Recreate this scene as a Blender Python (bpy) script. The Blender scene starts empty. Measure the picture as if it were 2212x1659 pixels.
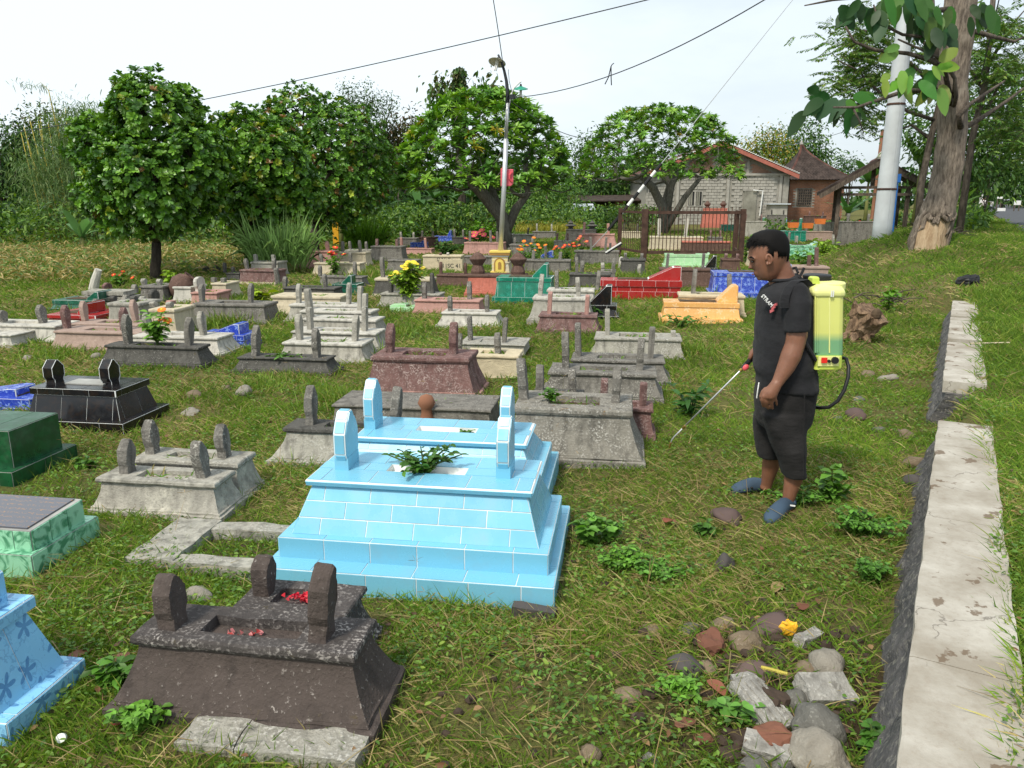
import bpy, bmesh, math, random
import numpy as np
from mathutils import Vector, Matrix, noise as mnoise
R = math.radians
rnd = random.Random(7)
rng = np.random.default_rng(7)
sc = bpy.context.scene
COL = sc.collection

# ------------------------------------------------------------------ camera, sky, sun, exposure
CAMZ = 1.86; PITCH = R(13.5); F = 1660.0
cd = bpy.data.cameras.new('camera'); cam = bpy.data.objects.new('camera', cd); COL.objects.link(cam)
cam.location = (0, 0, CAMZ); cam.rotation_euler = (R(90) - PITCH, 0, 0)
cd.sensor_width = 36; cd.lens = 36 * F / 2212; cd.clip_start = 0.05; cd.clip_end = 2000
sc.camera = cam
SUN_EL, SUN_ROT = R(52), R(215)
w = bpy.data.worlds.new('World'); sc.world = w; w.use_nodes = True
nt = w.node_tree; nt.nodes.clear()
def N(nt, t, **k):
    n = nt.nodes.new(t)
    for a, v in k.items():
        if a.startswith('i_'):
            key = a[2:]
            n.inputs[int(key) if key.isdigit() else key.replace('_', ' ')].default_value = v
        else: setattr(n, a, v)
    return n
sky = N(nt, 'ShaderNodeTexSky', sky_type='NISHITA', sun_disc=False, sun_elevation=SUN_EL, sun_rotation=SUN_ROT, air_density=1.0, dust_density=3.0, ozone_density=1.0)
tc = N(nt, 'ShaderNodeTexCoord')
mp = N(nt, 'ShaderNodeMapping'); mp.inputs['Scale'].default_value = (1.0, 1.0, 3.2)
nz = N(nt, 'ShaderNodeTexNoise', i_Scale=1.7, i_Detail=7.0, i_Roughness=0.55)
mr = N(nt, 'ShaderNodeMapRange', i_1=0.30, i_2=0.62, i_3=0.62, i_4=1.0)
mix = N(nt, 'ShaderNodeMix', data_type='RGBA')
bg = N(nt, 'ShaderNodeBackground', i_Strength=0.105)
out = N(nt, 'ShaderNodeOutputWorld')
L = nt.links.new
L(tc.outputs['Generated'], mp.inputs['Vector']); L(mp.outputs[0], nz.inputs['Vector']); L(nz.outputs[0], mr.inputs[0])
sep = N(nt, 'ShaderNodeSeparateXYZ'); L(tc.outputs['Generated'], sep.inputs[0])
mx = N(nt, 'ShaderNodeMath', operation='MULTIPLY', i_1=-0.42); L(sep.outputs[0], mx.inputs[0])
ad = N(nt, 'ShaderNodeMath', operation='ADD', use_clamp=True); L(mr.outputs[0], ad.inputs[0]); L(mx.outputs[0], ad.inputs[1])
L(ad.outputs[0], mix.inputs[0]); L(sky.outputs[0], mix.inputs[6]); mix.inputs[7].default_value = (7.9, 8.75, 9.25, 1)
L(mix.outputs[2], bg.inputs[0]); L(bg.outputs[0], out.inputs[0])
sd = bpy.data.lights.new('sun', 'SUN'); sd.energy = 3.0; sd.angle = R(9); sd.color = (1, 0.93, 0.80)
so = bpy.data.objects.new('sun', sd); COL.objects.link(so)
# sun comes from behind-left of the camera
az = R(-35)
so.rotation_euler = (R(90) - SUN_EL, 0, az)
sky.sun_rotation = R(180) - az
sc.view_settings.view_transform = 'Standard'; sc.view_settings.look = 'None'
sc.view_settings.exposure = 0.24; sc.view_settings.gamma = 1.0; sc.view_settings.use_curve_mapping = False
sc.cycles.max_bounces = 6; sc.cycles.diffuse_bounces = 3; sc.cycles.glossy_bounces = 2
sc.cycles.transmission_bounces = 3; sc.cycles.transparent_max_bounces = 6
sc.cycles.use_denoising = True

# ------------------------------------------------------------------ pixel rays (photo scaled to 2212 x 1659)
CP, SP = math.cos(PITCH), math.sin(PITCH)
def ray(x, y):
    u = (x - 1106) / F; v = -(y - 829.5) / F
    return np.array([u, CP + v * SP, -SP + v * CP])
def onY(x, y, Y):
    d = ray(x, y); t = Y / d[1]
    return np.array([d[0] * t, Y, CAMZ + d[2] * t])
def onZ(x, y, z):
    d = ray(x, y); t = (z - CAMZ) / d[2]
    return np.array([d[0] * t, d[1] * t, z])
def sstep(a, b, x):
    t = np.clip((x - a) / (b - a), 0, 1); return t * t * (3 - 2 * t)
def xe(y):
    return np.where(y < 12.2, 0.02 + 0.573 * y, 7.01 + 0.10 * (y - 12.2)) + 0.45 * np.maximum(y - 19, 0)
def hz(x, y):
    x = np.asarray(x, float); y = np.asarray(y, float)
    s = x - xe(y); f = sstep(12, 18, y)
    lo = 0.04 - 1.86 * f; hi = 0.26 + 2.3 * f
    top = 0.33 + 0.5 * sstep(10, 22, y)
    h = top * sstep(lo, hi, s)
    h = h + 0.42 * np.exp(-((x - 9.2) ** 2 / 3.5 + (y - 18.3) ** 2 / 5.0))
    und = 0.022 * np.sin(x * 1.9 + 0.7 * np.sin(y * 1.3)) * np.cos(y * 1.6 + 1) + 0.012 * np.sin(x * 4.7 + y * 3.1)
    return h + und * (1 - sstep(30, 60, y))
def H(x, y): return float(hz(x, y))
def gnd(x, y):
    d = ray(x, y); z = 0.0
    for i in range(12):
        t = (z - CAMZ) / d[2] if d[2] < -1e-4 else 200
        t = min(t, 260); z = H(d[0] * t, d[1] * t)
    return np.array([d[0] * t, d[1] * t, z])

# ------------------------------------------------------------------ objects
def tag(o, label=None, cat=None, group=None, kind=None):
    if label: o['label'] = label
    if cat: o['category'] = cat
    if group: o['group'] = group
    if kind: o['kind'] = kind
    return o
def thing(name, label, cat, loc=(0, 0, 0), rz=0, group=None):
    o = bpy.data.objects.new(name, None); COL.objects.link(o)
    o.location = loc; o.rotation_euler = (0, 0, rz); o.empty_display_size = 0.1
    return tag(o, label, cat, group)
def link(name, me, mat=None, parent=None, loc=None):
    o = bpy.data.objects.new(name, me); COL.objects.link(o)
    if mat is not None and len(me.materials) == 0: me.materials.append(mat)
    if parent is not None: o.parent = parent
    if loc is not None: o.location = loc
    return o
class MB:
    def __init__(s): s.v = []; s.f = []
    def add(s, vs, fs):
        b = len(s.v); s.v += [tuple(map(float, p)) for p in vs]; s.f += [tuple(i + b for i in f) for f in fs]; return s
    def box(s, c, d, rz=0, taper=1.0):
        x, y, z = [k / 2 for k in d]; cs, sn = math.cos(rz), math.sin(rz); vs = []
        for zz in (-z, z):
            k = taper if zz > 0 else 1
            for a, b in ((-x, -y), (x, -y), (x, y), (-x, y)):
                a *= k; b *= k
                vs.append((c[0] + a * cs - b * sn, c[1] + a * sn + b * cs, c[2] + zz))
        return s.add(vs, [(0, 3, 2, 1), (4, 5, 6, 7), (0, 1, 5, 4), (1, 2, 6, 5), (2, 3, 7, 6), (3, 0, 4, 7)])
    def bar(s, a, b, wd, dp=None, up=(0, 0, 1)):
        dp = dp or wd; a = Vector(a); b = Vector(b); d = (b - a).normalized(); u = Vector(up)
        if abs(d.dot(u)) > 0.98: u = Vector((0, 1, 0))
        sx = d.cross(u).normalized(); sy = sx.cross(d).normalized(); vs = []
        for p in (a, b):
            for q, r_ in ((-1, -1), (1, -1), (1, 1), (-1, 1)): vs.append(p + sx * q * wd / 2 + sy * r_ * dp / 2)
        return s.add(vs, [(0, 3, 2, 1), (4, 5, 6, 7), (0, 1, 5, 4), (1, 2, 6, 5), (2, 3, 7, 6), (3, 0, 4, 7)])
    def tube(s, pts, rad, n=8, caps=True, jit=0.0):
        pts = [Vector(p) for p in pts]; m = len(pts)
        if not hasattr(rad, '__len__'): rad = [rad] * m
        ref = Vector((0.13, 0.31, 0.94)); vs = []
        for i, p in enumerate(pts):
            d = (pts[min(i + 1, m - 1)] - pts[max(i - 1, 0)])
            d = d.normalized() if d.length > 1e-9 else Vector((0, 0, 1))
            a = d.cross(ref)
            if a.length < 0.05: a = d.cross(Vector((1, 0, 0)))
            a.normalize(); b = d.cross(a).normalized(); ref = a.cross(d)
            if i == 0: ref = a.cross(d)
            for k in range(n):
                t = 2 * math.pi * k / n; r_ = rad[i] * (1 + (rnd.uniform(-jit, jit) if jit else 0))
                vs.append(p + (a * math.cos(t) + b * math.sin(t)) * r_)
        fs = []
        for i in range(m - 1):
            for k in range(n):
                k2 = (k + 1) % n; fs.append((i * n + k, i * n + k2, (i + 1) * n + k2, (i + 1) * n + k))
        if caps: fs += [tuple(range(n - 1, -1, -1)), tuple((m - 1) * n + k for k in range(n))]
        return s.add(vs, fs)
    def rings(s, rg, caps=(True, True)):
        n = len(rg[0]); vs = [p for r_ in rg for p in r_]; fs = []
        for i in range(len(rg) - 1):
            for k in range(n):
                k2 = (k + 1) % n; fs.append((i * n + k, i * n + k2, (i + 1) * n + k2, (i + 1) * n + k))
        if caps[0]: fs.append(tuple(range(n - 1, -1, -1)))
        if caps[1]: fs.append(tuple((len(rg) - 1) * n + k for k in range(n)))
        return s.add(vs, fs)
    def ell(s, c, r_, n=12, m=8, rot=None):
        rg = []
        for i in range(m + 1):
            ph = math.pi * (i / m - 0.5); cc = max(math.cos(ph), 0.02); z = math.sin(ph)
            ring = []
            for k in range(n):
                t = 2 * math.pi * k / n; p = Vector((cc * math.cos(t) * r_[0], cc * math.sin(t) * r_[1], z * r_[2]))
                if rot is not None: p = rot @ p
                ring.append((p[0] + c[0], p[1] + c[1], p[2] + c[2]))
            rg.append(ring)
        return s.rings(rg)
    def lathe(s, c, prof, n=16, caps=(True, True)):
        return s.rings([[(c[0] + r_ * math.cos(2 * math.pi * k / n), c[1] + r_ * math.sin(2 * math.pi * k / n), c[2] + z) for k in range(n)] for r_, z in prof], caps)
    def prism(s, poly, x0, x1, axis='x', ch=0.0):
        # poly in the plane across the axis, extruded along it, edges chamfered by ch
        cx = sum(p[0] for p in poly) / len(poly); cy = sum(p[1] for p in poly) / len(poly)
        lay = [(x0, 1.0), (x1, 1.0)] if ch <= 0 else [(x0, 1 - ch), (x0 + (x1 - x0) * .12, 1.0), (x1 - (x1 - x0) * .12, 1.0), (x1, 1 - ch)]
        rg = []
        for a, k in lay:
            r_ = []
            for p in poly:
                q = (cx + (p[0] - cx) * k, cy + (p[1] - cy) * k)
                r_.append((a, q[0], q[1]) if axis == 'x' else (q[0], a, q[1]) if axis == 'y' else (q[0], q[1], a))
            rg.append(r_)
        return s.rings(rg)
    def mesh(s, name, smooth=False):
        me = bpy.data.meshes.new(name); me.from_pydata(s.v, [], s.f); me.update()
        bm = bmesh.new(); bm.from_mesh(me); bmesh.ops.recalc_face_normals(bm, faces=bm.faces); bm.to_mesh(me); bm.free()
        if smooth: me.polygons.foreach_set('use_smooth', [True] * len(me.polygons))
        return me
    def build(s, name, mat, parent=None, smooth=False, loc=None):
        return link(name, s.mesh(name, smooth), mat, parent, loc)
def roughen(o, cuts=2, amp=0.006, sc_=9.0, seed=0):
    bm = bmesh.new(); bm.from_mesh(o.data)
    if cuts: bmesh.ops.subdivide_edges(bm, edges=bm.edges[:], cuts=cuts, use_grid_fill=True)
    for v in bm.verts:
        p = v.co * sc_ + Vector((seed * 3.1, seed * 1.7, 0.3))
        v.co += Vector(mnoise.noise_vector(p)) * amp + Vector(mnoise.noise_vector(p * 3.3)) * amp * 0.4
    bm.to_mesh(o.data); bm.free(); return o
def npmesh(name, V, loops, starts, totals, cols=None, smooth=False):
    me = bpy.data.meshes.new(name)
    me.vertices.add(len(V)); me.vertices.foreach_set('co', np.ascontiguousarray(V, np.float32).ravel())
    me.loops.add(len(loops)); me.loops.foreach_set('vertex_index', loops.astype(np.int32))
    me.polygons.add(len(starts)); me.polygons.foreach_set('loop_start', starts.astype(np.int32))
    me.polygons.foreach_set('loop_total', totals.astype(np.int32))
    if smooth: me.polygons.foreach_set('use_smooth', np.ones(len(starts), bool))
    if cols is not None:
        a = me.color_attributes.new('Col', 'FLOAT_COLOR', 'POINT')
        c4 = np.ones((len(V), 4), np.float32); c4[:, :3] = cols; a.data.foreach_set('color', c4.ravel())
    me.update(calc_edges=True); return me
def nrm(a): return a / np.maximum(np.linalg.norm(a, axis=-1, keepdims=True), 1e-9)
def leaves(name, O, D, Nn, Ln, W, col, mat, parent=None, droop=0.25, shape='ovate', loc=None, curl=None):
    """N leaf blades: origin, direction, normal, length, width; a tip, a base and two rows between"""
    O = np.asarray(O, float); n = len(O); D = nrm(np.asarray(D, float)); Nn = np.asarray(Nn, float)
    S = nrm(np.cross(D, Nn)); U = np.cross(S, D)
    Ln = np.broadcast_to(Ln, (n,)).reshape(n, 1); W = np.broadcast_to(W, (n,)).reshape(n, 1)
    dr = np.broadcast_to(droop, (n,)).reshape(n, 1)
    w1, w2, t1, t2 = {'ovate': (0.42, 0.46, .35, .7), 'obov': (0.28, 0.5, .35, .78), 'lance': (.46, .4, .3, .65), 'grass': (.5, .34, .33, .68)}[shape]
    down = np.array([0, 0, -1.0])
    def P(t): return O + D * Ln * t + down * dr * Ln * t * t
    base = O; tip = P(1.0)
    if shape == 'grass':
        V = np.stack([O - S * W * .5, O + S * W * .5, P(t1 + .15) + S * W * .42, P(t1 + .15) - S * W * .42, tip], 1)
        fl = np.array([0, 1, 2, 3, 3, 2, 4]); tt = [4, 3]; m = 5
    else:
        fold = U * W * 0.16
        V = np.stack([base, P(t1) - S * W * w1 + fold, P(t1) + S * W * w1 + fold, P(t2) + S * W * w2 + fold, P(t2) - S * W * w2 + fold, tip, P((t1 + t2) / 2)], 1)
        fl = np.array([0, 2, 6, 0, 6, 1, 1, 6, 4, 2, 3, 6, 6, 3, 5, 6, 5, 4]); tt = [3] * 6; m = 7
    loops = (np.arange(n)[:, None] * m + fl[None]).ravel()
    totals = np.tile(tt, n); starts = np.concatenate([[0], np.cumsum(totals)[:-1]])
    c = np.repeat(np.asarray(col, float).reshape(-1, 3) if np.ndim(col) == 2 else np.tile(col, (n, 1)), m, axis=0)
    me = npmesh(name, V.reshape(-1, 3), loops, starts, totals, c)
    return link(name, me, mat, parent, loc)
def vnoise(x, y, s, seed=0):
    x = x / s + seed * 17.3; y = y / s + seed * 9.1
    xi = np.floor(x).astype(int); yi = np.floor(y).astype(int); fx = x - xi; fy = y - yi
    def h(a, b): return np.modf(np.abs(np.sin(a * 127.1 + b * 311.7 + seed * 74.7) * 43758.5453))[0]
    fx = fx * fx * (3 - 2 * fx); fy = fy * fy * (3 - 2 * fy)
    return (h(xi, yi) * (1 - fx) + h(xi + 1, yi) * fx) * (1 - fy) + (h(xi, yi + 1) * (1 - fx) + h(xi + 1, yi + 1) * fx) * fy
def rdir(n, up=0.0):
    v = rng.normal(size=(n, 3)); v = nrm(v); v[:, 2] += up; return nrm(v)

# ------------------------------------------------------------------ materials
MATS = {}
def newmat(name):
    m = bpy.data.materials.new(name); m.use_nodes = True; MATS[name] = m
    nt = m.node_tree; nt.nodes.clear()
    o = nt.nodes.new('ShaderNodeOutputMaterial'); b = nt.nodes.new('ShaderNodeBsdfPrincipled')
    nt.links.new(b.outputs[0], o.inputs[0]); return m, nt, b, o
def ocoord(nt):
    t = N(nt, 'ShaderNodeTexCoord'); oi = N(nt, 'ShaderNodeObjectInfo')
    a = N(nt, 'ShaderNodeVectorMath', operation='ADD'); nt.links.new(t.outputs['Object'], a.inputs[0]); nt.links.new(oi.outputs['Location'], a.inputs[1])
    return a.outputs[0]
def ramp(nt, src, p0, p1, v0=0, v1=1):
    r = N(nt, 'ShaderNodeMapRange', i_1=p0, i_2=p1, i_3=v0, i_4=v1); nt.links.new(src, r.inputs[0]); return r.outputs[0]
def noi(nt, vec, s, d=4, r=.55, mapscale=None):
    if mapscale:
        m = N(nt, 'ShaderNodeMapping'); m.inputs['Scale'].default_value = mapscale; nt.links.new(vec, m.inputs[0]); vec = m.outputs[0]
    n = N(nt, 'ShaderNodeTexNoise', i_Scale=float(s), i_Detail=float(d), i_Roughness=r); nt.links.new(vec, n.inputs['Vector']); return n.outputs[0]
def mixc(nt, f, a, b):
    m = N(nt, 'ShaderNodeMix', data_type='RGBA')
    for s, i in ((f, 0), (a, 6), (b, 7)):
        if isinstance(s, (int, float)): m.inputs[i].default_value = s
        elif isinstance(s, (tuple, list)): m.inputs[i].default_value = (*s[:3], 1)
        else: nt.links.new(s, m.inputs[i])
    return m.outputs[2]
def mul(nt, a, b):
    m = N(nt, 'ShaderNodeMath', operation='MULTIPLY', use_clamp=True)
    for s, i in ((a, 0), (b, 1)):
        if isinstance(s, (int, float)): m.inputs[i].default_value = s
        else: nt.links.new(s, m.inputs[i])
    return m.outputs[0]
def bump(nt, b, h, st=.5, dist=.01):
    n = N(nt, 'ShaderNodeBump', i_Strength=st, i_Distance=dist); nt.links.new(h, n.inputs['Height']); nt.links.new(n.outputs[0], b.inputs['Normal'])
def simple(name, c, rough=.6, metal=0, var=.15, bs=30, bst=.15, spec=.3):
    m, nt, b, o = newmat(name); v = ocoord(nt)
    n = noi(nt, v, bs, 5); d = tuple(k * (1 - var) for k in c); l = tuple(min(1, k * (1 + var)) for k in c)
    n2 = noi(nt, v, bs / 6, 4)
    c1 = mixc(nt, ramp(nt, n2, .3, .7), d, l); nt.links.new(c1, b.inputs['Base Color'])
    b.inputs['Roughness'].default_value = rough; b.inputs['Metallic'].default_value = metal; b.inputs['Specular IOR Level'].default_value = spec
    if bst: bump(nt, b, n, bst, .004)
    return m
def cement(name, base, dirt=(.06, .055, .05), amt=.5, lich=(.62, .6, .55), lamt=.25, spot=None, warm=None):
    m, nt, b, o = newmat(name); v = ocoord(nt)
    big = noi(nt, v, 2.6, 7, .62); mid = noi(nt, v, 14, 6, .65); fine = noi(nt, v, 70, 5, .6)
    streak = noi(nt, v, 1.0, 5, .6, (16, 16, 1.6))
    lo = .645 - amt * .49
    f1 = ramp(nt, big, lo, lo + .22); f2 = ramp(nt, streak, lo + .04, lo + .30)
    f3 = ramp(nt, mid, lo - .02, lo + .34)
    mx_ = N(nt, 'ShaderNodeMath', operation='MAXIMUM'); nt.links.new(mul(nt, f1, f3), mx_.inputs[0]); nt.links.new(mul(nt, f2, .9), mx_.inputs[1])
    c0 = mixc(nt, ramp(nt, mid, .3, .7), tuple(k * .82 for k in base), tuple(min(1, k * 1.12) for k in base))
    c1 = mixc(nt, mul(nt, mx_.outputs[0], .35 + .6 * amt), c0, dirt)
    sp = ramp(nt, fine, .66 - lamt * .3, .72 - lamt * .25)
    c2 = mixc(nt, mul(nt, sp, mul(nt, ramp(nt, mid, .4, .62), ramp(nt, big, .40, .62, .15, .95))), c1, lich)
    if spot:
        c2 = mixc(nt, mul(nt, ramp(nt, noi(nt, v, 6.5, 6, .7), .63, .70), .9), c2, spot)
    moss = mul(nt, ramp(nt, noi(nt, v, 9, 6, .7), .64, .74), .6)
    c2 = mixc(nt, moss, c2, (.10, .075, .012))
    nt.links.new(c2, b.inputs['Base Color']); b.inputs['Roughness'].default_value = .92; b.inputs['Specular IOR Level'].default_value = .15
    sm = N(nt, 'ShaderNodeMath', operation='ADD'); nt.links.new(fine, sm.inputs[0]); nt.links.new(mid, sm.inputs[1])
    bump(nt, b, sm.outputs[0], .75, .012); return m
def tile(name, c, vein=None, flower=None, rough=.14, fs=9.0, var=.08, dull=.35):
    m, nt, b, o = newmat(name); v = ocoord(nt)
    oi = N(nt, 'ShaderNodeObjectInfo')
    c0 = mixc(nt, oi.outputs['Random'], tuple(k * (1 - var) for k in c), tuple(min(1, k * (1 + var)) for k in c))
    if vein:
        n = N(nt, 'ShaderNodeTexNoise', i_Scale=11.0, i_Detail=6.0, i_Distortion=1.6); nt.links.new(v, n.inputs['Vector'])
        c0 = mixc(nt, ramp(nt, n.outputs[0], .47, .60), c0, vein)
    if flower:
        s = N(nt, 'ShaderNodeSeparateXYZ'); nt.links.new(v, s.inputs[0])
        a = N(nt, 'ShaderNodeMath', operation='ADD'); nt.links.new(s.outputs[0], a.inputs[0]); nt.links.new(s.outputs[1], a.inputs[1])
        cb = N(nt, 'ShaderNodeCombineXYZ'); nt.links.new(a.outputs[0], cb.inputs[0]); nt.links.new(s.outputs[2], cb.inputs[1])
        ge = N(nt, 'ShaderNodeNewGeometry'); s9 = N(nt, 'ShaderNodeSeparateXYZ'); nt.links.new(ge.outputs['Normal'], s9.inputs[0]); gt = N(nt, 'ShaderNodeMath', operation='GREATER_THAN', i_1=.8); nt.links.new(s9.outputs[2], gt.inputs[0])
        mv = N(nt, 'ShaderNodeMix', data_type='VECTOR'); nt.links.new(gt.outputs[0], mv.inputs[0]); nt.links.new(cb.outputs[0], mv.inputs[4]); nt.links.new(v, mv.inputs[5])
        vm = N(nt, 'ShaderNodeVectorMath', operation='SCALE', i_Scale=fs); nt.links.new(mv.outputs[1], vm.inputs[0])
        vo = N(nt, 'ShaderNodeTexVoronoi', voronoi_dimensions='2D', i_Scale=1.0, i_Randomness=.55); nt.links.new(vm.outputs[0], vo.inputs['Vector'])
        df = N(nt, 'ShaderNodeVectorMath', operation='SUBTRACT'); nt.links.new(vm.outputs[0], df.inputs[0]); nt.links.new(vo.outputs['Position'], df.inputs[1])
        s2 = N(nt, 'ShaderNodeSeparateXYZ'); nt.links.new(df.outputs[0], s2.inputs[0])
        at = N(nt, 'ShaderNodeMath', operation='ARCTAN2'); nt.links.new(s2.outputs[1], at.inputs[0]); nt.links.new(s2.outputs[0], at.inputs[1])
        m5 = N(nt, 'ShaderNodeMath', operation='MULTIPLY', i_1=5.0); nt.links.new(at.outputs[0], m5.inputs[0])
        cs = N(nt, 'ShaderNodeMath', operation='COSINE'); nt.links.new(m5.outputs[0], cs.inputs[0])
        rr = N(nt, 'ShaderNodeMapRange', i_1=-1.0, i_2=1.0, i_3=.08, i_4=.34); nt.links.new(cs.outputs[0], rr.inputs[0])
        lt = N(nt, 'ShaderNodeMath', operation='LESS_THAN'); nt.links.new(vo.outputs['Distance'], lt.inputs[0]); nt.links.new(rr.outputs[0], lt.inputs[1])
        c0 = mixc(nt, mul(nt, lt.outputs[0], .75), c0, flower)
        wv = noi(nt, v, 16, 3); bd = N(nt, 'ShaderNodeMath', operation='COMPARE', i_1=.5, i_2=.018); nt.links.new(wv, bd.inputs[0])
        c0 = mixc(nt, mul(nt, bd.outputs[0], .35), c0, flower)
    dn = noi(nt, v, 5, 6, .7)
    c0 = mixc(nt, mul(nt, ramp(nt, dn, .52, .75), dull), c0, (.30, .29, .24))
    nt.links.new(c0, b.inputs['Base Color'])
    nt.links.new(ramp(nt, dn, .3, .8, rough, rough + .35), b.inputs['Roughness'])
    b.inputs['Specular IOR Level'].default_value = .5
    bump(nt, b, noi(nt, v, 6, 2), .05, .01); return m
def leafmat(name, trans=.3, rough=.5, spec=.35, tint=(1, 1, 1)):
    m, nt, b, o = newmat(name)
    at = N(nt, 'ShaderNodeVertexColor', layer_name='Col')
    g = mixc(nt, 1.0, at.outputs[0], at.outputs[0])
    nt.links.new(g, b.inputs['Base Color']); b.inputs['Roughness'].default_value = rough; b.inputs['Specular IOR Level'].default_value = spec
    if trans:
        t = N(nt, 'ShaderNodeBsdfTranslucent'); hsv = N(nt, 'ShaderNodeHueSaturation', i_Saturation=1.15, i_Value=1.3, i_Hue=.49)
        nt.links.new(at.outputs[0], hsv.inputs['Color']); nt.links.new(hsv.outputs[0], t.inputs[0])
        ms = N(nt, 'ShaderNodeMixShader', i_0=trans); nt.links.new(b.outputs[0], ms.inputs[1]); nt.links.new(t.outputs[0], ms.inputs[2]); nt.links.new(ms.outputs[0], o.inputs[0])
    return m
def bark(name, c, d, s=9.0, patch=None):
    m, nt, b, o = newmat(name); v = ocoord(nt)
    n = noi(nt, v, s, 8, .7, (1.6, 1.6, .28)); k = noi(nt, v, 3, 5)
    c0 = mixc(nt, ramp(nt, n, .36, .62), d, c); c0 = mixc(nt, mul(nt, ramp(nt, k, .55, .7), .45), c0, patch or tuple(min(1, q * 1.9) for q in c))
    nt.links.new(c0, b.inputs['Base Color']); b.inputs['Roughness'].default_value = .95; b.inputs['Specular IOR Level'].default_value = .1
    bump(nt, b, n, 1.0, .05); return m

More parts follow.
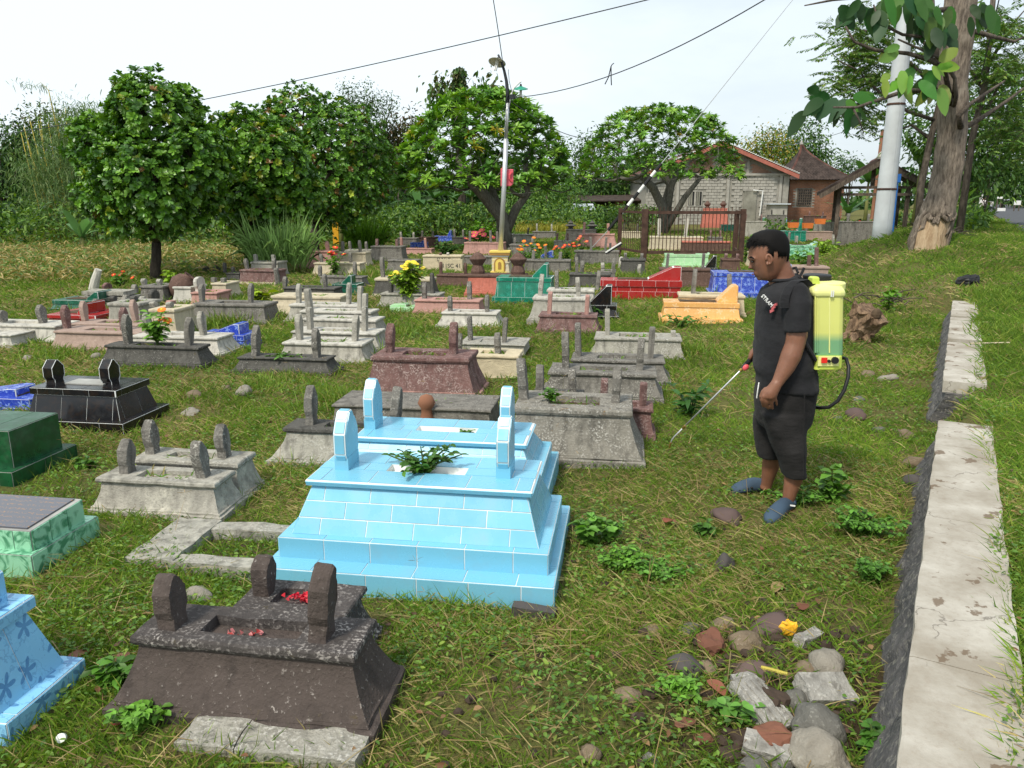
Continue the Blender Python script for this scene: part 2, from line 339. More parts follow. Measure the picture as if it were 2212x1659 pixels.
M = dict(
 lightgrey=cement('cement_light', (.42, .40, .345), (.05, .047, .042), amt=.56, lamt=.5),
 speckle=cement('cement_speckled', (.35, .33, .29), (.10, .09, .08), amt=.40, lich=(.60, .57, .49), lamt=1.05, spot=(.16, .085, .012)),
 white=cement('cement_white', (.60, .575, .51), (.06, .055, .05), amt=.52, lamt=.5),
 grey=cement('cement_grey', (.235, .22, .195), (.045, .043, .04), amt=.62, lamt=.5, lich=(.52, .5, .45)),
 greyorange=cement('cement_orange_lichen', (.30, .28, .24), (.05, .047, .043), amt=.6, lamt=.5, spot=(.24, .12, .015)),
 dark=cement('cement_dark', (.115, .11, .10), (.03, .03, .028), amt=.55, lamt=.35, lich=(.36, .35, .32)),
 darkbrown=cement('cement_dark_brown', (.098, .078, .070), (.036, .031, .029), amt=.42, lamt=.18, lich=(.42, .38, .35)),
 brownpale=cement('cement_brown_salt', (.085, .075, .072), (.030, .028, .027), amt=.45, lamt=.5, lich=(.50, .46, .43)),
 cream=cement('plaster_cream', (.56, .49, .36), (.12, .10, .07), amt=.34, lamt=.2),
 beige=cement('plaster_beige', (.58, .50, .35), (.16, .13, .08), amt=.12, lamt=.1),
 pink=cement('plaster_pink', (.50, .285, .245), (.11, .07, .06), amt=.44, lamt=.25),
 pinkbeige=cement('plaster_pink_beige', (.38, .28, .235), (.13, .095, .08), amt=.28, lamt=.2),
 mauve=cement('plaster_mauve', (.21, .118, .108), (.05, .036, .034), amt=.55, lamt=.6, lich=(.50, .40, .37)),
 brown=cement('plaster_brown', (.145, .088, .07), (.05, .035, .03), amt=.5, lamt=.35, lich=(.38, .27, .23)),
 salmon=cement('plaster_salmon', (.52, .17, .125), (.14, .06, .05), amt=.3, lamt=.2),
 soil=simple('soil', (.085, .058, .036), .95, var=.5, bs=60, bst=.8),
 grout=simple('grout_pale', (.74, .76, .75), .9, var=.2),
 groutgrey=simple('grout_grey', (.33, .33, .31), .9, var=.25),
 skyblue=tile('tile_sky_blue', (.185, .50, .68), dull=.2, var=.05),
 black=tile('tile_black', (.008, .008, .010), vein=(.018, .012, .010), rough=.06, dull=.04),
 teal=tile('tile_teal', (.004, .17, .105), flower=(.02, .27, .19), fs=7, rough=.18, dull=.1),
 bottle=tile('tile_bottle_green', (.006, .062, .022), vein=(.008, .088, .03), dull=.12, rough=.2),
 forest=tile('tile_forest_green', (.006, .085, .05), flower=(.03, .16, .11), fs=8, dull=.18),
 mint=tile('tile_mint_marble', (.30, .62, .42), vein=(.075, .27, .15), dull=.08),
 palemint=tile('tile_pale_green', (.35, .62, .33), flower=(.5, .72, .45), fs=7, dull=.12),
 paleblue=tile('tile_pale_blue_flowers', (.24, .54, .80), flower=(.06, .19, .42), fs=7.5, dull=.08),
 royal=tile('tile_royal_blue', (.025, .058, .42), flower=(.25, .38, .78), fs=9, dull=.1),
 red=tile('tile_red', (.36, .022, .022), dull=.1, var=.12),
 orange=tile('tile_apricot', (.80, .43, .14), flower=(.86, .58, .32), fs=6, dull=.06),
 steel=simple('galvanised_steel', (.62, .63, .64), .42, .6, var=.08),
 iron=simple('rusty_iron', (.085, .048, .036), .8, .2, var=.4, bs=40, bst=.5),
 polegrey=simple('pole_paint', (.55, .58, .60), .6, .1, var=.12, bs=14),
 wood=bark('old_timber', (.155, .125, .10), (.06, .048, .04), 10),
 bamboo=bark('bamboo_culm', (.55, .45, .09), (.34, .28, .08), 6),
 bark=bark('bark_grey', (.17, .14, .115), (.06, .05, .042), 12),
 barkdark=bark('bark_dark', (.085, .07, .055), (.03, .026, .022), 12),
 frangi=bark('bark_frangipani', (.24, .225, .195), (.10, .092, .08), 14, patch=(.33, .32, .28)),
 teak=bark('bark_teak', (.33, .27, .215), (.10, .08, .065), 16, patch=(.42, .365, .30)),
 bare=bark('bare_wood', (.55, .42, .28), (.33, .22, .13), 8, patch=(.62, .52, .38)),
 leaf=leafmat('leaf', .25), gleaf=leafmat('glossy_leaf', .18, .36, .5), grass=leafmat('grass_blade', .32, .6, .2),
 cable=simple('cable_black', (.03, .035, .04), .6),
 wire=simple('wire_grey', (.10, .12, .14), .5, .3),
 whitepaint=simple('white_paint', (.78, .78, .76), .5, var=.06),
 blackpaint=simple('black_paint', (.015, .015, .016), .5),
 redplastic=simple('red_plastic', (.72, .10, .12), .4, var=.08),
 pinkplastic=simple('pink_jerrycan', (.72, .13, .17), .45, var=.1),
 yellow=simple('yellow_paint', (.80, .60, .14), .6, var=.06),
 ochre=simple('ochre_paint', (.36, .20, .06), .7, var=.15),
 bluepaint=simple('blue_paint', (.03, .16, .50), .5),
 greenlamp=simple('green_enamel', (.02, .27, .17), .3, var=.1, spec=.5),
 lampwhite=simple('lamp_enamel_white', (.62, .60, .52), .4),
 cfl=simple('lamp_glass', (.80, .80, .78), .25),
 rooftile=simple('clay_tile', (.105, .048, .038), .9, var=.5, bs=12, bst=.5),
 rooftiledark=simple('old_clay_tile', (.055, .040, .034), .95, var=.5, bs=12, bst=.5),
 roofpink=simple('painted_fascia', (.40, .135, .10), .7, var=.15),
 metalroof=simple('metal_sheet', (.62, .66, .70), .45, .3, var=.1),
 block=simple('concrete_block', (.385, .365, .325), .95, var=.16, bs=16, bst=.4),
 mortar=simple('mortar', (.30, .285, .25), .95, var=.15),
 brick=simple('clay_brick', (.27, .125, .075), .95, var=.35, bs=8, bst=.4),
 brickpale=simple('pale_brick', (.30, .175, .125), .95, var=.35, bs=6, bst=.4),
 glassdark=simple('dark_opening', (.018, .018, .018), .3),
 doorwood=simple('weathered_door', (.25, .24, .20), .85, var=.35, bs=8),
 asphalt=simple('asphalt', (.075, .078, .085), .9, var=.25, bs=80, bst=.3),
)
for k in ('lightgrey', 'grey'): pass
# ------------------------------------------------------------------ ground, road, wall
def axis_pts(lo, fine0, fine1, hi, st, gr=1.22):
    a = list(np.arange(fine0, fine1 + 1e-6, st)); s = st; x = fine1
    while x < hi: s *= gr; x += s; a.append(x)
    s = st; x = fine0; pre = []
    while x > lo: s *= gr; x -= s; pre.append(x)
    return np.array(pre[::-1] + a)
gx = axis_pts(-420, -15, 20, 420, .16); gy = axis_pts(-14, -1, 30, 700, .16)
GX, GY = np.meshgrid(gx, gy); GZ = hz(GX, GY)
nx, ny = len(gx), len(gy); idx = np.arange(nx * ny).reshape(ny, nx)
q = np.stack([idx[:-1, :-1], idx[:-1, 1:], idx[1:, 1:], idx[1:, :-1]], -1).reshape(-1, 4)
me = npmesh('ground', np.stack([GX, GY, GZ], -1).reshape(-1, 3), q.ravel(), np.arange(len(q)) * 4, np.full(len(q), 4), smooth=True)
m, nt, b, o = newmat('soil_and_turf')
v = ocoord(nt); n1 = noi(nt, v, .9, 7, .65); n2 = noi(nt, v, 9, 7, .7); n3 = noi(nt, v, 45, 5, .7)
c = mixc(nt, ramp(nt, n2, .3, .7), (.095, .115, .03), (.15, .155, .05))
c = mixc(nt, mul(nt, ramp(nt, n1, .45, .62), .8), c, (.20, .17, .075))
c = mixc(nt, mul(nt, ramp(nt, n3, .48, .62), .7), c, (.085, .060, .036))
c = mixc(nt, mul(nt, ramp(nt, n2, .60, .68), .8), c, (.080, .055, .035))
s4 = N(nt, 'ShaderNodeVectorMath', operation='DISTANCE'); mp_ = N(nt, 'ShaderNodeMapping'); mp_.inputs['Scale'].default_value = (1, .75, 0); nt.links.new(v, mp_.inputs[0]); nt.links.new(mp_.outputs[0], s4.inputs[0]); s4.inputs[1].default_value = (1.1, 1.8, 0)
sa_ = N(nt, 'ShaderNodeMath', operation='ADD'); nt.links.new(s4.outputs['Value'], sa_.inputs[0]); nt.links.new(ramp(nt, n2, .3, .7, -.25, .25), sa_.inputs[1])
c = mixc(nt, mul(nt, ramp(nt, sa_.outputs[0], .75, .35), .9), c, (.048, .033, .022))
L2 = nt.links.new; L2(c, b.inputs['Base Color']); b.inputs['Roughness'].default_value = 1; b.inputs['Specular IOR Level'].default_value = .05
bump(nt, b, n3, .9, .03)
tag(link('ground', me, m), kind='structure')

RD = np.array([0.500, 0.866])                       # the road and the wall run this way
def strip(name, off0, off1, t0, t1, step, dz, mat):
    mb = MB(); ts = np.arange(t0, t1, step); nn = np.array([RD[1], -RD[0]])
    P0 = np.array([16.6, 25.5]); vs = []; fs = []
    for i, t in enumerate(ts):
        for o_ in np.linspace(off0, off1, 5):
            p = P0 + RD * t + nn * o_; vs.append((p[0], p[1], H(p[0], p[1]) + dz))
    for i in range(len(ts) - 1):
        for k in range(4): fs.append((i * 5 + k, i * 5 + k + 1, (i + 1) * 5 + k + 1, (i + 1) * 5 + k))
    return mb.add(vs, fs).build(name, mat, smooth=True)
tag(strip('road', 0, 5.2, -32, 160, 1.0, .03, M['asphalt']), kind='structure')

# retaining wall: a concrete coping over a battered, plastered stone face, in cast lengths
m, nt, b, o = newmat('coping_concrete'); v = ocoord(nt)
n1 = noi(nt, v, 3, 7, .6); n2 = noi(nt, v, 40, 6, .7); n4 = noi(nt, v, 5.5, 5, .6)
c = mixc(nt, ramp(nt, n1, .35, .65), (.30, .265, .215), (.50, .47, .415)); c = mixc(nt, mul(nt, ramp(nt, n2, .5, .7), .35), c, (.26, .21, .16))
c = mixc(nt, mul(nt, ramp(nt, n4, .60, .62), .8), c, (.14, .095, .06))
vo = N(nt, 'ShaderNodeTexVoronoi', feature='DISTANCE_TO_EDGE', i_Scale=1.5); wv_ = N(nt, 'ShaderNodeVectorMath', operation='ADD')
nv = N(nt, 'ShaderNodeTexNoise', i_Scale=7.0, i_Detail=5.0); nt.links.new(v, nv.inputs['Vector']); sc3 = N(nt, 'ShaderNodeVectorMath', operation='SCALE', i_Scale=.22)
nt.links.new(nv.outputs[1], sc3.inputs[0]); nt.links.new(v, wv_.inputs[0]); nt.links.new(sc3.outputs[0], wv_.inputs[1]); nt.links.new(wv_.outputs[0], vo.inputs['Vector'])
crk = mul(nt, ramp(nt, vo.outputs['Distance'], .006, .0), ramp(nt, n1, .44, .50)); c = mixc(nt, mul(nt, crk, .7), c, (.10, .085, .07))
nt.links.new(c, b.inputs['Base Color']); b.inputs['Roughness'].default_value = .9; b.inputs['Specular IOR Level'].default_value = .2; bump(nt, b, n2, .35, .01)
M['coping'] = m
m, nt, b, o = newmat('wall_stone_dark'); v = ocoord(nt); n1 = noi(nt, v, 5, 8, .65, (1, 1, 2.5)); n2 = noi(nt, v, 30, 5, .7)
c = mixc(nt, ramp(nt, n1, .35, .62), (.045, .045, .048), (.115, .108, .108)); c = mixc(nt, mul(nt, ramp(nt, n2, .52, .66), .8), c, (.26, .245, .21))
nt.links.new(c, b.inputs['Base Color']); b.inputs['Roughness'].default_value = .75; bump(nt, b, n1, 1.0, .05); M['wallstone'] = m
wall = thing('retaining_wall', 'low retaining wall with pale concrete coping along the grass verge', 'wall', (0.02, 0, 0))
def wline(t, off):                                   # t along y; off across, to the right
    nn = np.array([.868, -.497]); return np.array([0.573 * t, t]) + nn * off
secs = [(-1.2, 1.36), (1.365, 2.30), (2.305, 3.5), (3.505, 4.6), (4.605, 5.15), (6.35, 8.2), (8.4, 10.0), (10.15, 11.7)]
for a, e in secs:
    k = max(2, int((e - a) / .09)); rg = []; wd = .32
    for i in range(k + 1):
        t = a + (e - a) * i / k; j = lambda s_: .003 * math.sin(t * 9.7 + s_ * 3) + .003 * math.sin(t * 23 + s_)
        z1 = .365 + .004 * math.sin(t * 3); r_ = []
        for off, z in ((0 + j(1), z1 - .004), (.012 + j(2) * .5, z1), (wd + j(3), z1), (wd + .004, z1 - .1), (.01 + j(4), z1 - .1), (j(5), z1 - .085)):
            p = wline(t, off); r_.append((p[0], p[1], z))
        rg.append(r_)
    MB().rings(rg).build('coping', M['coping'], wall)
    rg = []; k = max(2, int((e + .1 - a) / .05))
    for i in range(k + 1):
        t = a - .05 + (e + .1 - a) * i / k; r_ = []
        for off, z in ((.03, .27), (.018, .24), (-.04, .12), (-.085, .02), (-.12, -.12), (.3, -.12), (.3, .262)):
            jj = .0 if z > .26 or off > .2 else (mnoise.noise(Vector((t * 6, z * 14, 1))) * .030 + mnoise.noise(Vector((t * 17, z * 30, 4))) * .020)
            p = wline(t, off + jj); r_.append((p[0], p[1], z))
        rg.append(r_)
    MB().rings(rg).build('stone_face', M['wallstone'], wall)

# ------------------------------------------------------------------ tombs
YAW = R(-8.4); AX = np.array([math.cos(YAW), math.sin(YAW)]); NY = np.array([-math.sin(YAW), math.cos(YAW)])
FOOT = []                                           # footprints that keep grass out: centre, half length, half depth
GRAVES = 'tombs of the village cemetery'
def plane_hit(x, y, P0, off):                       # pixel ray against the vertical plane (P - P0).NY = off
    d = ray(x, y); t = (off + P0 @ NY) / (d[0] * NY[0] + d[1] * NY[1]); return np.array([d[0] * t, d[1] * t, CAMZ + d[2] * t])
STY = dict(
 nisan=[(.30, 0), (.34, .10), (.40, .30), (.50, .55), (.50, .74), (.36, .86), (.26, .90), (.14, .985), (.0, 1.0)],
 point=[(.40, 0), (.36, .24), (.50, .38), (.50, .72), (.22, .93), (.06, 1.0)],
 round=[(.44, 0), (.42, .2), (.50, .42), (.49, .72), (.40, .88), (.22, .97), (.0, 1.0)],
 modern=[(.36, 0), (.36, .18), (.5, .32), (.5, .70), (.06, 1.0)],
 post=[(.5, 0), (.5, .93), (.38, 1.0)], slabtop=[(.46, 0), (.5, .5), (.5, 1.0)])
def headstone(par, x, z0, hh, wd, th, mat, style, seed, near, tilt=0, y=0):
    pr = STY[style]; wd *= .58; th *= .84; poly = [(-a * wd, z * hh) for a, z in pr] + [(a * wd, z * hh) for a, z in reversed(pr) if a > 0]
    mb = MB().prism(poly, -th / 2, th / 2, 'x', .05 if style != 'modern' else .02)
    o = mb.build('headstone', mat, par, loc=(x, y, z0 - .012))
    if near and style != 'modern': roughen(o, 2, .006, 11, seed)
    r_ = random.Random(seed); o.rotation_euler = (r_.uniform(-.09, .09) if style != 'modern' else 0, tilt + (r_.uniform(-.09, .09) if style != 'modern' else 0), 0)
    return o
def rect(L_, D_, z, seg=1):
    a, b_ = L_ / 2, D_ / 2; c4 = [(-a, -b_), (a, -b_), (a, b_), (-a, b_)]; out = []
    for i in range(4):
        p, q_ = c4[i], c4[(i + 1) % 4]
        for k in range(seg): out.append((p[0] + (q_[0] - p[0]) * k / seg, p[1] + (q_[1] - p[1]) * k / seg, z))
    return out
def jit(o, amp, seed):
    me = o.data
    for v in me.vertices:
        p = v.co * 8 + Vector((seed, seed * 2.3, 0)); v.co += Vector(mnoise.noise_vector(p)) * amp
def pan(mb, L_, D_, z, pl, pd, dep, seg=1, edge=.0):   # a top slab's upper face with a pit sunk into it
    o_ = rect(L_, D_, z, seg); i_ = rect(pl, pd, z, seg); j_ = rect(pl * .98, pd * .96, z - dep, seg)
    mb.rings([o_, i_, j_], (False, False))
TN = [0]
def solve(xl, xr, yt, yb=None, h=.34, flare=.08):
    xm = (xl + xr) / 2
    if yb is not None: P0 = gnd(xm, yb)[:2]; zb = H(*P0)
    else:
        zb = 0
        for _ in range(4): p = onZ(xm, yt, zb + h); zb = H(p[0], p[1]) if p[1] < 120 else zb
        P0 = p[:2] - NY * flare
    a = plane_hit(xl, yt, P0, flare); c = plane_hit(xr, yt, P0, flare); m_ = plane_hit(xm, yt, P0, flare)
    Lc = abs((c[:2] - a[:2]) @ AX); zt = m_[2]; mid = (a[:2] + c[:2]) / 2
    return P0, mid, Lc, zt - zb, zb
def tomb(label, mat, xl, xr, yt, yb=None, h=.34, hs=(), hmat=None, style='nisan', D=.46, flare=.08, hw=.20, ht=.085, ybk=None, pit=True, plinth=True, soilz=.05, tilt=0, name='tomb', pm=None, capm=None, hy=0):
    TN[0] += 1; seed = TN[0]
    P0, mid, Lc, hh, zb = solve(xl, xr, yt, yb, h, flare)
    if ybk:
        p = onZ((xl + xr) / 2, ybk, zb + hh); D = max(.25, (p[:2] - mid) @ NY)
    ctr = mid + NY * D / 2; dist = ctr[1]; near = dist < 9; sg = 10 if dist < 5 else 5 if near else 2
    t = thing(name, label, 'tomb', (ctr[0], ctr[1], zb), YAW, GRAVES)
    m_ = M[mat]; ph = .20 * hh if plinth else 0
    if plinth:
        f = flare; rg = [rect(Lc + 2 * f, D + 2 * f, -.08, sg), rect(Lc + 2 * f, D + 2 * f, ph * .72, sg), rect(Lc + 2 * f - .02, D + 2 * f - .02, ph * .78, sg), rect(Lc + 1.4 * f, D + 1.4 * f, ph * .82, sg), rect(Lc + 1.4 * f, D + 1.4 * f, ph * 1.08, sg), rect(Lc + 1.2 * f, D + 1.2 * f, ph * 1.15, sg)]
        o = MB().rings(rg).build('plinth', M[pm] if pm else m_, t); jit(o, .008 if near else .006, seed)
    ct = min(.05, .14 * hh)
    k0 = flare * .95
    rg = [rect(Lc - .03 + 2 * k0, D - .03 + 2 * k0, ph - .01, sg)] + [rect(Lc - .04 + 2 * k0 * (1 - u) ** 1.5, D - .04 + 2 * k0 * (1 - u) ** 1.5, ph + (hh - ct - ph) * u, sg) for u in (.15, .35, .6, .8, 1.0)]
    o = MB().rings(rg).build('body', m_, t); jit(o, .007, seed + 50)
    mb = MB(); b0 = hh - ct
    outer = [rect(Lc - .05, D - .05, b0 - .004, sg), rect(Lc - .012, D - .012, b0, sg), rect(Lc + .004, D + .004, b0 + ct * .35, sg), rect(Lc, D, b0 + ct * .8, sg), rect(Lc - .012, D - .012, hh, sg)]
    if pit:
        pl, pd = Lc * .44, D * .46
        outer += [rect(pl, pd, hh - .002, sg), rect(pl * .98, pd * .96, hh - .075, sg)]
        o = mb.rings(outer, (True, False)).build('cap', M[capm] if capm else m_, t); jit(o, .006, seed + 90)
        s_ = MB().box((0, 0, hh - soilz - .03), (pl * 1.02, pd * 1.02, .06)).build('soil', M['soil'], t); roughen(s_, 4, .012, 14, seed)
    else:
        o = mb.rings(outer).build('cap', M[capm] if capm else m_, t); jit(o, .006, seed + 90)
    hm = M[hmat] if hmat else m_
    for i, hx in enumerate(hs):
        x, yy = hx[0], hx[1]; p = plane_hit(x, yy, ctr, 0); lx = (p[:2] - ctr) @ AX; hgt = p[2] - zb - hh
        hm_ = M[hx[2]] if len(hx) > 2 else hm
        headstone(t, lx, hh, max(.08, hgt), hw, ht, hm_, style, seed * 7 + i, near, tilt, hy)
    FOOT.append((ctr[0], ctr[1], Lc / 2 + flare, D / 2 + flare, YAW))
    t['_h'] = hh; t['_L'] = Lc; t['_D'] = D
    return t

def tile_face(par, O, U, V, wb, wt, rows, tw, off, mat, gap=.0055, th=.0035, name='tile', Nrm=None):
    """tiles laid on a trapezoid: O bottom middle, U along, V up the slope (full height), half widths wb and wt; rows = list of v breaks"""
    O, U, V = Vector(O), Vector(U).normalized(), Vector(V); n = U.cross(V).normalized() if Nrm is None else Vector(Nrm); Hh = V.length
    for r_ in range(len(rows) - 1):
        v0, v1 = rows[r_], rows[r_ + 1]; g = gap / Hh / 2; v0 += g; v1 -= g
        l0, l1 = wb + (wt - wb) * v0, wb + (wt - wb) * v1
        x = -max(wb, wt) - tw + (off[r_ % len(off)] * tw); brk = []
        while x < max(wb, wt) + tw: brk.append(x); x += tw
        for a, c in zip(brk[:-1], brk[1:]):
            q_ = []
            for (v, l) in ((v0, l0), (v1, l1)):
                xa = max(a + gap / 2, -l + gap / 2); xb = min(c - gap / 2, l - gap / 2); q_.append((xa, xb, v))
            if q_[0][1] - q_[0][0] < .012 and q_[1][1] - q_[1][0] < .012: continue
            for i in range(2):
                if q_[i][1] <= q_[i][0]:
                    mm = (q_[i][0] + q_[i][1]) / 2; mm = max(min(mm, max(q_[1 - i][1], q_[1 - i][0])), min(q_[1 - i])) if False else mm; q_[i] = (mm - .002, mm + .002, q_[i][2])
            pts = [O + U * q_[0][0] + V * q_[0][2], O + U * q_[0][1] + V * q_[0][2], O + U * q_[1][1] + V * q_[1][2], O + U * q_[1][0] + V * q_[1][2]]
            tl = th * (1 + rnd.uniform(-.15, .15))
            vs = [p - n * .004 for p in pts] + [p + n * tl for p in pts]
            MB().add(vs, [(0, 3, 2, 1), (4, 5, 6, 7), (0, 1, 5, 4), (1, 2, 6, 5), (2, 3, 7, 6), (3, 0, 4, 7)]).build(name, mat, par)
def tiled_box(par, Lb, Db, z0, z1, mat, gm, tw, rows, Lt=None, Dt=None, off=(0, .5), sides='frlt', y0=0, x0=0, topdepth=None, name='body', toprows=None):
    """a tapered tiled block centred on x0, y0 with a grout core and separate tiles on its front, right, left and top"""
    Lt = Lt or Lb; Dt = Dt or Db
    r0 = [(p[0] + x0, p[1] + y0, p[2]) for p in rect(Lb, Db, z0)]; r1 = [(p[0] + x0, p[1] + y0, p[2]) for p in rect(Lt, Dt, z1)]
    MB().rings([r0, r1]).build(name, gm, par)
    hgt = z1 - z0; dx = (Lt - Lb) / 2; dy = (Dt - Db) / 2
    if 'f' in sides: tile_face(par, (x0, y0 - Db / 2, z0), (1, 0, 0), (0, -dy, hgt), Lb / 2, Lt / 2, rows, tw, off, mat)
    if 'r' in sides: tile_face(par, (x0 + Lb / 2, y0, z0), (0, 1, 0), (dx, 0, hgt), Db / 2, Dt / 2, rows, tw, off, mat)
    if 'l' in sides: tile_face(par, (x0 - Lb / 2, y0, z0), (0, -1, 0), (-dx, 0, hgt), Db / 2, Dt / 2, rows, tw, off, mat)
    if 't' in sides: tile_face(par, (x0, y0 - Dt / 2, z1), (1, 0, 0), (0, Dt, 0), Lt / 2, Lt / 2, toprows or [0, 1], tw, (.0,), mat)
def wedge(par, x0, x1, z0, zl, zr, dep, mat, gm, y0=0, edge=None):
    """a headboard with a sloping top rising from x0 (height zl) to x1 (height zr)"""
    k = x0 + (x1 - x0) * .78
    poly = [(x0, z0), (x1, z0), (x1, zr), (k, zr), (x0, zl)]
    o = MB().prism(poly, y0 - dep / 2, y0 + dep / 2, 'y').build('headboard', gm, par)
    e = .010; cx = sum(p[0] for p in poly) / 5; cz = sum(p[1] for p in poly) / 5
    def shr(p): 
        dx, dz = p[0] - cx, p[1] - cz; l = math.hypot(dx, dz); return (cx + dx * (1 - e / l), cz + dz * (1 - e / l))
    pp = [shr(p) for p in poly]
    for ys in (-1, 1):
        a = y0 + ys * dep / 2
        MB().prism(pp, a, a + ys * .006, 'y').build('tile', mat, par)
    for (a, c) in ((1, 2), (2, 3), (3, 4)):
        A = Vector((poly[a][0], y0, poly[a][1])); B = Vector((poly[c][0], y0, poly[c][1])); d = (B - A); nn = Vector((d.z, 0, -d.x)).normalized()
        MB().bar(A + d * .06 + nn * .003, B - d * .06 + nn * .003, dep - .02, .006, up=nn).build('tile', mat, par)

def place(xl, xr, yt, yb=None, h=.34, D=.5, flare=.06, label='', group=GRAVES, name='tiled_tomb'):
    P0, mid, Lc, hh, zb = solve(xl, xr, yt, yb, h, flare); ctr = mid + NY * D / 2
    t = thing(name, label, 'tomb', (ctr[0], ctr[1], zb), YAW, group)
    FOOT.append((ctr[0], ctr[1], Lc / 2 + flare, D / 2 + flare, YAW)); return t, Lc, hh, ctr
def lx_of(t, ctr, x, y, off=0): p = plane_hit(x, y, ctr, off); return (p[:2] - ctr) @ AX, p[2] - t.location.z

# the pair of sky blue tiled tombs
SB = M['skyblue']; G = M['grout']
def blue_tomb(label, xl, xr, yt, yb, h, xs, full):
    D = .46; P0, mid, Lc, hh, zb = solve(xl, xr, yt, yb, h, .27); ctr = mid + NY * D / 2
    t = thing('tiled_tomb', label, 'tomb', (ctr[0], ctr[1], zb), YAW, GRAVES); FOOT.append((ctr[0], ctr[1], Lc / 2 + .16, D / 2 + .27, YAW))
    a1, a2 = .115, .225
    tiled_box(t, Lc + .28, D + .54, -.06, a1, SB, G, .252, [0.0, 1], off=(.1,), name='plinth', toprows=[0, .12, .88, 1])
    tiled_box(t, Lc + .20, D + .30, a1, a2, SB, G, .238, [0, 1], off=(.0,), name='plinth', toprows=[0, .14, .86, 1])
    tiled_box(t, Lc + .10, D + .20, a2, hh - .035, SB, G, .242, [0, .34, .68, 1] if full else [0, .34, .68, 1], Lt=Lc - .05, Dt=D - .05, sides='frl', off=(.6, .1, .6))
    mb = MB(); pl, pd = Lc * .36, D * .24
    mb.rings([rect(Lc - .03, D - .03, hh - .034), rect(Lc + .01, D + .01, hh - .008), rect(Lc, D, hh), rect(pl, pd, hh), rect(pl, pd, hh - .06)], (True, False)).build('cap', G, t)
    for sg in (-1, 1):
        dd = (D - pd) / 2; tile_face(t, (0, sg * (pd / 2 + dd / 2) - dd / 2, hh), (1, 0, 0), (0, dd, 0), Lc / 2 - .004, Lc / 2 - .004, [0, 1], .25, (.3,), SB)
        ll = (Lc - pl) / 2; tile_face(t, (sg * (pl / 2 + ll / 2), -pd / 2, hh), (1, 0, 0), (0, pd, 0), ll / 2, ll / 2, [0, 1], .25, (.0,), SB)
    MB().prism([(-D / 2 - .002, hh - .030), (-D / 2 - .010, hh - .008), (-D / 2 + .002, hh - .006), (-D / 2 + .02, hh - .03)], -Lc / 2, Lc / 2, 'x').build('cap_trim', SB, t)
    MB().prism([(Lc / 2 + .002, hh - .030), (Lc / 2 + .010, hh - .008), (Lc / 2 - .002, hh - .006), (Lc / 2 - .02, hh - .03)], -D / 2, D / 2, 'y').build('cap_trim', SB, t)
    roughen(MB().box((0, 0, hh - .085), (pl, pd, .06)).build('soil', M['beige'], t), 3, .008, 14, 3)
    for (x, yy) in xs:
        p = plane_hit(x, yy, ctr, 0); lx = (p[:2] - ctr) @ AX; hg = p[2] - zb - hh
        wd, th = .19, .062
        MB().box((lx, 0, hh + .036), (th + .012, wd * .86, .072)).build('headstone_base', SB, t)
        pr = [(.30, .06), (.34, .10), (.5, .30), (.5, .66), (.31, .86), (.27, .86), (.10, 1.0)]
        poly = [(-a * wd, z * hg + hh) for a, z in pr] + [(a * wd, z * hg + hh) for a, z in reversed(pr)]
        hsn = MB().prism(poly, lx - th / 2, lx + th / 2, 'x').build('headstone', G, t)
        cz = hh + hg * .5
        sh = [(p_[0] * .93, cz + (p_[1] - cz) * .965) for p_ in poly]
        for s_ in (-1, 1): MB().prism(sh, lx + s_ * th / 2, lx + s_ * (th / 2 + .004), 'x').build('tile', SB, hsn)
        for i in range(len(poly) - 1):
            A = Vector((lx, poly[i][0], poly[i][1])); B = Vector((lx, poly[i + 1][0], poly[i + 1][1])); d = B - A
            if d.length < .02: continue
            nn = Vector((0, d.z, -d.y)).normalized(); mid_ = (A + B) / 2
            if nn.dot(mid_ - Vector((lx, 0, cz))) < 0: nn = -nn
            k = min(.12, .006 / d.length)
            MB().bar(A + d * k + nn * .002, B - d * k + nn * .002, th - .012, .005, up=nn).build('tile', SB, hsn)
    return t, ctr, hh
BT1, bc1, bh1 = blue_tomb('sky blue tiled tomb in front on a two step plinth with pea seedlings on top', 662, 1148, 1049, 1298, .5, [(744, 886), (1092, 900)], True)
BT2, bc2, bh2 = blue_tomb('sky blue tiled tomb standing behind its near twin, half hidden by it', 766, 1136, 951, None, bh1 - .08, [(803, 819), (1096, 836)], False)

# black tiled tomb
t, Lc, hh, ctr = place(64, 249, 841, 929, D=.46, flare=.10, label='glossy black tiled tomb with white joints and two black pentagon headstones')
BK, GW = M['black'], M['grout']
tiled_box(t, Lc + .20, D := .46 + .2, -.05, .07, BK, GW, .25, [0, 1], off=(.1,), name='plinth', toprows=[0, .12, .88, 1])
tiled_box(t, Lc + .06, .52, .07, hh - .055, BK, GW, .235, [0, 1], Lt=Lc - .04, Dt=.42, sides='frl', off=(.3,))
tiled_box(t, Lc, .46, hh - .055, hh, BK, GW, .235, [0, 1], off=(.3,), name='cap', toprows=[0, .3, .7, 1])
MB().box((0, 0, hh + .008), (Lc * .45, .17, .012)).build('pit_rim', M['groutgrey'], t)
for x, yy in ((112, 774), (233, 773)):
    lx, lz = lx_of(t, ctr, x, yy); o = headstone(t, lx, hh, lz - hh, .245, .10, BK, 'modern', 5, True)
    pr = STY['modern']; wd = .142
    for ys in (-1, 1):
        MB().tube([(ys * .0435, -a * wd, z * (lz - hh)) for a, z in pr], .0026, 4).build('joint', GW, o); MB().tube([(ys * .0435, a * wd, z * (lz - hh)) for a, z in pr], .0026, 4).build('joint', GW, o)

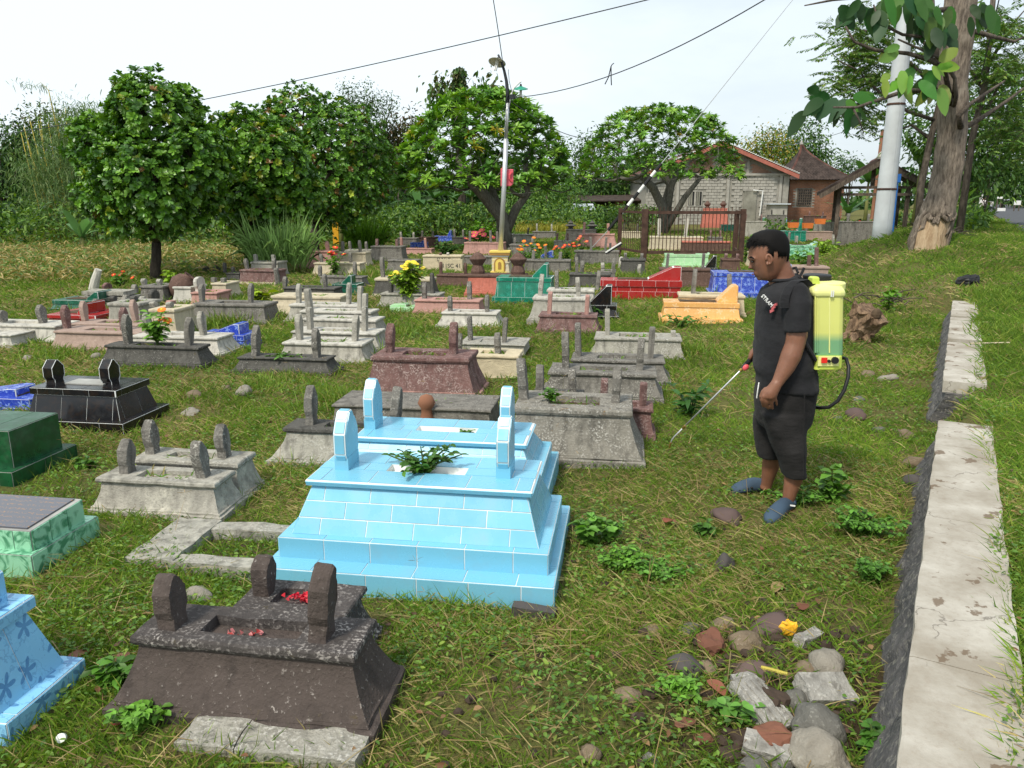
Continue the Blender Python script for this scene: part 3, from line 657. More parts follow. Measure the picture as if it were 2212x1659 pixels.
# tombs with a wedge shaped headboard in one colour of tile
def wtomb(label, mat, xl, xr, yt, yb, wx, wy, h=.34, D=.5, flare=.07, tw=.25, band=.07, rows=None, style='taper', gm='grout', left=False):
    t, Lc, hh, ctr = place(xl, xr, yt, yb, h, D, flare, label)
    m_, g_ = M[mat], M[gm]
    if style == 'taper':
        tiled_box(t, Lc + 2 * flare, D + 2 * flare, -.06, hh * .24, m_, g_, tw, [0, 1], off=(.2,), name='plinth', toprows=[0, .14, .86, 1])
        tiled_box(t, Lc + flare * .6, D + flare * .6, hh * .24, hh - band, m_, g_, tw, rows or [0, 1], Lt=Lc - .03, Dt=D - .03, sides='frl', off=(.2, .7))
    elif style == 'steps':
        tiled_box(t, Lc, D, -.06, hh * .42, m_, g_, tw, [0, 1], off=(.2,), name='plinth', toprows=[0, .14, .86, 1])
        tiled_box(t, Lc - .05, D - .05, hh * .42, hh - band, m_, g_, tw, [0, 1], sides='frl', off=(.2,))
    tiled_box(t, Lc, D, hh - band, hh, m_, g_, tw, [0, 1], off=(.2,), name='cap', toprows=[0, .16, .84, 1])
    roughen(MB().box((-.04 * Lc, 0, hh - .0), (Lc * .5, D * .55, .03)).build('soil', M['soil'], t), 3, .01, 12, 2)
    a, _ = lx_of(t, ctr, wx[0], wy); c, z = lx_of(t, ctr, wx[1], wy)
    wedge(t, a, c, hh, hh + .02, z, D * .62, m_, g_)
    return t, ctr, hh, Lc
wtomb('teal green tiled tomb with a sloping headboard, two rows of patterned tiles', 'teal', 1072, 1191, 600, 656, (1152, 1184), 569, D=.55)
wtomb('long brick red tiled tomb in two bands with a sloping headboard at its right end', 'red', 1297, 1474, 606, 648, (1400, 1471), 576, D=.55, style='steps', band=.12, gm='grout')
wtomb('apricot orange tiled tomb with floral tiles and a sloping headboard', 'orange', 1435, 1598, 655, 700, (1550, 1592), 616, D=.5, flare=.06, gm='orange')
wtomb('royal blue tiled tomb with star flowers behind the spraying man', 'royal', 1542, 1712, 590, 646, (1690, 1706), 570, D=.6)
wtomb('small black tiled tomb with a wedge headboard left of the red one', 'black', 1270, 1332, 660, 690, (1274, 1322), 616, D=.4, flare=.05)
wtomb('royal blue tiled tomb with a wedge headboard among the grey tombs at left', 'royal', 424, 526, 724, 752, (470, 526), 698, D=.42, flare=.02)
wtomb('royal blue tiled wedge tomb beside the black tomb at the left edge', 'royal', -70, 62, 861, 886, (-30, 55), 835, D=.4, flare=.04)
wtomb('red tiled grave border with a red headboard at far left', 'red', 99, 206, 681, 708, (186, 206), 652, D=.7, flare=.02, style='steps', band=.05)
wtomb('dark green tiled tomb with stepped border at far left beside the corn', 'forest', 112, 200, 649, 672, (201, 226), 628, D=.6, flare=.06)
wtomb('dark green flowered tile tomb with wedge behind the cream tombs', 'forest', 717, 771, 614, 640, (742, 763), 594, D=.4, flare=.03)
wtomb('low pale green tiled headboard in the grass left of the pink tomb', 'palemint', 842, 893, 664, 674, (846, 880), 656, D=.35, flare=.01)
wtomb('pale green tiled tomb with flowers standing before the iron fence', 'palemint', 1437, 1531, 550, 580, (1529, 1532), 546, D=.55, flare=.05)
wtomb('small black tiled wedge headboard beside the pale green tomb', 'black', 1518, 1550, 579, 590, (1524, 1547), 552, D=.35, flare=.03)
wtomb('mint green tiled tomb behind the head of the man', 'mint', 1700, 1764, 530, 558, (1752, 1763), 522, D=.6, flare=.05)
wtomb('dark teal tiled tomb in the back behind the mint one', 'teal', 1690, 1742, 499, 524, (1724, 1732), 471, D=.6, flare=.02)
wtomb('long dark teal tiled tomb behind the iron fence', 'teal', 1560, 1664, 486, 500, (1644, 1652), 470, D=.8, flare=.02, tw=.5)
wtomb('bright blue tiled tomb far back below the brick house', 'paleblue', 1672, 1700, 475, 492, (1694, 1699), 470, D=.6, flare=.02)
wtomb('royal blue tomb block seen between two pink headstones', 'royal', 886, 918, 524, 537, (912, 917), 519, D=.5, flare=.02)
wtomb('royal blue tomb with two blue posts behind the shrub', 'royal', 938, 976, 510, 523, (968, 975), 497, D=.5, flare=.03)
wtomb('small royal blue wedge in the zinnia patch', 'royal', 1168, 1196, 553, 560, (1170, 1195), 542, D=.3, flare=.01)

# green block at the left edge, mint tomb with an inscribed plaque, pale blue floral tomb: right ends only are in view
def corner_tomb(label, px, py, name='tiled_tomb'):
    p = gnd(px, py); t = thing(name, label, 'tomb', (p[0], p[1], p[2]), YAW, GRAVES); return t
t = corner_tomb('bottle green tiled block tomb at the left edge of the picture', 30, 1052)
tiled_box(t, 1.3, .62, -.05, .10, M['bottle'], M['groutgrey'], .3, [0, 1], off=(0,), x0=-.65, y0=.31, name='plinth', toprows=[0, .2, .8, 1])
tiled_box(t, 1.1, .46, .10, .36, M['bottle'], M['groutgrey'], .46, [0, 1], off=(0,), x0=-.60, y0=.31, toprows=[0, 1])
FOOT.append((t.location.x - .6, t.location.y + .38, .7, .4, YAW))
t = corner_tomb('mint green marbled tile tomb with a dark sloping name plaque', 75, 1247)
tiled_box(t, 1.1, .50, -.05, .115, M['mint'], M['groutgrey'], .3, [0, 1], off=(0,), x0=-.55, y0=.25, name='plinth', toprows=[0, .25, .75, 1])
o = MB().add([(-1.03, .05, .115), (-.03, .05, .115), (-.03, .43, .115), (-1.03, .43, .115), (-1.03, .05, .225), (-.03, .05, .225), (-.03, .43, .245), (-1.03, .43, .245)], [(0, 3, 2, 1), (4, 5, 6, 7), (0, 1, 5, 4), (1, 2, 6, 5), (2, 3, 7, 6), (3, 0, 4, 7)]).build('headboard', M['groutgrey'], t)
tile_face(t, (-.53, .05, .115), (1, 0, 0), (0, 0, .108), .5, .5, [0, 1], .3, (.0,), M['mint'])
for a, c, z0, z1 in ((.053, .175, .222, .229), (.18, .30, .229, .236), (.305, .427, .236, .243)):
    MB().add([(-.032, a, .12), (-.032, c, .12), (-.032, c, z1), (-.032, a, z0), (-.024, a, .12), (-.024, c, .12), (-.024, c, z1), (-.024, a, z0)], [(0, 3, 2, 1), (4, 5, 6, 7), (0, 1, 5, 4), (1, 2, 6, 5), (2, 3, 7, 6), (3, 0, 4, 7)]).build('tile', M['mint'], t)
m, nt, b, o_ = newmat('name_plaque'); v = ocoord(nt); n1 = noi(nt, v, 55, 3, .6, (1, 3.2, 1)); n2 = noi(nt, v, 4, 3)
lines = N(nt, 'ShaderNodeTexWave', wave_type='BANDS', bands_direction='Y', i_Scale=7.0); nt.links.new(v, lines.inputs[0])
f = mul(nt, mul(nt, ramp(nt, n1, .56, .60), ramp(nt, lines.outputs[1], .5, .7)), .7)
nt.links.new(mixc(nt, f, (.105, .105, .125), (.42, .20, .05)), b.inputs['Base Color']); b.inputs['Roughness'].default_value = .25
q4 = [(-1.0, .065, .2265), (-.06, .065, .2265), (-.06, .415, .245), (-1.0, .415, .245)]
MB().add(q4 + [(x, y, z + .008) for x, y, z in q4], [(0, 3, 2, 1), (4, 5, 6, 7), (0, 1, 5, 4), (1, 2, 6, 5), (2, 3, 7, 6), (3, 0, 4, 7)]).build('plaque', m, t)
FOOT.append((t.location.x - .5, t.location.y + .38, .6, .36, YAW))
t = corner_tomb('pale blue tomb with dark blue flower tiles in the lower left corner', 22, 1612)
PB = M['paleblue']
tiled_box(t, 1.3, .40, -.05, .09, PB, G, .3, [0, 1], off=(0,), x0=-.65, y0=.20, name='plinth', toprows=[0, .12, .88, 1])
tiled_box(t, 1.14, .33, .09, .35, PB, G, .30, [0, 1], Lt=.98, Dt=.20, sides='frl', off=(.5,), x0=-.63, y0=.20)
tiled_box(t, 1.03, .26, .35, .395, PB, G, .30, [0, 1], off=(0,), x0=-.63, y0=.20, name='cap', toprows=[0, .2, .8, 1])
tiled_box(t, .93, .17, .395, .515, PB, G, .5, [0, 1], off=(0,), x0=-.655, y0=.20, name='headboard', toprows=[0, 1])
FOOT.append((t.location.x - .62, t.location.y + .28, .66, .22, YAW))

# cement tombs, nearest first: left and right end of the cap's front edge, its height in the picture, the ground line
T = tomb
T('dark brown cement tomb nearest the camera, salt stained top, red petals in its pit', 'darkbrown', 283, 764, 1394, 1585, hs=[(372, 1228), (690, 1205)], hmat='darkbrown', ybk=1322, flare=.085, hw=.19, ht=.085, capm='brownpale', style='point', hy=-.03)
T('small dark brown tomb behind the nearest one with bright red petals', 'brownpale', 500, 745, 1322, None, h=.26, hs=[(562, 1197)], hmat='darkbrown', D=.26, flare=.05, hw=.16, ht=.085)
T('grey pebbledash tomb with orange lichen, front one of the speckled pair', 'speckle', 208, 462, 1039, 1122, hs=[(266, 945), (432, 945)], ybk=1010, flare=.05, hmat='grey', style='point', hw=.17, ht=.075, capm='lightgrey')
T('grey speckled tomb with two nisan stones, rear one of the speckled pair', 'speckle', 284, 511, 996, None, h=.27, hs=[(322, 904), (478, 912)], ybk=968, flare=.05, hmat='grey', style='point', hw=.17, ht=.075, capm='lightgrey')
T('white washed tomb with black moulded cap left of the sky blue pair', 'lightgrey', 611, 905, 930, 1016, hs=[(667, 829), (850, 831)], hmat='grey', ybk=912, flare=.10, style='point', hw=.19, ht=.07, capm='dark')
T('long grey tomb with orange lichen right of the sky blue pair', 'greyorange', 1108, 1367, 884, 1012, hs=[(1133, 770), (1332, 789)], ybk=846, hmat='grey', style='point', flare=.10, hw=.20, ht=.075)
T('small grey tomb squeezed behind the lichen stained one', 'dark', 1146, 1258, 858, None, h=0.29, hs=[(1167, 785), (1238, 795)], hmat='grey', D=.3, flare=.03, hw=.16, ht=.07)
T('small mauve tomb with reddish stones poking out behind the lichen stained one', 'mauve', 1285, 1412, 882, None, h=.26, hs=[(1306, 814), (1390, 824)], D=.28, flare=.03, hw=.16, ht=.065, style='post')
T('grey tomb with black streaks, front one of the dark pair at centre right', 'grey', 1184, 1420, 806, 868, hs=[(1224, 714), (1384, 727)], D=.42, style='point', flare=.07, hw=.19, ht=.075)
T('grey tomb with black streaks, rear one of the dark pair at centre right', 'grey', 1233, 1437, 779, None, h=0.235, hs=[(1251, 695), (1408, 704)], D=.42, style='post', flare=.07, hw=.18, ht=.07)
T('pale grey tomb with bare front right of the dark pair', 'lightgrey', 1284, 1474, 731, 778, hs=[(1314, 665), (1455, 717)], D=.45, style='post', flare=.05, hw=.16, ht=.07)
T('tall mottled pink and brown tomb right behind the sky blue pair', 'mauve', 800, 1013, 772, 868, hs=[(840, 695), (978, 694)], D=.48, flare=.09, hw=.20, ht=.085, pm='pink', style='point')
T('low mossy cement footing below the mottled pink tomb', 'grey', 716, 1060, 880, 925, D=.5, flare=.02, pit=False, plinth=False, name='grave_footing')
T('square beige plastered tomb right of the mottled pink one', 'beige', 1000, 1120, 768, 818, hs=[(990, 718), (1076, 716)], hmat='grey', D=.42, flare=.02, plinth=False, hw=.17, ht=.07, style='point')
T('flat bare cement grave slab behind the beige tomb', 'lightgrey', 990, 1134, 744, 764, hs=[(1016, 680), (1089, 684)], hmat='grey', D=.55, flare=.01, plinth=False, hw=.15, ht=.06, style='post')
T('dark grey tomb with a green plant in its pit, left of centre', 'dark', 225, 427, 748, 793, hs=[(269, 676), (402, 683)], hmat='grey', ybk=738, flare=.06, hw=.22, ht=.075)
T('whitewashed tomb hidden behind the dark grey one with the plant', 'white', 281, 469, 728, None, h=0.215, hs=[(318, 673), (435, 670)], hmat='lightgrey', D=.42, flare=.07, hw=.2, ht=.07)
T('pinkish brown long tomb with a brick lying on top', 'pinkbeige', 115, 300, 717, 760, hs=[(138, 657, 'mauve'), (262, 662, 'mauve')], D=.45, flare=.06, hw=.2, ht=.08)
T('pink beige tomb behind the one with the brick', 'pinkbeige', 154, 306, 700, None, h=0.235, hs=[(178, 648), (288, 645)], D=.42, flare=.05, hw=.19, ht=.075)
T('whitewashed tomb with grey nisan stones at the left edge', 'white', -70, 117, 702, 738, hs=[(4, 668), (88, 656)], hmat='grey', D=.5, flare=.04, hw=.24, ht=.08)
T('low white tomb corner cut by the left edge', 'white', -160, 22, 722, 748, D=.5, flare=.03)
T('dark grey tomb with upright weeds in its open pit', 'dark', 512, 706, 774, 808, hs=[(547, 700), (681, 706)], ybk=763, flare=.06, hw=.22, ht=.075, hmat='grey', style='point')
T('white weathered tomb, first of the row behind the dark grey one with weeds', 'lightgrey', 609, 782, 742, 786, hs=[(644, 676), (764, 678)], D=.45, flare=.07, hw=.2, ht=.075, capm='white')
T('white weathered tomb, second of the left centre row', 'lightgrey', 628, 812, 718, None, h=0.215, hs=[(668, 662), (786, 660)], D=.4, flare=.07, hw=.17, ht=.07, capm='white', style='post')
T('white weathered tomb, third of the left centre row', 'lightgrey', 652, 812, 690, None, h=0.25, hs=[(669, 622), (785, 632)], D=.4, flare=.07, hw=.17, ht=.07, capm='white', style='post')
T('white weathered tomb, fourth of the left centre row', 'lightgrey', 647, 800, 673, None, h=0.26, hs=[(664, 622), (775, 616)], D=.4, flare=.06, hw=.17, ht=.07, capm='white', style='post')
T('white weathered tomb, rearmost of the left centre row', 'lightgrey', 624, 772, 659, None, h=0.285, hs=[(643, 611), (751, 609)], D=.4, flare=.08, hw=.18, ht=.07, capm='white', style='point')
T('smooth cream tomb with stepped plinth behind the white row', 'cream', 585, 735, 640, None, h=0.335, D=.5, flare=.08, pit=True)
T('dark tomb overgrown with grass behind the cream one', 'dark', 610, 722, 622, 650, hs=[(614, 596), (702, 590)], hmat='grey', D=.45, flare=.04, hw=.18, ht=.08)
T('grey tomb with tall grass right of the overgrown one', 'grey', 690, 782, 598, 620, hs=[(690, 572), (765, 564)], D=.4, flare=.04, hw=.17, ht=.08)
T('cream and white tomb under the red roses', 'cream', 677, 777, 568, 596, hs=[(694, 547), (757, 544)], hmat='grey', D=.45, flare=.05, hw=.17, ht=.08)
T('big pink plastered tomb on a high plinth at the foot of the right dark tree', 'pink', 638, 716, 542, 582, hs=[(656, 520), (707, 520)], D=.55, flare=.10, hw=.2, ht=.1)
T('pale tomb with white cap behind the red roses', 'cream', 727, 790, 545, None, h=.4, hs=[(739, 520), (777, 518)], hmat='grey', D=.5, flare=.04, hw=.17, ht=.09)
T('mottled mauve tomb on a white ledge in the left middle', 'mauve', 516, 600, 583, 617, hs=[(532, 557), (590, 556)], D=.45, flare=.03, hw=.18, ht=.08, hmat='grey', pm='cream')
T('dark little tomb left of the mottled mauve one', 'dark', 487, 516, 590, 606, hs=[(484, 566), (503, 575)], D=.4, flare=.02, hw=.16, ht=.07)
T('pink tomb with rounded headstone in the left middle', 'pink', 411, 468, 632, 662, hs=[(431, 596, 'white')], style='round', D=.55, flare=.03, hw=.5, ht=.09)
T('grey tomb smothered by creeping grass', 'grey', 414, 570, 657, 700, hs=[(433, 612), (538, 610)], D=.5, flare=.04, hw=.2, ht=.07)
T('white mottled tomb in open grass right of centre', 'white', 952, 1073, 676, 708, hs=[(972, 637), (1052, 635)], hmat='grey', D=.42, flare=.07, hw=.19, ht=.07, style='point')
T('low pink tomb behind the white mottled one', 'pink', 894, 1036, 649, 680, hs=[(916, 608), (1014, 606)], hmat='grey', D=.45, flare=.03, hw=.2, ht=.08, style='point')
T('grey tomb with dark round stones under the yellow flower bush', 'lightgrey', 820, 950, 635, 664, hs=[(843, 588), (934, 588)], hmat='dark', D=.42, flare=.04, hw=.26, ht=.07, style='round')
T('grey tomb with cream mouldings behind the yellow flower bush', 'dark', 808, 930, 602, 646, hs=[(826, 553)], hmat='grey', D=.5, flare=.06, hw=.2, ht=.08, pm='cream', capm='cream')
T('long dark pink tomb joined to the urn topped one', 'brown', 942, 1012, 594, 620, hs=[(952, 564), (1006, 566)], D=.5, flare=.03, hw=.17, ht=.07)
tu = T('red brown ornate tomb with two urn finials on its cap', 'salmon', 1009, 1134, 594, 640, D=.5, flare=.06, pit=False, capm='brown')
T('white mottled tomb right of the teal one', 'lightgrey', 1150, 1274, 643, 700, hs=[(1167, 590), (1251, 597)], D=.45, flare=.08, hw=.19, ht=.075, style='point', capm='white')
T('white tomb behind the mottled one right of the teal tomb', 'white', 1181, 1284, 626, None, h=0.355, hs=[(1203, 583), (1291, 583)], hmat='grey', D=.4, flare=.06, hw=.18, ht=.075, style='point')
T('mauve tomb with two red posts right of centre', 'mauve', 1163, 1290, 682, 722, hs=[(1187, 628, 'pink'), (1268, 635, 'pink')], D=.42, flare=.06, hw=.17, ht=.07, style='post')
T('dark grey tomb with a bare pale stone at each end left of the red one', 'dark', 1229, 1320, 592, 622, hs=[(1247, 554), (1326, 556)], hmat='grey', D=.45, flare=.03, hw=.18, ht=.08)
T('long bare cement tomb across the middle below the zinnias', 'grey', 1132, 1232, 562, 590, hs=[(1152, 540), (1210, 543)], D=.5, flare=.02, hw=.17, ht=.1, style='post')
T('beige tomb with two tall grey posts behind the apricot one', 'beige', 1467, 1611, 638, None, h=.36, hs=[(1500, 579, 'grey'), (1579, 590, 'grey')], D=.5, flare=.03, hw=.18, ht=.08, style='point')
T('brown streaked tomb between the red and pale green ones', 'brown', 1425, 1537, 581, 624, hs=[(1442, 546), (1520, 546)], hmat='grey', D=.5, flare=.04, hw=.17, ht=.07, style='post')
T('pink plastered tomb with two pink posts left of the iron fence', 'pink', 1251, 1328, 506, 536, hs=[(1261, 479), (1315, 482)], D=.8, flare=.12, hw=.2, ht=.12, style='post')
T('grey tomb before the pink plastered one left of the fence', 'grey', 1240, 1338, 542, None, h=.4, hs=[(1278, 511), (1308, 511), (1318, 524, 'dark')], D=.5, flare=.03, hw=.16, ht=.08, style='post')
T('cream mottled tomb seen through the fence bars', 'cream', 1404, 1520, 512, 542, hs=[(1425, 471, 'white'), (1482, 471, 'white')], D=.9, flare=.04, hw=.2, ht=.14, style='slabtop')
T('brown tomb with a red tiled rim inside the fence', 'brown', 1474, 1580, 522, 545, D=.6, flare=.02, capm='salmon', pit=True)
ts = T('salmon red two tier tomb with twin finials behind the fence', 'salmon', 1521, 1572, 450, 492, D=.9, flare=.12, pit=False)
T('pale pink long tomb behind the sprayer tank', 'pinkbeige', 1700, 1793, 576, 602, hs=[(1749, 550, 'brown'), (1767, 533, 'mauve')], D=.5, flare=.01, hw=.16, ht=.08, style='post', pit=False)
T('pinkish tomb at the foot of the bank', 'pinkbeige', 1735, 1800, 500, 522, hs=[(1742, 490, 'grey'), (1768, 484, 'grey')], D=.6, flare=.02, hw=.18, ht=.1, style='post')
T('small pink tomb with two pink posts before the royal blue block', 'pink', 854, 932, 537, 551, hs=[(867, 512), (920, 513)], D=.5, flare=.05, hw=.18, ht=.09, style='post')
T('mottled pink tomb below the pink zinnias', 'pink', 1002, 1088, 524, 552, hs=[(1015, 498, 'grey'), (1060, 497, 'grey'), (1075, 499, 'grey')], D=.6, flare=.06, hw=.16, ht=.09, style='post')
tw_ = T('bare cement tomb with a painted name on its front', 'beige', 912, 996, 552, 582, hs=[(952, 566, 'mauve'), (968, 561, 'white')], D=.5, flare=.03, hw=.16, ht=.07, plinth=False)
T('grey block walled tomb left of the yellow pedestal', 'grey', 1000, 1064, 554, 574, D=.5, flare=.02, plinth=False)
T('grey tomb half covered by the yellow flower bush at back', 'grey', 836, 900, 562, 588, D=.5, flare=.04)
# far rows: small weathered tombs of which little more than stones and caps shows
far = [(800, 868, 532, 515, 'grey', 'dull grey tomb in the back row right of the elephant grass'), (745, 800, 540, 520, 'lightgrey', 'little pale tomb in the back row behind the roses'),
 (905, 940, 512, 498, 'brown', 'brown tomb in the last row under the banana trees'), (858, 900, 514, 500, 'grey', 'flat grey tomb in the last row left of the brown one'),
 (976, 1005, 512, 494, 'dark', 'dark carved tomb beside the blue posts in the last row'), (1090, 1150, 506, 490, 'lightgrey', 'pale long tomb right of the frangipani trunk'),
 (1100, 1160, 528, 512, 'grey', 'grey tomb in the orange zinnia patch'), (1150, 1200, 500, 482, 'grey', 'grey tomb with a yellow topped post behind the lamp'),
 (1196, 1232, 520, 502, 'lightgrey', 'pale tomb left of the dark twin finials'), (1338, 1385, 500, 482, 'cream', 'cream tomb behind the left fence panel'),
 (1530, 1562, 512, 496, 'grey', 'grey tomb below the salmon red one'), (1600, 1655, 478, 462, 'lightgrey', 'pale grey long tomb below the block house'),
 (1700, 1730, 492, 478, 'salmon', 'orange flower box tomb below the brick house'), (1735, 1760, 492, 478, 'pink', 'pink tomb with an orange flower box'),
 (1764, 1822, 480, 466, 'lightgrey', 'whitish tomb before the timber shelter'), (1820, 1888, 478, 460, 'grey', 'grey tomb under the timber shelter'),
 (1740, 1786, 466, 456, 'brown', 'brown tomb below the lattice window'), (1660, 1700, 464, 452, 'grey', 'grey walled tomb under the house lean-to'),
 (1075, 1100, 566, 545, 'cream', 'cream tomb right behind the yellow pedestal'), (1340, 1395, 560, 545, 'dark', 'mossy dark tomb under the fence post'),
 (1296, 1330, 586, 566, 'grey', 'grey tomb in the grass left of the fence'), (1560, 1600, 560, 546, 'brown', 'brown tomb under the right fence post'),
 (1620, 1690, 545, 528, 'beige', 'yellowish low tomb between the fence and the mint one'), (1655, 1700, 512, 498, 'dark', 'dark tomb between the green tiled ones'),
 (540, 600, 566, 548, 'lightgrey', 'pale flat tomb under the middle dark tree'), (455, 488, 612, 598, 'cream', 'cream arched tomb in the corn edge'),
 (320, 376, 668, 655, 'cream', 'low cream slab tomb with a dark stone'), (372, 412, 620, 606, 'white', 'white tomb with broken plaster by the first tree trunk'),
 (300, 352, 618, 600, 'grey', 'long low grey tomb at the corn edge'), (230, 300, 655, 640, 'lightgrey', 'bare cement tomb between the red and green tiled graves')]
for i, (a, c, yt, yh, mt, lb) in enumerate(far):
    r_ = random.Random(i)
    T(lb, mt, a, c, yt, None, h={1: .28, 0: .46, 14: .8, 15: .9, 11: .8, 16: 1.0, 17: 1.0, 25: .28, 27: .30, 20: .3}.get(i, r_.uniform(.30, .42)), hs=[] if i == 22 else [(a + (c - a) * .2, yh), (c - (c - a) * .16, yh + 1)], hmat=r_.choice(['grey', 'lightgrey', 'dark', 'mauve']), style=r_.choice(['post', 'point', 'nisan']), D=.55, flare=.03, hw=.18, ht=.09)
# lone grave markers standing in the grass
mk = [(213, 684, 641, 'grey', 'point'), (276, 672, 633, 'greyorange', 'nisan'), (310, 672, 636, 'lightgrey', 'round'), (333, 660, 621, 'dark', 'nisan'), (369, 670, 647, 'pink', 'post'), (233, 628, 611, 'mauve', 'point'), (292, 638, 611, 'greyorange', 'nisan'), (398, 634, 595, 'grey', 'nisan'), (445, 589, 575, 'dark', 'point'), (469, 590, 570, 'dark', 'point'), (602, 618, 576, 'grey', 'post'), (1340, 578, 552, 'white', 'round'), (1355, 584, 568, 'grey', 'post'), (1383, 596, 568, 'lightgrey', 'point'), (1256, 594, 560, 'grey', 'nisan'), (1180, 560, 528, 'grey', 'post'), (1125, 568, 534, 'greyorange', 'post'), (1098, 556, 533, 'grey', 'post'),
 (1757, 520, 504, 'grey', 'post'), (1800, 530, 505, 'lightgrey', 'nisan'), (1812, 528, 510, 'mauve', 'post'), (1846, 526, 512, 'grey', 'post'), (1720, 526, 508, 'lightgrey', 'post'), (1702, 530, 500, 'grey', 'post'), (1835, 470, 445, 'grey', 'nisan'), (1830, 474, 450, 'lightgrey', 'post'), (1868, 474, 446, 'grey', 'point'), (1884, 470, 440, 'dark', 'nisan')]
mlab = ['lone grey nisan stone left of the boulder grave', 'green stained nisan stone above the boulder grave', 'white faced nisan stone right of the boulders', 'blackish nisan stone on a white base at left', 'short pink marker post near the cream slab', 'tiny mauve marker at the corn edge', 'greenish marker behind the boulders', 'grey carved marker near the first tree trunk', 'black pointed marker in the corn edge', 'black leaning marker beside the cream arch', 'tall grey post before the mottled mauve tomb', 'white round marker behind the red tomb', 'short grey marker behind the red tomb', 'lichen covered marker alone left of the brown streaked tomb', 'carved grey nisan in the grass right of the teal tomb', 'thin grey post in the zinnia patch', 'mottled post right of the yellow pedestal', 'slim grey post behind the yellow pedestal',
 'small grey marker at the bank foot below the pinkish tomb', 'pale carved marker on the bank', 'mauve marker on the bank', 'lone marker on the grassy bank by the pole', 'pale marker before the dark teal tomb', 'tall grey marker left of the dark teal tomb', 'carved nisan under the left shelter post', 'pale marker under the shelter roof', 'grey marker in the shelter shade', 'dark nisan close to the concrete pole']
for (x, yb_, yt_, mt, st_), lb in zip(mk, mlab):
    p = gnd(x, yb_); d = ray(x, yt_); zt = CAMZ + d[2] * (p[1] / d[1]); hgt = max(.2, zt - p[2])
    pr = STY[st_]; wd = .2; poly = [(-a * wd, z * hgt) for a, z in pr] + [(a * wd, z * hgt) for a, z in reversed(pr) if a > 0]
    o = MB().prism(poly, -.045, .045, 'x', .12).build('grave_marker', M[mt]); o.location = (p[0], p[1], p[2] - .03); o.rotation_euler = (rnd.uniform(-.08, .08), rnd.uniform(-.1, .1), YAW + rnd.uniform(-.3, .3))
    tag(o, lb, 'headstone', 'lone grave markers')
# ------------------------------------------------------------------ trees
def colmix(n, palette, weights, var=.18):
    k = rng.choice(len(palette), n, p=np.array(weights) / sum(weights)); c = np.array(palette)[k]
    return np.clip(c * (1 + rng.uniform(-var, var, (n, 1))), 0, 1)
def rosettes(C, Dv, nl, ln, wd, palette, wts, tilt=(.5, 1.1), tipcol=None):
    """C, Dv: rosette centres and axes; nl leaves each spread round the axis"""
    n = len(C); C = np.repeat(C, nl, 0); A = nrm(np.repeat(Dv, nl, 0)); ref = nrm(np.cross(A, np.tile([.3, .2, .93], (len(A), 1)))); b2 = np.cross(A, ref)
    ph = np.tile(np.arange(nl) * 2.4, n) + np.repeat(rng.uniform(0, 6.3, n), nl); ti = rng.uniform(tilt[0], tilt[1], len(A))
    rad = ref * np.cos(ph)[:, None] + b2 * np.sin(ph)[:, None]
    D = nrm(A * np.cos(ti)[:, None] + rad * np.sin(ti)[:, None]); Nn = nrm(A * np.sin(ti)[:, None] - rad * np.cos(ti)[:, None])
    col = colmix(n, palette, wts); col = np.repeat(col, nl, 0) * (1 + rng.uniform(-.2, .2, (len(A), 1)))
    L_ = ln * rng.uniform(.7, 1.15, len(A)); return C, D, Nn, L_, wd * L_ / ln, np.clip(col, 0, 1)
def limb_tree(mb, p, d, L_, r_, depth, tips, spread=.55, up=.25, kids=(2, 3), shrink=.74, n=6):
    p = Vector(p); d = Vector(d).normalized(); q_ = p + d * L_ * .5 + Vector((rnd.uniform(-1, 1), rnd.uniform(-1, 1), rnd.uniform(-.3, .6))) * L_ * .09
    e = p + d * L_
    mb.tube([p, q_, e], [r_, r_ * .86, r_ * .72], n if depth > 2 else 4)
    if depth == 0: tips.append((e, (e - q_).normalized())); return
    k = rnd.choice(kids); a0 = rnd.uniform(0, 6.3)
    u = d.cross(Vector((.2, .9, .1))).normalized(); v_ = d.cross(u)
    for i in range(k):
        a = a0 + 6.283 * i / k + rnd.uniform(-.4, .4); s = spread * rnd.uniform(.7, 1.3)
        nd = (d * math.cos(s) + (u * math.cos(a) + v_ * math.sin(a)) * math.sin(s) + Vector((0, 0, up))).normalized()
        limb_tree(mb, e, nd, L_ * shrink * rnd.uniform(.85, 1.15), r_ * (.70 if k == 2 else .62), depth - 1, tips, spread, up, kids, shrink, n)

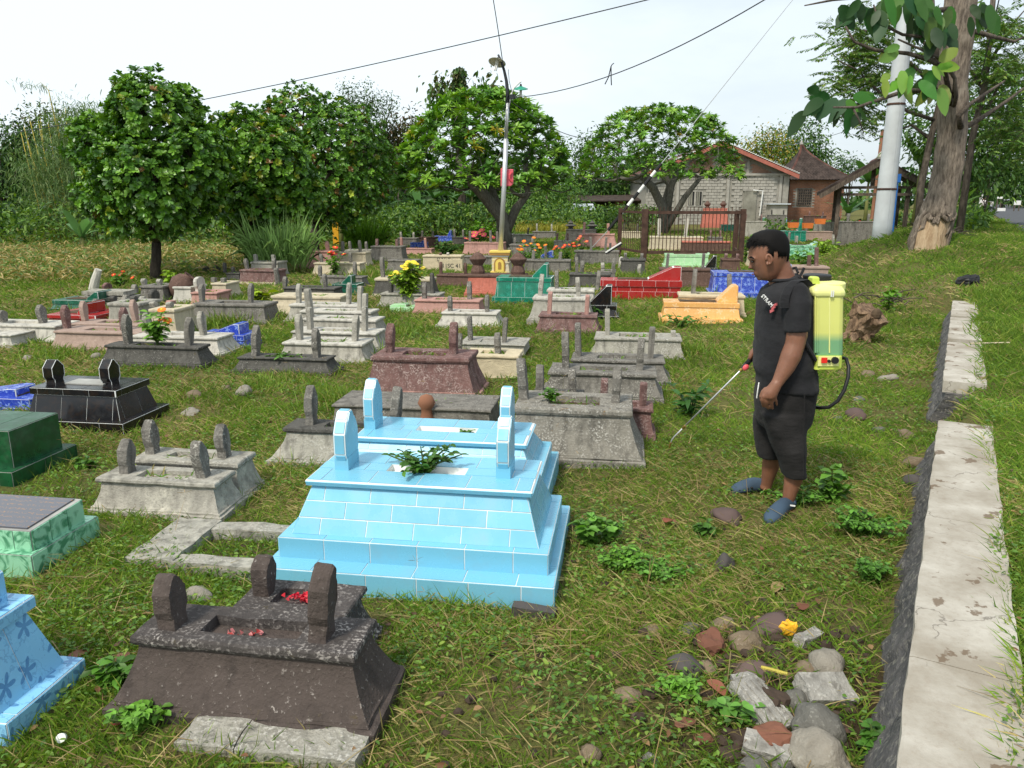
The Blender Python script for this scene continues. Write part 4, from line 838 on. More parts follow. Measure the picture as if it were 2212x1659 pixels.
def round_tree(label, px, base, top, wpx, lobes, seed, palette, wts, trunkbase=None, lean=0.0, dense=1900):
    """dense glossy tree: whorls of spoon shaped leaves on a shell of lobes over a dark core"""
    p = gnd(px, base); d = p[1]; k = d / F * 1.0
    zt = onY(px, top, d)[2]
    t = thing('broadleaf_tree', label, 'tree', p, 0, 'three dark round headed trees')
    C = []; Dv = []
    def loc(x, y, dy=0): q_ = onY(x, y, d + dy); return np.array([q_[0] - p[0], dy, q_[2] - p[2]])
    tot = sum(r_ ** 2 for _, _, r_, _ in lobes)
    lob = []
    for (x, y, r_, dy) in lobes: lob.append((loc(x, y, dy), r_ * k))
    for (c_, R_) , (x, y, r_, dy) in zip(lob, lobes):
        n = int(1.75 * dense * r_ ** 2 / tot); v = rdir(n, .12)
        rr = R_ * (1 - .42 * rng.random(n) ** 2.2 + .22 * (rng.random(n) > .90) * rng.random(n)) * (1 + .10 * np.sin(v[:, 0] * 7 + seed) * np.cos(v[:, 2] * 6)); rr = rr * np.array([1 + .30 * mnoise.noise(Vector(w_) * 3.1 + Vector((seed * 5.1, r_, 0))) for w_ in v]); q_ = c_ + v * rr[:, None] * np.array([1, 1, .92])
        keep = np.ones(n, bool)
        for (c2, R2) in lob:
            if c2 is c_: continue
            keep &= np.linalg.norm((q_ - c2) / np.array([1, 1, .92]), axis=1) > R2 * .72
        C.append(q_[keep]); Dv.append(nrm(v[keep] + np.array([0, 0, .5]) + rng.normal(size=(keep.sum(), 3)) * .35))
    C = np.concatenate(C); Dv = np.concatenate(Dv)
    a = rosettes(C, Dv, 8, .145, .072, palette, wts, (.55, 1.25))
    leaves('crown', a[0], a[1], a[2], a[3], a[4], a[5], M['gleaf'], t, .12, 'obov')
    mb = MB(); fork = loc(px + lean * .5, base - (base - top) * .18); r0 = 11 * k
    mb.tube([(0, 0, -.1), (0, 0, .25), tuple(Vector(loc(px, base)).lerp(Vector(fork), .55)), tuple(fork)], [r0 * 1.25, r0, r0 * .9, r0 * .85], 9, jit=.05)
    tips = []
    for (c_, R_) in lob:
        mid = (np.array(fork) + c_) / 2 + np.array([rnd.uniform(-.2, .2), rnd.uniform(-.2, .2), -.1])
        mb.tube([tuple(fork), tuple(mid), tuple(c_)], [r0 * .6, r0 * .42, r0 * .2], 6)
        for j in range(9):
            v = Vector(rdir(1, .3)[0]) * R_ * .85; mb.tube([tuple(c_), tuple(Vector(c_) + v * .5 + Vector((0, 0, .1))), tuple(Vector(c_) + v)], [r0 * .18, r0 * .12, .012], 4)
    mb.build('trunk', M['barkdark'], t, smooth=True)
    return t
DK = [(.045, .125, .015), (.085, .21, .022), (.15, .31, .032), (.30, .37, .04), (.26, .15, .05)]
round_tree('tallest dark round tree, first from the left, with glossy spoon shaped leaves', 338, 602, 168, 330, [(335, 262, 92, 0), (240, 330, 78, .3), (420, 345, 72, -.2), (320, 400, 108, -.5), (235, 415, 62, 0), (410, 430, 62, .3), (300, 220, 46, 0), (380, 245, 52, .2), (195, 285, 34, .1)], 1, DK, (3, 5, 4, .3, .04), dense=2500)
round_tree('middle dark round tree with yellow green top between its two taller neighbours', 540, 578, 236, 240, [(530, 300, 62, 0), (490, 360, 66, .2), (590, 350, 70, -.3), (560, 420, 74, -.2), (500, 435, 52, .3), (640, 420, 60, .1), (600, 290, 42, .2)], 2, DK, (2, 4, 5, .8, .05), dense=2300)
round_tree('third dark round tree with reddish young leaves at its crown', 680, 548, 195, 290, [(655, 255, 68, .4), (740, 300, 80, 0), (790, 350, 62, .3), (700, 370, 84, -.3), (770, 410, 66, 0), (600, 260, 42, .5), (720, 430, 62, .2), (650, 330, 60, .4)], 3, DK, (3, 5, 4, .4, .6), dense=2600)

def frangipani(label, px, base, d, limbs, tops, rx, ry, ztop, zlow, seed, n_extra, flat):
    """umbrella of forking bare limbs, each tip carrying a whorl of long leaves"""
    q_ = onY(px, base, d); z0 = H(q_[0], d); p = np.array([q_[0], d, z0])
    t = thing('frangipani_tree', label, 'tree', p, 0, 'frangipani trees'); mb = MB(); C = []; Dv = []
    loc = lambda x, y, dy=0: np.array(onY(x, y, d + dy)) - p
    k = d / F
    starts = []
    for pts, r0 in limbs:
        P = [Vector(loc(x, y, dy)) for x, y, dy in pts]; P[0].z = max(P[0].z, -.1) if pts[0][1] < base - 20 else -.1
        rr = np.linspace(r0 * k, r0 * k * .55, len(P)); mb.tube(P, list(rr), 8, jit=.08); starts.append((P[-1], (P[-1] - P[-2]).normalized(), rr[-1]))
        if len(P) > 2: starts.append((P[-2], (P[-1] - P[-3]).normalized(), rr[-2] * .8))
    cx, cyy, czl = loc((tops[0] + tops[1]) / 2, zlow)
    half = (tops[1] - tops[0]) / 2 * k; ht = (zlow - ztop) * k; base_z = czl
    def inside(e): return ((e.x - cx) / half) ** 2 + ((e.y - cyy) / (half * .85)) ** 2
    tips = []
    # targets spread over the dome; each is reached by a forking path from the nearest limb end
    nT = n_extra; T_ = []
    while len(T_) < nT:
        u, v = rnd.uniform(-1, 1), rnd.uniform(-1, 1); r2 = u * u + v * v
        if r2 > 1: continue
        top_z = base_z + ht * (1 - r2 ** flat) ** .6 + rnd.uniform(-.12, .05) * ht
        zz = top_z if rnd.random() < .62 else base_z + (top_z - base_z) * rnd.random()
        T_.append(Vector((cx + u * half, cyy + v * half * .8, zz)))
    nodes = [(s_[0], s_[2]) for s_ in starts]
    T_.sort(key=lambda v: min((v - n_[0]).length for n_ in nodes))
    for tg in T_:
        best = min(nodes, key=lambda n_: (tg - n_[0]).length + (2.0 if n_[0].z > tg.z + .1 else 0)); a, ra = best; dv = tg - a; ln = dv.length
        r1 = max(.014, ra * .78); steps = max(1, int(ln / (.34)));  prev = a; pts = [a]; rads = [r1]
        for s_ in range(1, steps + 1):
            f = s_ / steps; pt = a + dv * f + Vector((0, 0, -1)) * math.sin(f * 3.14) * ln * .12 + Vector((rnd.uniform(-1, 1), rnd.uniform(-1, 1), rnd.uniform(-.5, .5))) * .06
            if s_ == steps: pt = tg
            pts.append(pt); rads.append(max(.012, r1 * (1 - .3 * f))); nodes.append((pt, max(.014, r1 * (1 - .3 * f))))
        if len(pts) > 1: mb.tube(pts, rads, 5)
        ax = (pts[-1] - pts[-2]).normalized() if len(pts) > 1 else Vector((0, 0, 1))
        C.append(tuple(tg)); Dv.append((ax.x * .6, ax.y * .6, max(ax.z, 0) * .6 + .7))
    mb.build('trunk', M['frangi'], t, smooth=True)
    a = rosettes(np.array(C), np.array(Dv), 15, .36, .10, [(.075, .20, .024), (.14, .31, .035), (.21, .38, .04), (.42, .34, .03)], (3, 5, 3.5, .2), (.5, 1.45))
    leaves('crown', a[0], a[1], a[2], a[3], a[4], a[5], M['gleaf'], t, .28, 'lance'); return t
frangipani('left frangipani with forked pale trunk behind the lamp post', 1094, 525, 29.5, [([(1094, 525, 0), (1085, 470, 0), (1040, 415, -.3), (1010, 385, -.5), (985, 350, -.6)], 17), ([(1094, 500, 0), (1115, 450, .2), (1140, 420, .4), (1135, 350, .4)], 11), ([(1085, 470, 0), (1060, 400, .6), (1050, 340, .8)], 9)], (862, 1228), 183, 0, 222, 410, 1, 760, 1.25)
frangipani('right frangipani with umbrella crown before the block house', 1440, 490, 44, [([(1435, 490, 0), (1432, 450, 0), (1410, 405, -.4), (1385, 380, -.6)], 12), ([(1436, 470, 0), (1450, 405, .3), (1462, 370, .4)], 9), ([(1432, 480, 0), (1480, 425, -.3), (1512, 385, -.3)], 8), ([(1430, 460, 0), (1445, 400, .9), (1430, 350, 1.2)], 8)], (1258, 1592), 165, 0, 250, 385, 2, 760, 1.5)

def bush_tree(name, label, px, base, d, lobes, palette, wts, lsize, n, trunk=None, cat='tree', group=None, shape='ovate', mat='leaf', zb=None, aspect=.42, droop=.3, shell=.5, tr=.1):
    q_ = onY(px, base, d); z0 = H(q_[0], d) if zb is None else zb; p = np.array([q_[0], d, z0]); k = d / F
    t = thing(name, label, cat, p, 0, group)
    O = []; tot = sum(r_ * r2 for _, _, r_, r2, _ in lobes); Dd = []
    mb = MB()
    for (x, y, r_, r2, dy) in lobes:
        c_ = np.array(onY(x, y, d + dy)) - p; m_ = int(n * r_ * r2 / tot)
        nc = max(6, m_ // 16); v = rdir(nc, .1); sc_ = np.array([r_ * k, r_ * k * .9, r2 * k])
        cc = c_ + v * sc_ * (1 - shell * rng.random((nc, 1)) ** 1.6)
        pick = rng.integers(0, nc, m_); jitr = rng.normal(size=(m_, 3)) * lsize * 1.5
        O.append(cc[pick] + jitr); Dd.append(nrm(v[pick] * .8 + rng.normal(size=(m_, 3)) * .6 + np.array([0, 0, -.1])))
        if trunk: mb.tube([(0, 0, max(.5, c_[2] * .3)), tuple(c_ * np.array([.6, .6, .62])), tuple(c_)], [tr * .7, tr * .5, tr * .2], 5)
    O = np.concatenate(O); Dd = np.concatenate(Dd); m_ = len(O); O[:, 2] = np.maximum(O[:, 2], .02)
    Nn = nrm(rng.normal(size=(m_, 3)) * .6 + np.array([0, 0, 1.0]))
    leaves('crown' if trunk else 'foliage', O, Dd, Nn, lsize * rng.uniform(.6, 1.3, m_), lsize * aspect * rng.uniform(.7, 1.2, m_), colmix(m_, palette, wts, .28), M[mat], t, droop, shape)
    if trunk:
        tz_ = O[:, 2].max() * .62; mb.tube([(0, 0, -.1), (.05, 0, tz_ * .3), (0, 0, min(max(1.5, trunk), tz_))], [tr * 1.3, tr, tr * .8], 8); mb.build('trunk', M['bark'], t, smooth=True)
    else:
        for i in range(5): 
            e = O[rng.integers(0, m_)]; mb.tube([(0, 0, 0), tuple(e * np.array([.5, .5, .6])), tuple(e)], [.02, .015, .006], 4)
        mb.build('stem', M['bark'], t)
    return t
DG = [(.024, .070, .015), (.050, .118, .024), (.090, .175, .034)]; MG = [(.055, .135, .024), (.10, .205, .032), (.165, .275, .042)]; YG = [(.12, .21, .03), (.22, .28, .035), (.33, .30, .05)]
OLV = [(.055, .075, .025), (.09, .105, .03), (.14, .13, .045)]
bk = 'trees beyond the cemetery'
B = bush_tree
B('shade_tree', 'dark tree filling the far left edge behind the bamboo', 20, 560, 44, [(0, 330, 80, 60, 0), (60, 400, 70, 80, 1), (20, 460, 60, 60, -1), (-50, 400, 60, 90, 0), (50, 300, 40, 35, 0)], DG + YG[:1], (4, 4, 2, 1), .30, 5200, 5, group=bk)
B('shade_tree', 'olive leaved tree with pale flower heads behind the bamboo top', 110, 560, 46, [(105, 265, 45, 25, 0), (70, 300, 40, 30, 0), (140, 290, 40, 30, 0), (100, 340, 70, 50, 0)], OLV + MG[:1], (2, 3, 1.5, 3), .26, 2600, 7, group=bk)
B('shade_tree', 'dark leafy tree filling the gap behind the three round trees', 480, 560, 40, [(300, 470, 120, 50, 0), (450, 460, 110, 60, 0), (600, 440, 110, 70, 1), (760, 440, 90, 60, 0), (180, 500, 70, 60, 0), (700, 380, 120, 60, 2), (850, 400, 60, 60, 1)], DG, (5, 4, 1), .26, 7000, 5, group=bk)
B('wispy_tree', 'feathery upright tree rising behind the third round tree', 775, 560, 46, [(752, 200, 26, 26, 0), (772, 230, 36, 40, 0), (800, 215, 22, 30, 0), (830, 240, 20, 30, 0), (790, 280, 50, 40, 0), (848, 215, 8, 30, 0)], DG + [(.10, .13, .06)], (3, 4, 3, 2), .16, 3000, 10, group=bk, shell=.95)
B('shade_tree', 'brownish thin crowned tree between the round tree and the left frangipani', 865, 560, 47, [(850, 285, 36, 24, 0), (890, 275, 30, 22, 0), (870, 330, 50, 40, 0), (920, 300, 25, 25, 0)], OLV + [(.16, .10, .05)], (3, 3, 1.5, 2), .26, 2600, 8, group=bk, shell=.9)
B('shade_tree', 'dense mid green tree right of the left frangipani', 1250, 520, 68, [(1290, 320, 38, 32, 0), (1240, 350, 50, 34, 0), (1200, 400, 60, 45, 0), (1280, 400, 60, 50, 0), (1330, 370, 40, 50, 2)], MG + DG, (1, 1, .6, 2, 3, 2), .34, 5200, 5, group=bk)
B('shade_tree', 'low bright green thicket tree left of the tin awning', 1180, 500, 60, [(1130, 420, 50, 40, 0), (1180, 440, 50, 35, 0), (1230, 430, 35, 30, 0)], MG, (3, 4, 2), .28, 2800, 4, group=bk)
B('shade_tree', 'dark tree behind the shed roofs left of the block house', 1350, 500, 70, [(1350, 410, 50, 40, 0), (1400, 380, 40, 40, 0), (1300, 430, 40, 30, 0)], DG + MG, (3, 4, 2, 2, 1, 1), .32, 2600, 4, group=bk)
B('flowering_tree', 'tree with yellow flower sprays left of the pyramid roof', 1655, 480, 92, [(1635, 318, 26, 24, 0), (1668, 320, 30, 34, 0), (1690, 350, 30, 26, 0), (1625, 345, 20, 20, 0)], YG + [(.42, .32, .06)] + MG, (2, 2, 2, 3, 2, 2, 1), .42, 2600, 9, group=bk)
B('shade_tree', 'big blue green tree behind the pyramid roof', 1738, 480, 96, [(1735, 300, 45, 36, 0), (1765, 335, 28, 30, 0), (1700, 330, 30, 30, 0), (1740, 350, 50, 30, 0)], DG + MG, (2, 4, 3, 3, 2, 1), .45, 3400, 9, group=bk)
B('shade_tree', 'small tree in the gap right of the brick house', 1828, 470, 90, [(1826, 358, 18, 22, 0), (1815, 375, 16, 14, 0), (1845, 372, 16, 18, 0)], DG + MG[:1], (2, 3, 3, 2), .35, 900, 6, group=bk)
B('shade_tree', 'large dark tree spreading over the right edge behind the teak trunk', 2120, 500, 31, [(2140, 230, 95, 70, 0), (2080, 330, 70, 70, 0), (2180, 320, 80, 70, 1), (2130, 380, 60, 30, 0), (2010, 300, 45, 45, 1), (2220, 250, 60, 80, 0), (1985, 265, 25, 30, 0)], DG + MG, (2, 4, 4, 4, 3, 1.5), .22, 8000, 6, group=bk, tr=.025)
B('shade_tree', 'rounded roadside tree at the far right', 2160, 470, 95, [(2150, 395, 40, 34, 0), (2200, 380, 45, 45, 0), (2120, 420, 22, 22, 0), (2225, 410, 40, 40, 0)], DG + MG, (2, 4, 3, 3, 2, 1), .5, 3000, 5, group=bk)
B('shade_tree', 'hazy roadside tree behind the rider on the motorbike', 2100, 470, 120, [(2110, 400, 30, 30, 0), (2085, 420, 24, 24, 0), (2140, 370, 34, 34, 0), (2190, 345, 34, 30, 0)], DG + MG, (2, 3, 3, 3, 2, 1), .6, 2600, 6, group=bk)
# the woods beyond, read as one mass
O = []; 
for (xa, xb, d, ya, yb, n) in ((-500, 900, 62, 330, 540, 9000), (600, 1420, 95, 370, 470, 6000), (1600, 2000, 150, 400, 470, 2500), (2050, 2900, 170, 370, 460, 4000), (-1600, -300, 70, 280, 560, 4000)):
    x = rng.uniform(xa, xb, n); y = ya + (yb - ya) * rng.random(n) + 26 * np.sin(x / 47) + 14 * np.sin(x / 19 + 1); k = d / F
    P0 = np.array([onY(a, b_, d) for a, b_ in zip(x, y)]); P0[:, 1] += rng.uniform(-3, 6, n); O.append(P0)
O = np.concatenate(O); m_ = len(O); O[:, 2] = np.maximum(O[:, 2], .2)
tag(leaves('woods', O, rdir(m_, 0), nrm(rng.normal(size=(m_, 3)) + np.array([0, -.5, .8])), rng.uniform(.8, 1.7, m_), rng.uniform(.4, .9, m_), colmix(m_, DG + MG[:1], (4, 4, 3, 2), .3), M['leaf'], None, .3), kind='stuff')
# undergrowth: a strip of tangled low greenery along the back of the cemetery
O = []
for (xa, xb, d0, d1, z1, n) in ((-700, 560, 31, 40, 1.9, 9000), (560, 900, 33, 42, 1.7, 5000), (860, 1110, 36, 44, 1.6, 4500), (1110, 1420, 46, 60, 1.6, 4500), (1640, 1980, 38, 48, .8, 1600), (1980, 2110, 24, 40, .7, 1500)):
    x = rng.uniform(xa, xb, n); dd = rng.uniform(d0, d1, n); X = (x - 1106) / F * dd; z = z1 * (.55 + .6 * vnoise(X, dd, 1.7, 3)) * rng.random(n) ** .7
    O.append(np.stack([X, dd, hz(X, dd) + z], -1))
O = np.concatenate(O); m_ = len(O)
pal = colmix(m_, MG + DG + YG[:1], (3, 4, 4, 2, 2, 2, 2), .3)
tag(leaves('undergrowth', O, rdir(m_, .4), nrm(rng.normal(size=(m_, 3)) * .7 + np.array([0, 0, 1])), rng.uniform(.14, .34, m_), rng.uniform(.06, .15, m_), pal, M['leaf'], None, .35), kind='stuff')

# bamboo clump: yellow culms and a soft mass of narrow leaves
p = gnd(120, 552); p = np.array([onY(120, 500, 37)[0], 37, 0.0])
t = thing('bamboo_clump', 'tall bamboo clump with yellow culms at the left', 'bamboo', p)
for i, (xb, yb_, xt, yt_) in enumerate([(100, 470, 68, 340), (112, 480, 72, 345), (124, 500, 82, 330), (133, 520, 100, 350), (150, 525, 118, 345), (158, 530, 120, 400), (164, 532, 140, 420), (172, 535, 147, 410), (110, 480, 95, 330), (140, 500, 130, 340), (168, 520, 150, 330), (90, 480, 60, 350)]):
    a = np.array(onY(xb, yb_, 37 + .1 * (i % 4))) - p; b_ = np.array(onY(xt, yt_, 37 + .3 * (i % 3))) - p; a0 = a + (a - b_) * (max(a[2], 0) / max(.1, (b_ - a)[2]))
    MB().tube([tuple(a0), tuple((a0 + b_) / 2 + np.array([.04, 0, 0])), tuple(b_), tuple(b_ + (b_ - a) * .5)], [.038, .034, .028, .012], 6).build('culm', M['bamboo'], t, smooth=True)
MB().tube([tuple(np.array(onY(130, 300, 37.5)) - p), tuple(np.array(onY(115, 240, 37.5)) - p), tuple(np.array(onY(105, 195, 37.5)) - p), tuple(np.array(onY(88, 178, 37.5)) - p), tuple(np.array(onY(70, 190, 37.5)) - p)], [.05, .035, .02, .01, .006], 5).build('culm', M['bamboo'], t)
O = []
for (x, y, rx_, ry_, n) in ((150, 300, 60, 70, 2600), (100, 370, 55, 60, 2400), (170, 380, 60, 80, 2600), (130, 440, 70, 60, 1800), (200, 250, 36, 34, 900), (190, 460, 40, 60, 1000), (80, 185, 22, 8, 60), (100, 230, 14, 30, 50)):
    v = rng.normal(size=(n, 2)) * .5; P0 = np.array([onY(x + a * rx_, y + b_ * ry_, 37) for a, b_ in v]); P0[:, 1] += rng.normal(size=n) * .9; O.append(P0 - p)
O = np.concatenate(O); m_ = len(O)
leaves('foliage', O, nrm(rng.normal(size=(m_, 3)) + np.array([0, 0, -.9])), rdir(m_, .5), rng.uniform(.16, .3, m_), rng.uniform(.022, .04, m_), colmix(m_, [(.085, .165, .045), (.135, .22, .065), (.18, .25, .085)], (3, 4, 2), .25), M['leaf'], t, .4, 'lance')

# vine wrapped dead trunk behind the left frangipani
q_ = onY(997, 470, 45); t = thing('vine_covered_trunk', 'tall dead trunk wrapped in vines above the left frangipani', 'tree', (q_[0], 45, 0)); zt = onY(997, 148, 45)[2]
MB().tube([(0, 0, -.1), (.1, 0, zt * .5), (0, 0, zt - .3)], [.25, .2, .1], 7).build('trunk', M['barkdark'], t)
z = rng.uniform(zt * .55, zt, 1500); a = rng.uniform(0, 6.3, 1500); rr = rng.uniform(.15, .42, 1500) * (1 - .25 * (z / zt)); O = np.stack([rr * np.cos(a), rr * np.sin(a), z], -1)
x2 = rng.normal(size=(700, 3)) * np.array([.45, .4, .5]); x2[:350] += np.array([-.9, 0, onY(968, 205, 45)[2]]); x2[350:] += np.array([1.5, 0, onY(1050, 208, 45)[2]]); O = np.concatenate([O, x2]); m_ = len(O)
leaves('vine', O, nrm(rng.normal(size=(m_, 3)) + np.array([0, 0, -.6])), rdir(m_, .6), rng.uniform(.18, .34, m_), rng.uniform(.12, .22, m_), colmix(m_, DG[1:] + OLV, (3, 3, 2, 2, 1), .25), M['leaf'], t, .4)

# banana plants and papaya: every big leaf its own part
def big_leaf(par, base, d, L_, W, droop, mat, name='leaf', col=None, split=True, cup=.12, face=(0, 0, 1)):
    base = Vector(base); d = Vector(d).normalized(); S = d.cross(Vector(face));  S = S.normalized() if S.length > .05 else Vector((1, 0, 0)); U = S.cross(d)
    n = 9; vs = []; fs = []
    for i in range(n + 1):
        f = i / n; c_ = base + d * L_ * f + Vector((0, 0, -1)) * droop * L_ * f * f; w_ = W * .5 * math.sin(math.pi * min(1, f * .93 + .05) ** .88) ** .75 * (1.0 if i < n else .06)
        for s_, kz in ((-1, cup), (0, 0), (1, cup)):
            vs.append(c_ + S * s_ * w_ * (1 + rnd.uniform(-.06, .06)) + U * kz * w_ * (1 + rnd.uniform(-.5, .5)))
    for i in range(n):
        a = i * 3; fs += [(a, a + 1, a + 4, a + 3), (a + 1, a + 2, a + 5, a + 4)]
    o = MB().add(vs, fs).mesh(name, True); at = o.color_attributes.new('Col', 'FLOAT_COLOR', 'POINT')
    c_ = np.ones((len(vs), 4), np.float32); c_[:, :3] = np.array(col or (.08, .19, .03)) * rnd.uniform(.8, 1.2); at.data.foreach_set('color', c_.ravel())
    return link(name, o, M[mat], par)
def banana(label, px, base, d, n, L_, hgt, col=(.10, .23, .035), spread=.8, seed=0, zb=None):
    q_ = onY(px, base, d); r_ = random.Random(seed + 11); t = thing('banana_plant', label, 'banana plant', (q_[0], d, H(q_[0], d) if zb is None else zb), 0, 'banana plants')
    MB().tube([(0, 0, -.05), (.03, 0, hgt * .5), (0, 0, hgt)], [.11, .09, .05], 8).build('stem', simple_banana, t, smooth=True)
    for i in range(n):
        a = 6.283 * i / n + r_.uniform(-.3, .3); el = r_.uniform(.35, 1.2)
        big_leaf(t, (0, 0, hgt - .05), (math.cos(a) * math.cos(el), math.sin(a) * math.cos(el), math.sin(el)), L_ * r_.uniform(.75, 1.15), L_ * .24, r_.uniform(.2, .6), 'leaf', 'leaf', col)
simple_banana = simple('banana_stem', (.16, .17, .05), .7, var=.3, bs=10)
banana('young banana plant at the corn edge on the left', 182, 560, 29.5, 8, 1.7, .5, (.15, .30, .10), seed=1)
banana('bright banana plant behind the third round tree', 738, 545, 31.5, 7, 1.5, 1.0, (.15, .31, .04), seed=2)
banana('small banana plant left of the bright one', 640, 552, 31, 5, 1.2, .7, (.12, .28, .035), seed=3)
for i, (x, hh) in enumerate([(905, 2.0), (940, 2.3), (985, 2.2), (1020, 2.4), (1055, 1.9), (1075, 1.7)]):
    banana(['leftmost banana plant of the row under the frangipani', 'second banana plant of the row under the frangipani', 'third banana plant of the row under the frangipani', 'fourth banana plant of the row under the frangipani', 'fifth banana plant of the row under the frangipani', 'last banana plant of the row, next to the frangipani trunk'][i], x, 500, 39 + (i % 3) * .8, 6, 1.7, hh * .85, (.05, .13, .025), seed=20 + i)
banana('banana plant with long leaves left of the timber shelter roof', 1868, 470, 42, 9, 2.3, 2.8, (.07, .17, .04), seed=31)
banana('banana plant between the pole and the teak trunk', 1975, 470, 33, 8, 2.0, 2.6, (.09, .20, .04), seed=32)
banana('banana plant drooping under the shelter eave', 1832, 470, 41, 7, 1.8, 1.2, (.06, .15, .035), seed=33)
banana('small banana plant right of the teak trunk', 2075, 470, 27, 6, 1.2, .9, (.16, .30, .05), seed=34)
# young coconut palm before the shed
q_ = onY(1312, 480, 52); t = thing('palm_sapling', 'young feather leaved palm before the low shed', 'palm', (q_[0], 52, 0))
for i in range(11):
    a = 6.283 * i / 11 + rnd.uniform(-.2, .2); el = rnd.uniform(.5, 1.3); d3 = Vector((math.cos(a) * math.cos(el), math.sin(a) * math.cos(el), math.sin(el))); O = []; D3 = []
    for j in range(22):
        f = .15 + .85 * j / 22; c_ = d3 * 2.6 * f + Vector((0, 0, -1.2)) * f * f; S = d3.cross(Vector((0, 0, 1))).normalized()
        for s_ in (-1, 1): O.append(tuple(c_)); D3.append(tuple(S * s_ + d3 * .7 + Vector((0, 0, -.4))))
    leaves('frond', np.array(O), np.array(D3), np.tile([0, 0, 1.0], (len(O), 1)), .55, .06, colmix(len(O), [(.05, .12, .03)], (1,)), M['leaf'], t, .3, 'lance')

# tall elephant grass tussocks
def tussock(label, px, base, n, hgt, rad, col, seed):
    p = gnd(px, base); t = thing('elephant_grass', label, 'tall grass', p, 0, 'elephant grass tussocks')
    a = rng.uniform(0, 6.3, n); r_ = rad * np.sqrt(rng.random(n)); O = np.stack([r_ * np.cos(a), r_ * np.sin(a), np.zeros(n)], -1); D3 = nrm(np.stack([np.cos(a) * r_ / rad * .30 + rng.normal(size=n) * .12, np.sin(a) * r_ / rad * .30 + rng.normal(size=n) * .12, np.ones(n)], -1))
    hh = hgt * rng.uniform(.5, 1.1, n); O[:, 2] = rng.random(n) * hgt * .25
    leaves('blade', O, D3, rdir(n, 0), hh, rng.uniform(.02, .036, n) * 1.2, colmix(n, [col, tuple(k * 1.3 for k in col), tuple(k * .7 for k in col)], (4, 3, 2), .2), M['grass'], t, rng.uniform(.15, .8, n), 'lance')
tussock('large grey green elephant grass clump left of the third tree', 605, 590, 700, 1.75, .7, (.25, .40, .13), 1)
tussock('bright elephant grass clump right of the third tree', 790, 545, 650, 1.5, .6, (.12, .26, .03), 2)
tussock('pale elephant grass behind the middle tree trunk', 575, 560, 350, 1.7, .7, (.10, .17, .06), 3)
tussock('elephant grass under the left frangipani crown', 915, 500, 450, 1.5, .9, (.10, .22, .035), 4)
tussock('tall grass on the verge right of the teak trunk', 2066, 492, 800, .9, .8, (.13, .25, .035), 5)
tussock('bushy tall grass on the verge toward the road', 2090, 482, 600, .8, .9, (.12, .23, .035), 6)

# crop of drying maize at the left, ripe rice behind the frangipani
n = 9500; x = rng.uniform(-420, 640, n); dd = rng.uniform(17.5, 29.5, n); X = (x - 1106) / F * dd
k_ = (X < -2.6 - .30 * (dd - 17)) & ~((X > -9) & (dd < 17.2)); k_ &= ~((X > -9.5 + .2 * (dd - 17.5)) & (dd < 19.5))
X, dd = X[k_], dd[k_]; n = len(X); z = rng.random(n) * .28; O = np.stack([X, dd, hz(X, dd) + z], -1)
tag(leaves('maize_field', O, rdir(n, .75), rdir(n, .3), rng.uniform(.22, .46, n), rng.uniform(.03, .055, n), colmix(n, [(.42, .34, .14), (.33, .28, .09), (.12, .20, .05), (.17, .27, .06)], (4, 3, 3, 2.4), .25), M['leaf'], None, .55, 'lance'), kind='stuff')
n = 5000; x = rng.uniform(1115, 1250, n); dd = rng.uniform(45, 62, n); X = (x - 1106) / F * dd; O = np.stack([X, dd, np.zeros(n)], -1)
tag(leaves('rice_field', O, rdir(n, 2.0), rdir(n, .2), rng.uniform(.5, .75, n), .05, colmix(n, [(.36, .33, .05), (.28, .29, .05)], (1, 1)), M['leaf'], None, .3, 'lance'), kind='stuff')

# ------------------------------------------------------------------ teak tree, pole and shrubs on the bank
p = np.array(onY(2000, 540, 17.0)); p[2] = H(p[0], 17.0)
t = thing('teak_tree', 'big leaning teak trunk with a peeled patch at its foot', 'tree', p)
tk = lambda x, y, dy=0: tuple(np.array(onY(x, y, 17.0 + dy)) - p)
kx = 17.3 / F
cen = [(2000, 560, 37), (2006, 520, 36), (2022, 470, 34), (2034, 425, 30), (2046, 380, 29), (2056, 300, 28.5), (2059, 235, 27.5), (2060, 170, 27), (2066, 100, 28), (2073, 40, 28), (2078, -20, 28), (2083, -120, 26), (2085, -330, 20)]
up_ = [c_ for c_ in cen if c_[1] <= 470]
o = MB().tube([tk(x, y) for x, y, r_ in up_], [r_ * kx for _, _, r_ in up_], 18, jit=.035).build('trunk', M['teak'], t, smooth=True); roughen(o, 2, .035, 3.2, 1)
low = [(2000, 566, 37), (2006, 520, 34.5), (2022, 470, 31), (2034, 440, 28)]
o = MB().tube([tk(x, y) for x, y, r_ in low], [r_ * kx for _, _, r_ in low], 18, jit=.03).build('peeled_wood', M['bare'], t, smooth=True); roughen(o, 2, .022, 3.2, 2); o['label'] = 'peeled pale foot of the trunk'
def shell(a0, a1, rows, mat, nm):
    rg = []
    for (x, y, r_) in rows:
        c_ = Vector(tk(x, y)); R_ = r_ * kx; rg.append([(c_.x + (R_ + .03) * math.cos(a), c_.y + (R_ + .03) * math.sin(a), c_.z + .05 * math.sin(a * 9 + y)) for a in np.linspace(a0, a1, 10)])
    n_ = 10; m_ = len(rows); mb = MB().add([q for r_ in rg for q in r_], [(i * n_ + k, i * n_ + k + 1, (i + 1) * n_ + k + 1, (i + 1) * n_ + k) for i in range(m_ - 1) for k in range(9)])
    o = mb.build(nm, mat, t, smooth=True); md = o.modifiers.new('s', 'SOLIDIFY'); md.thickness = .05; roughen(o, 2, .03, 5, 4)
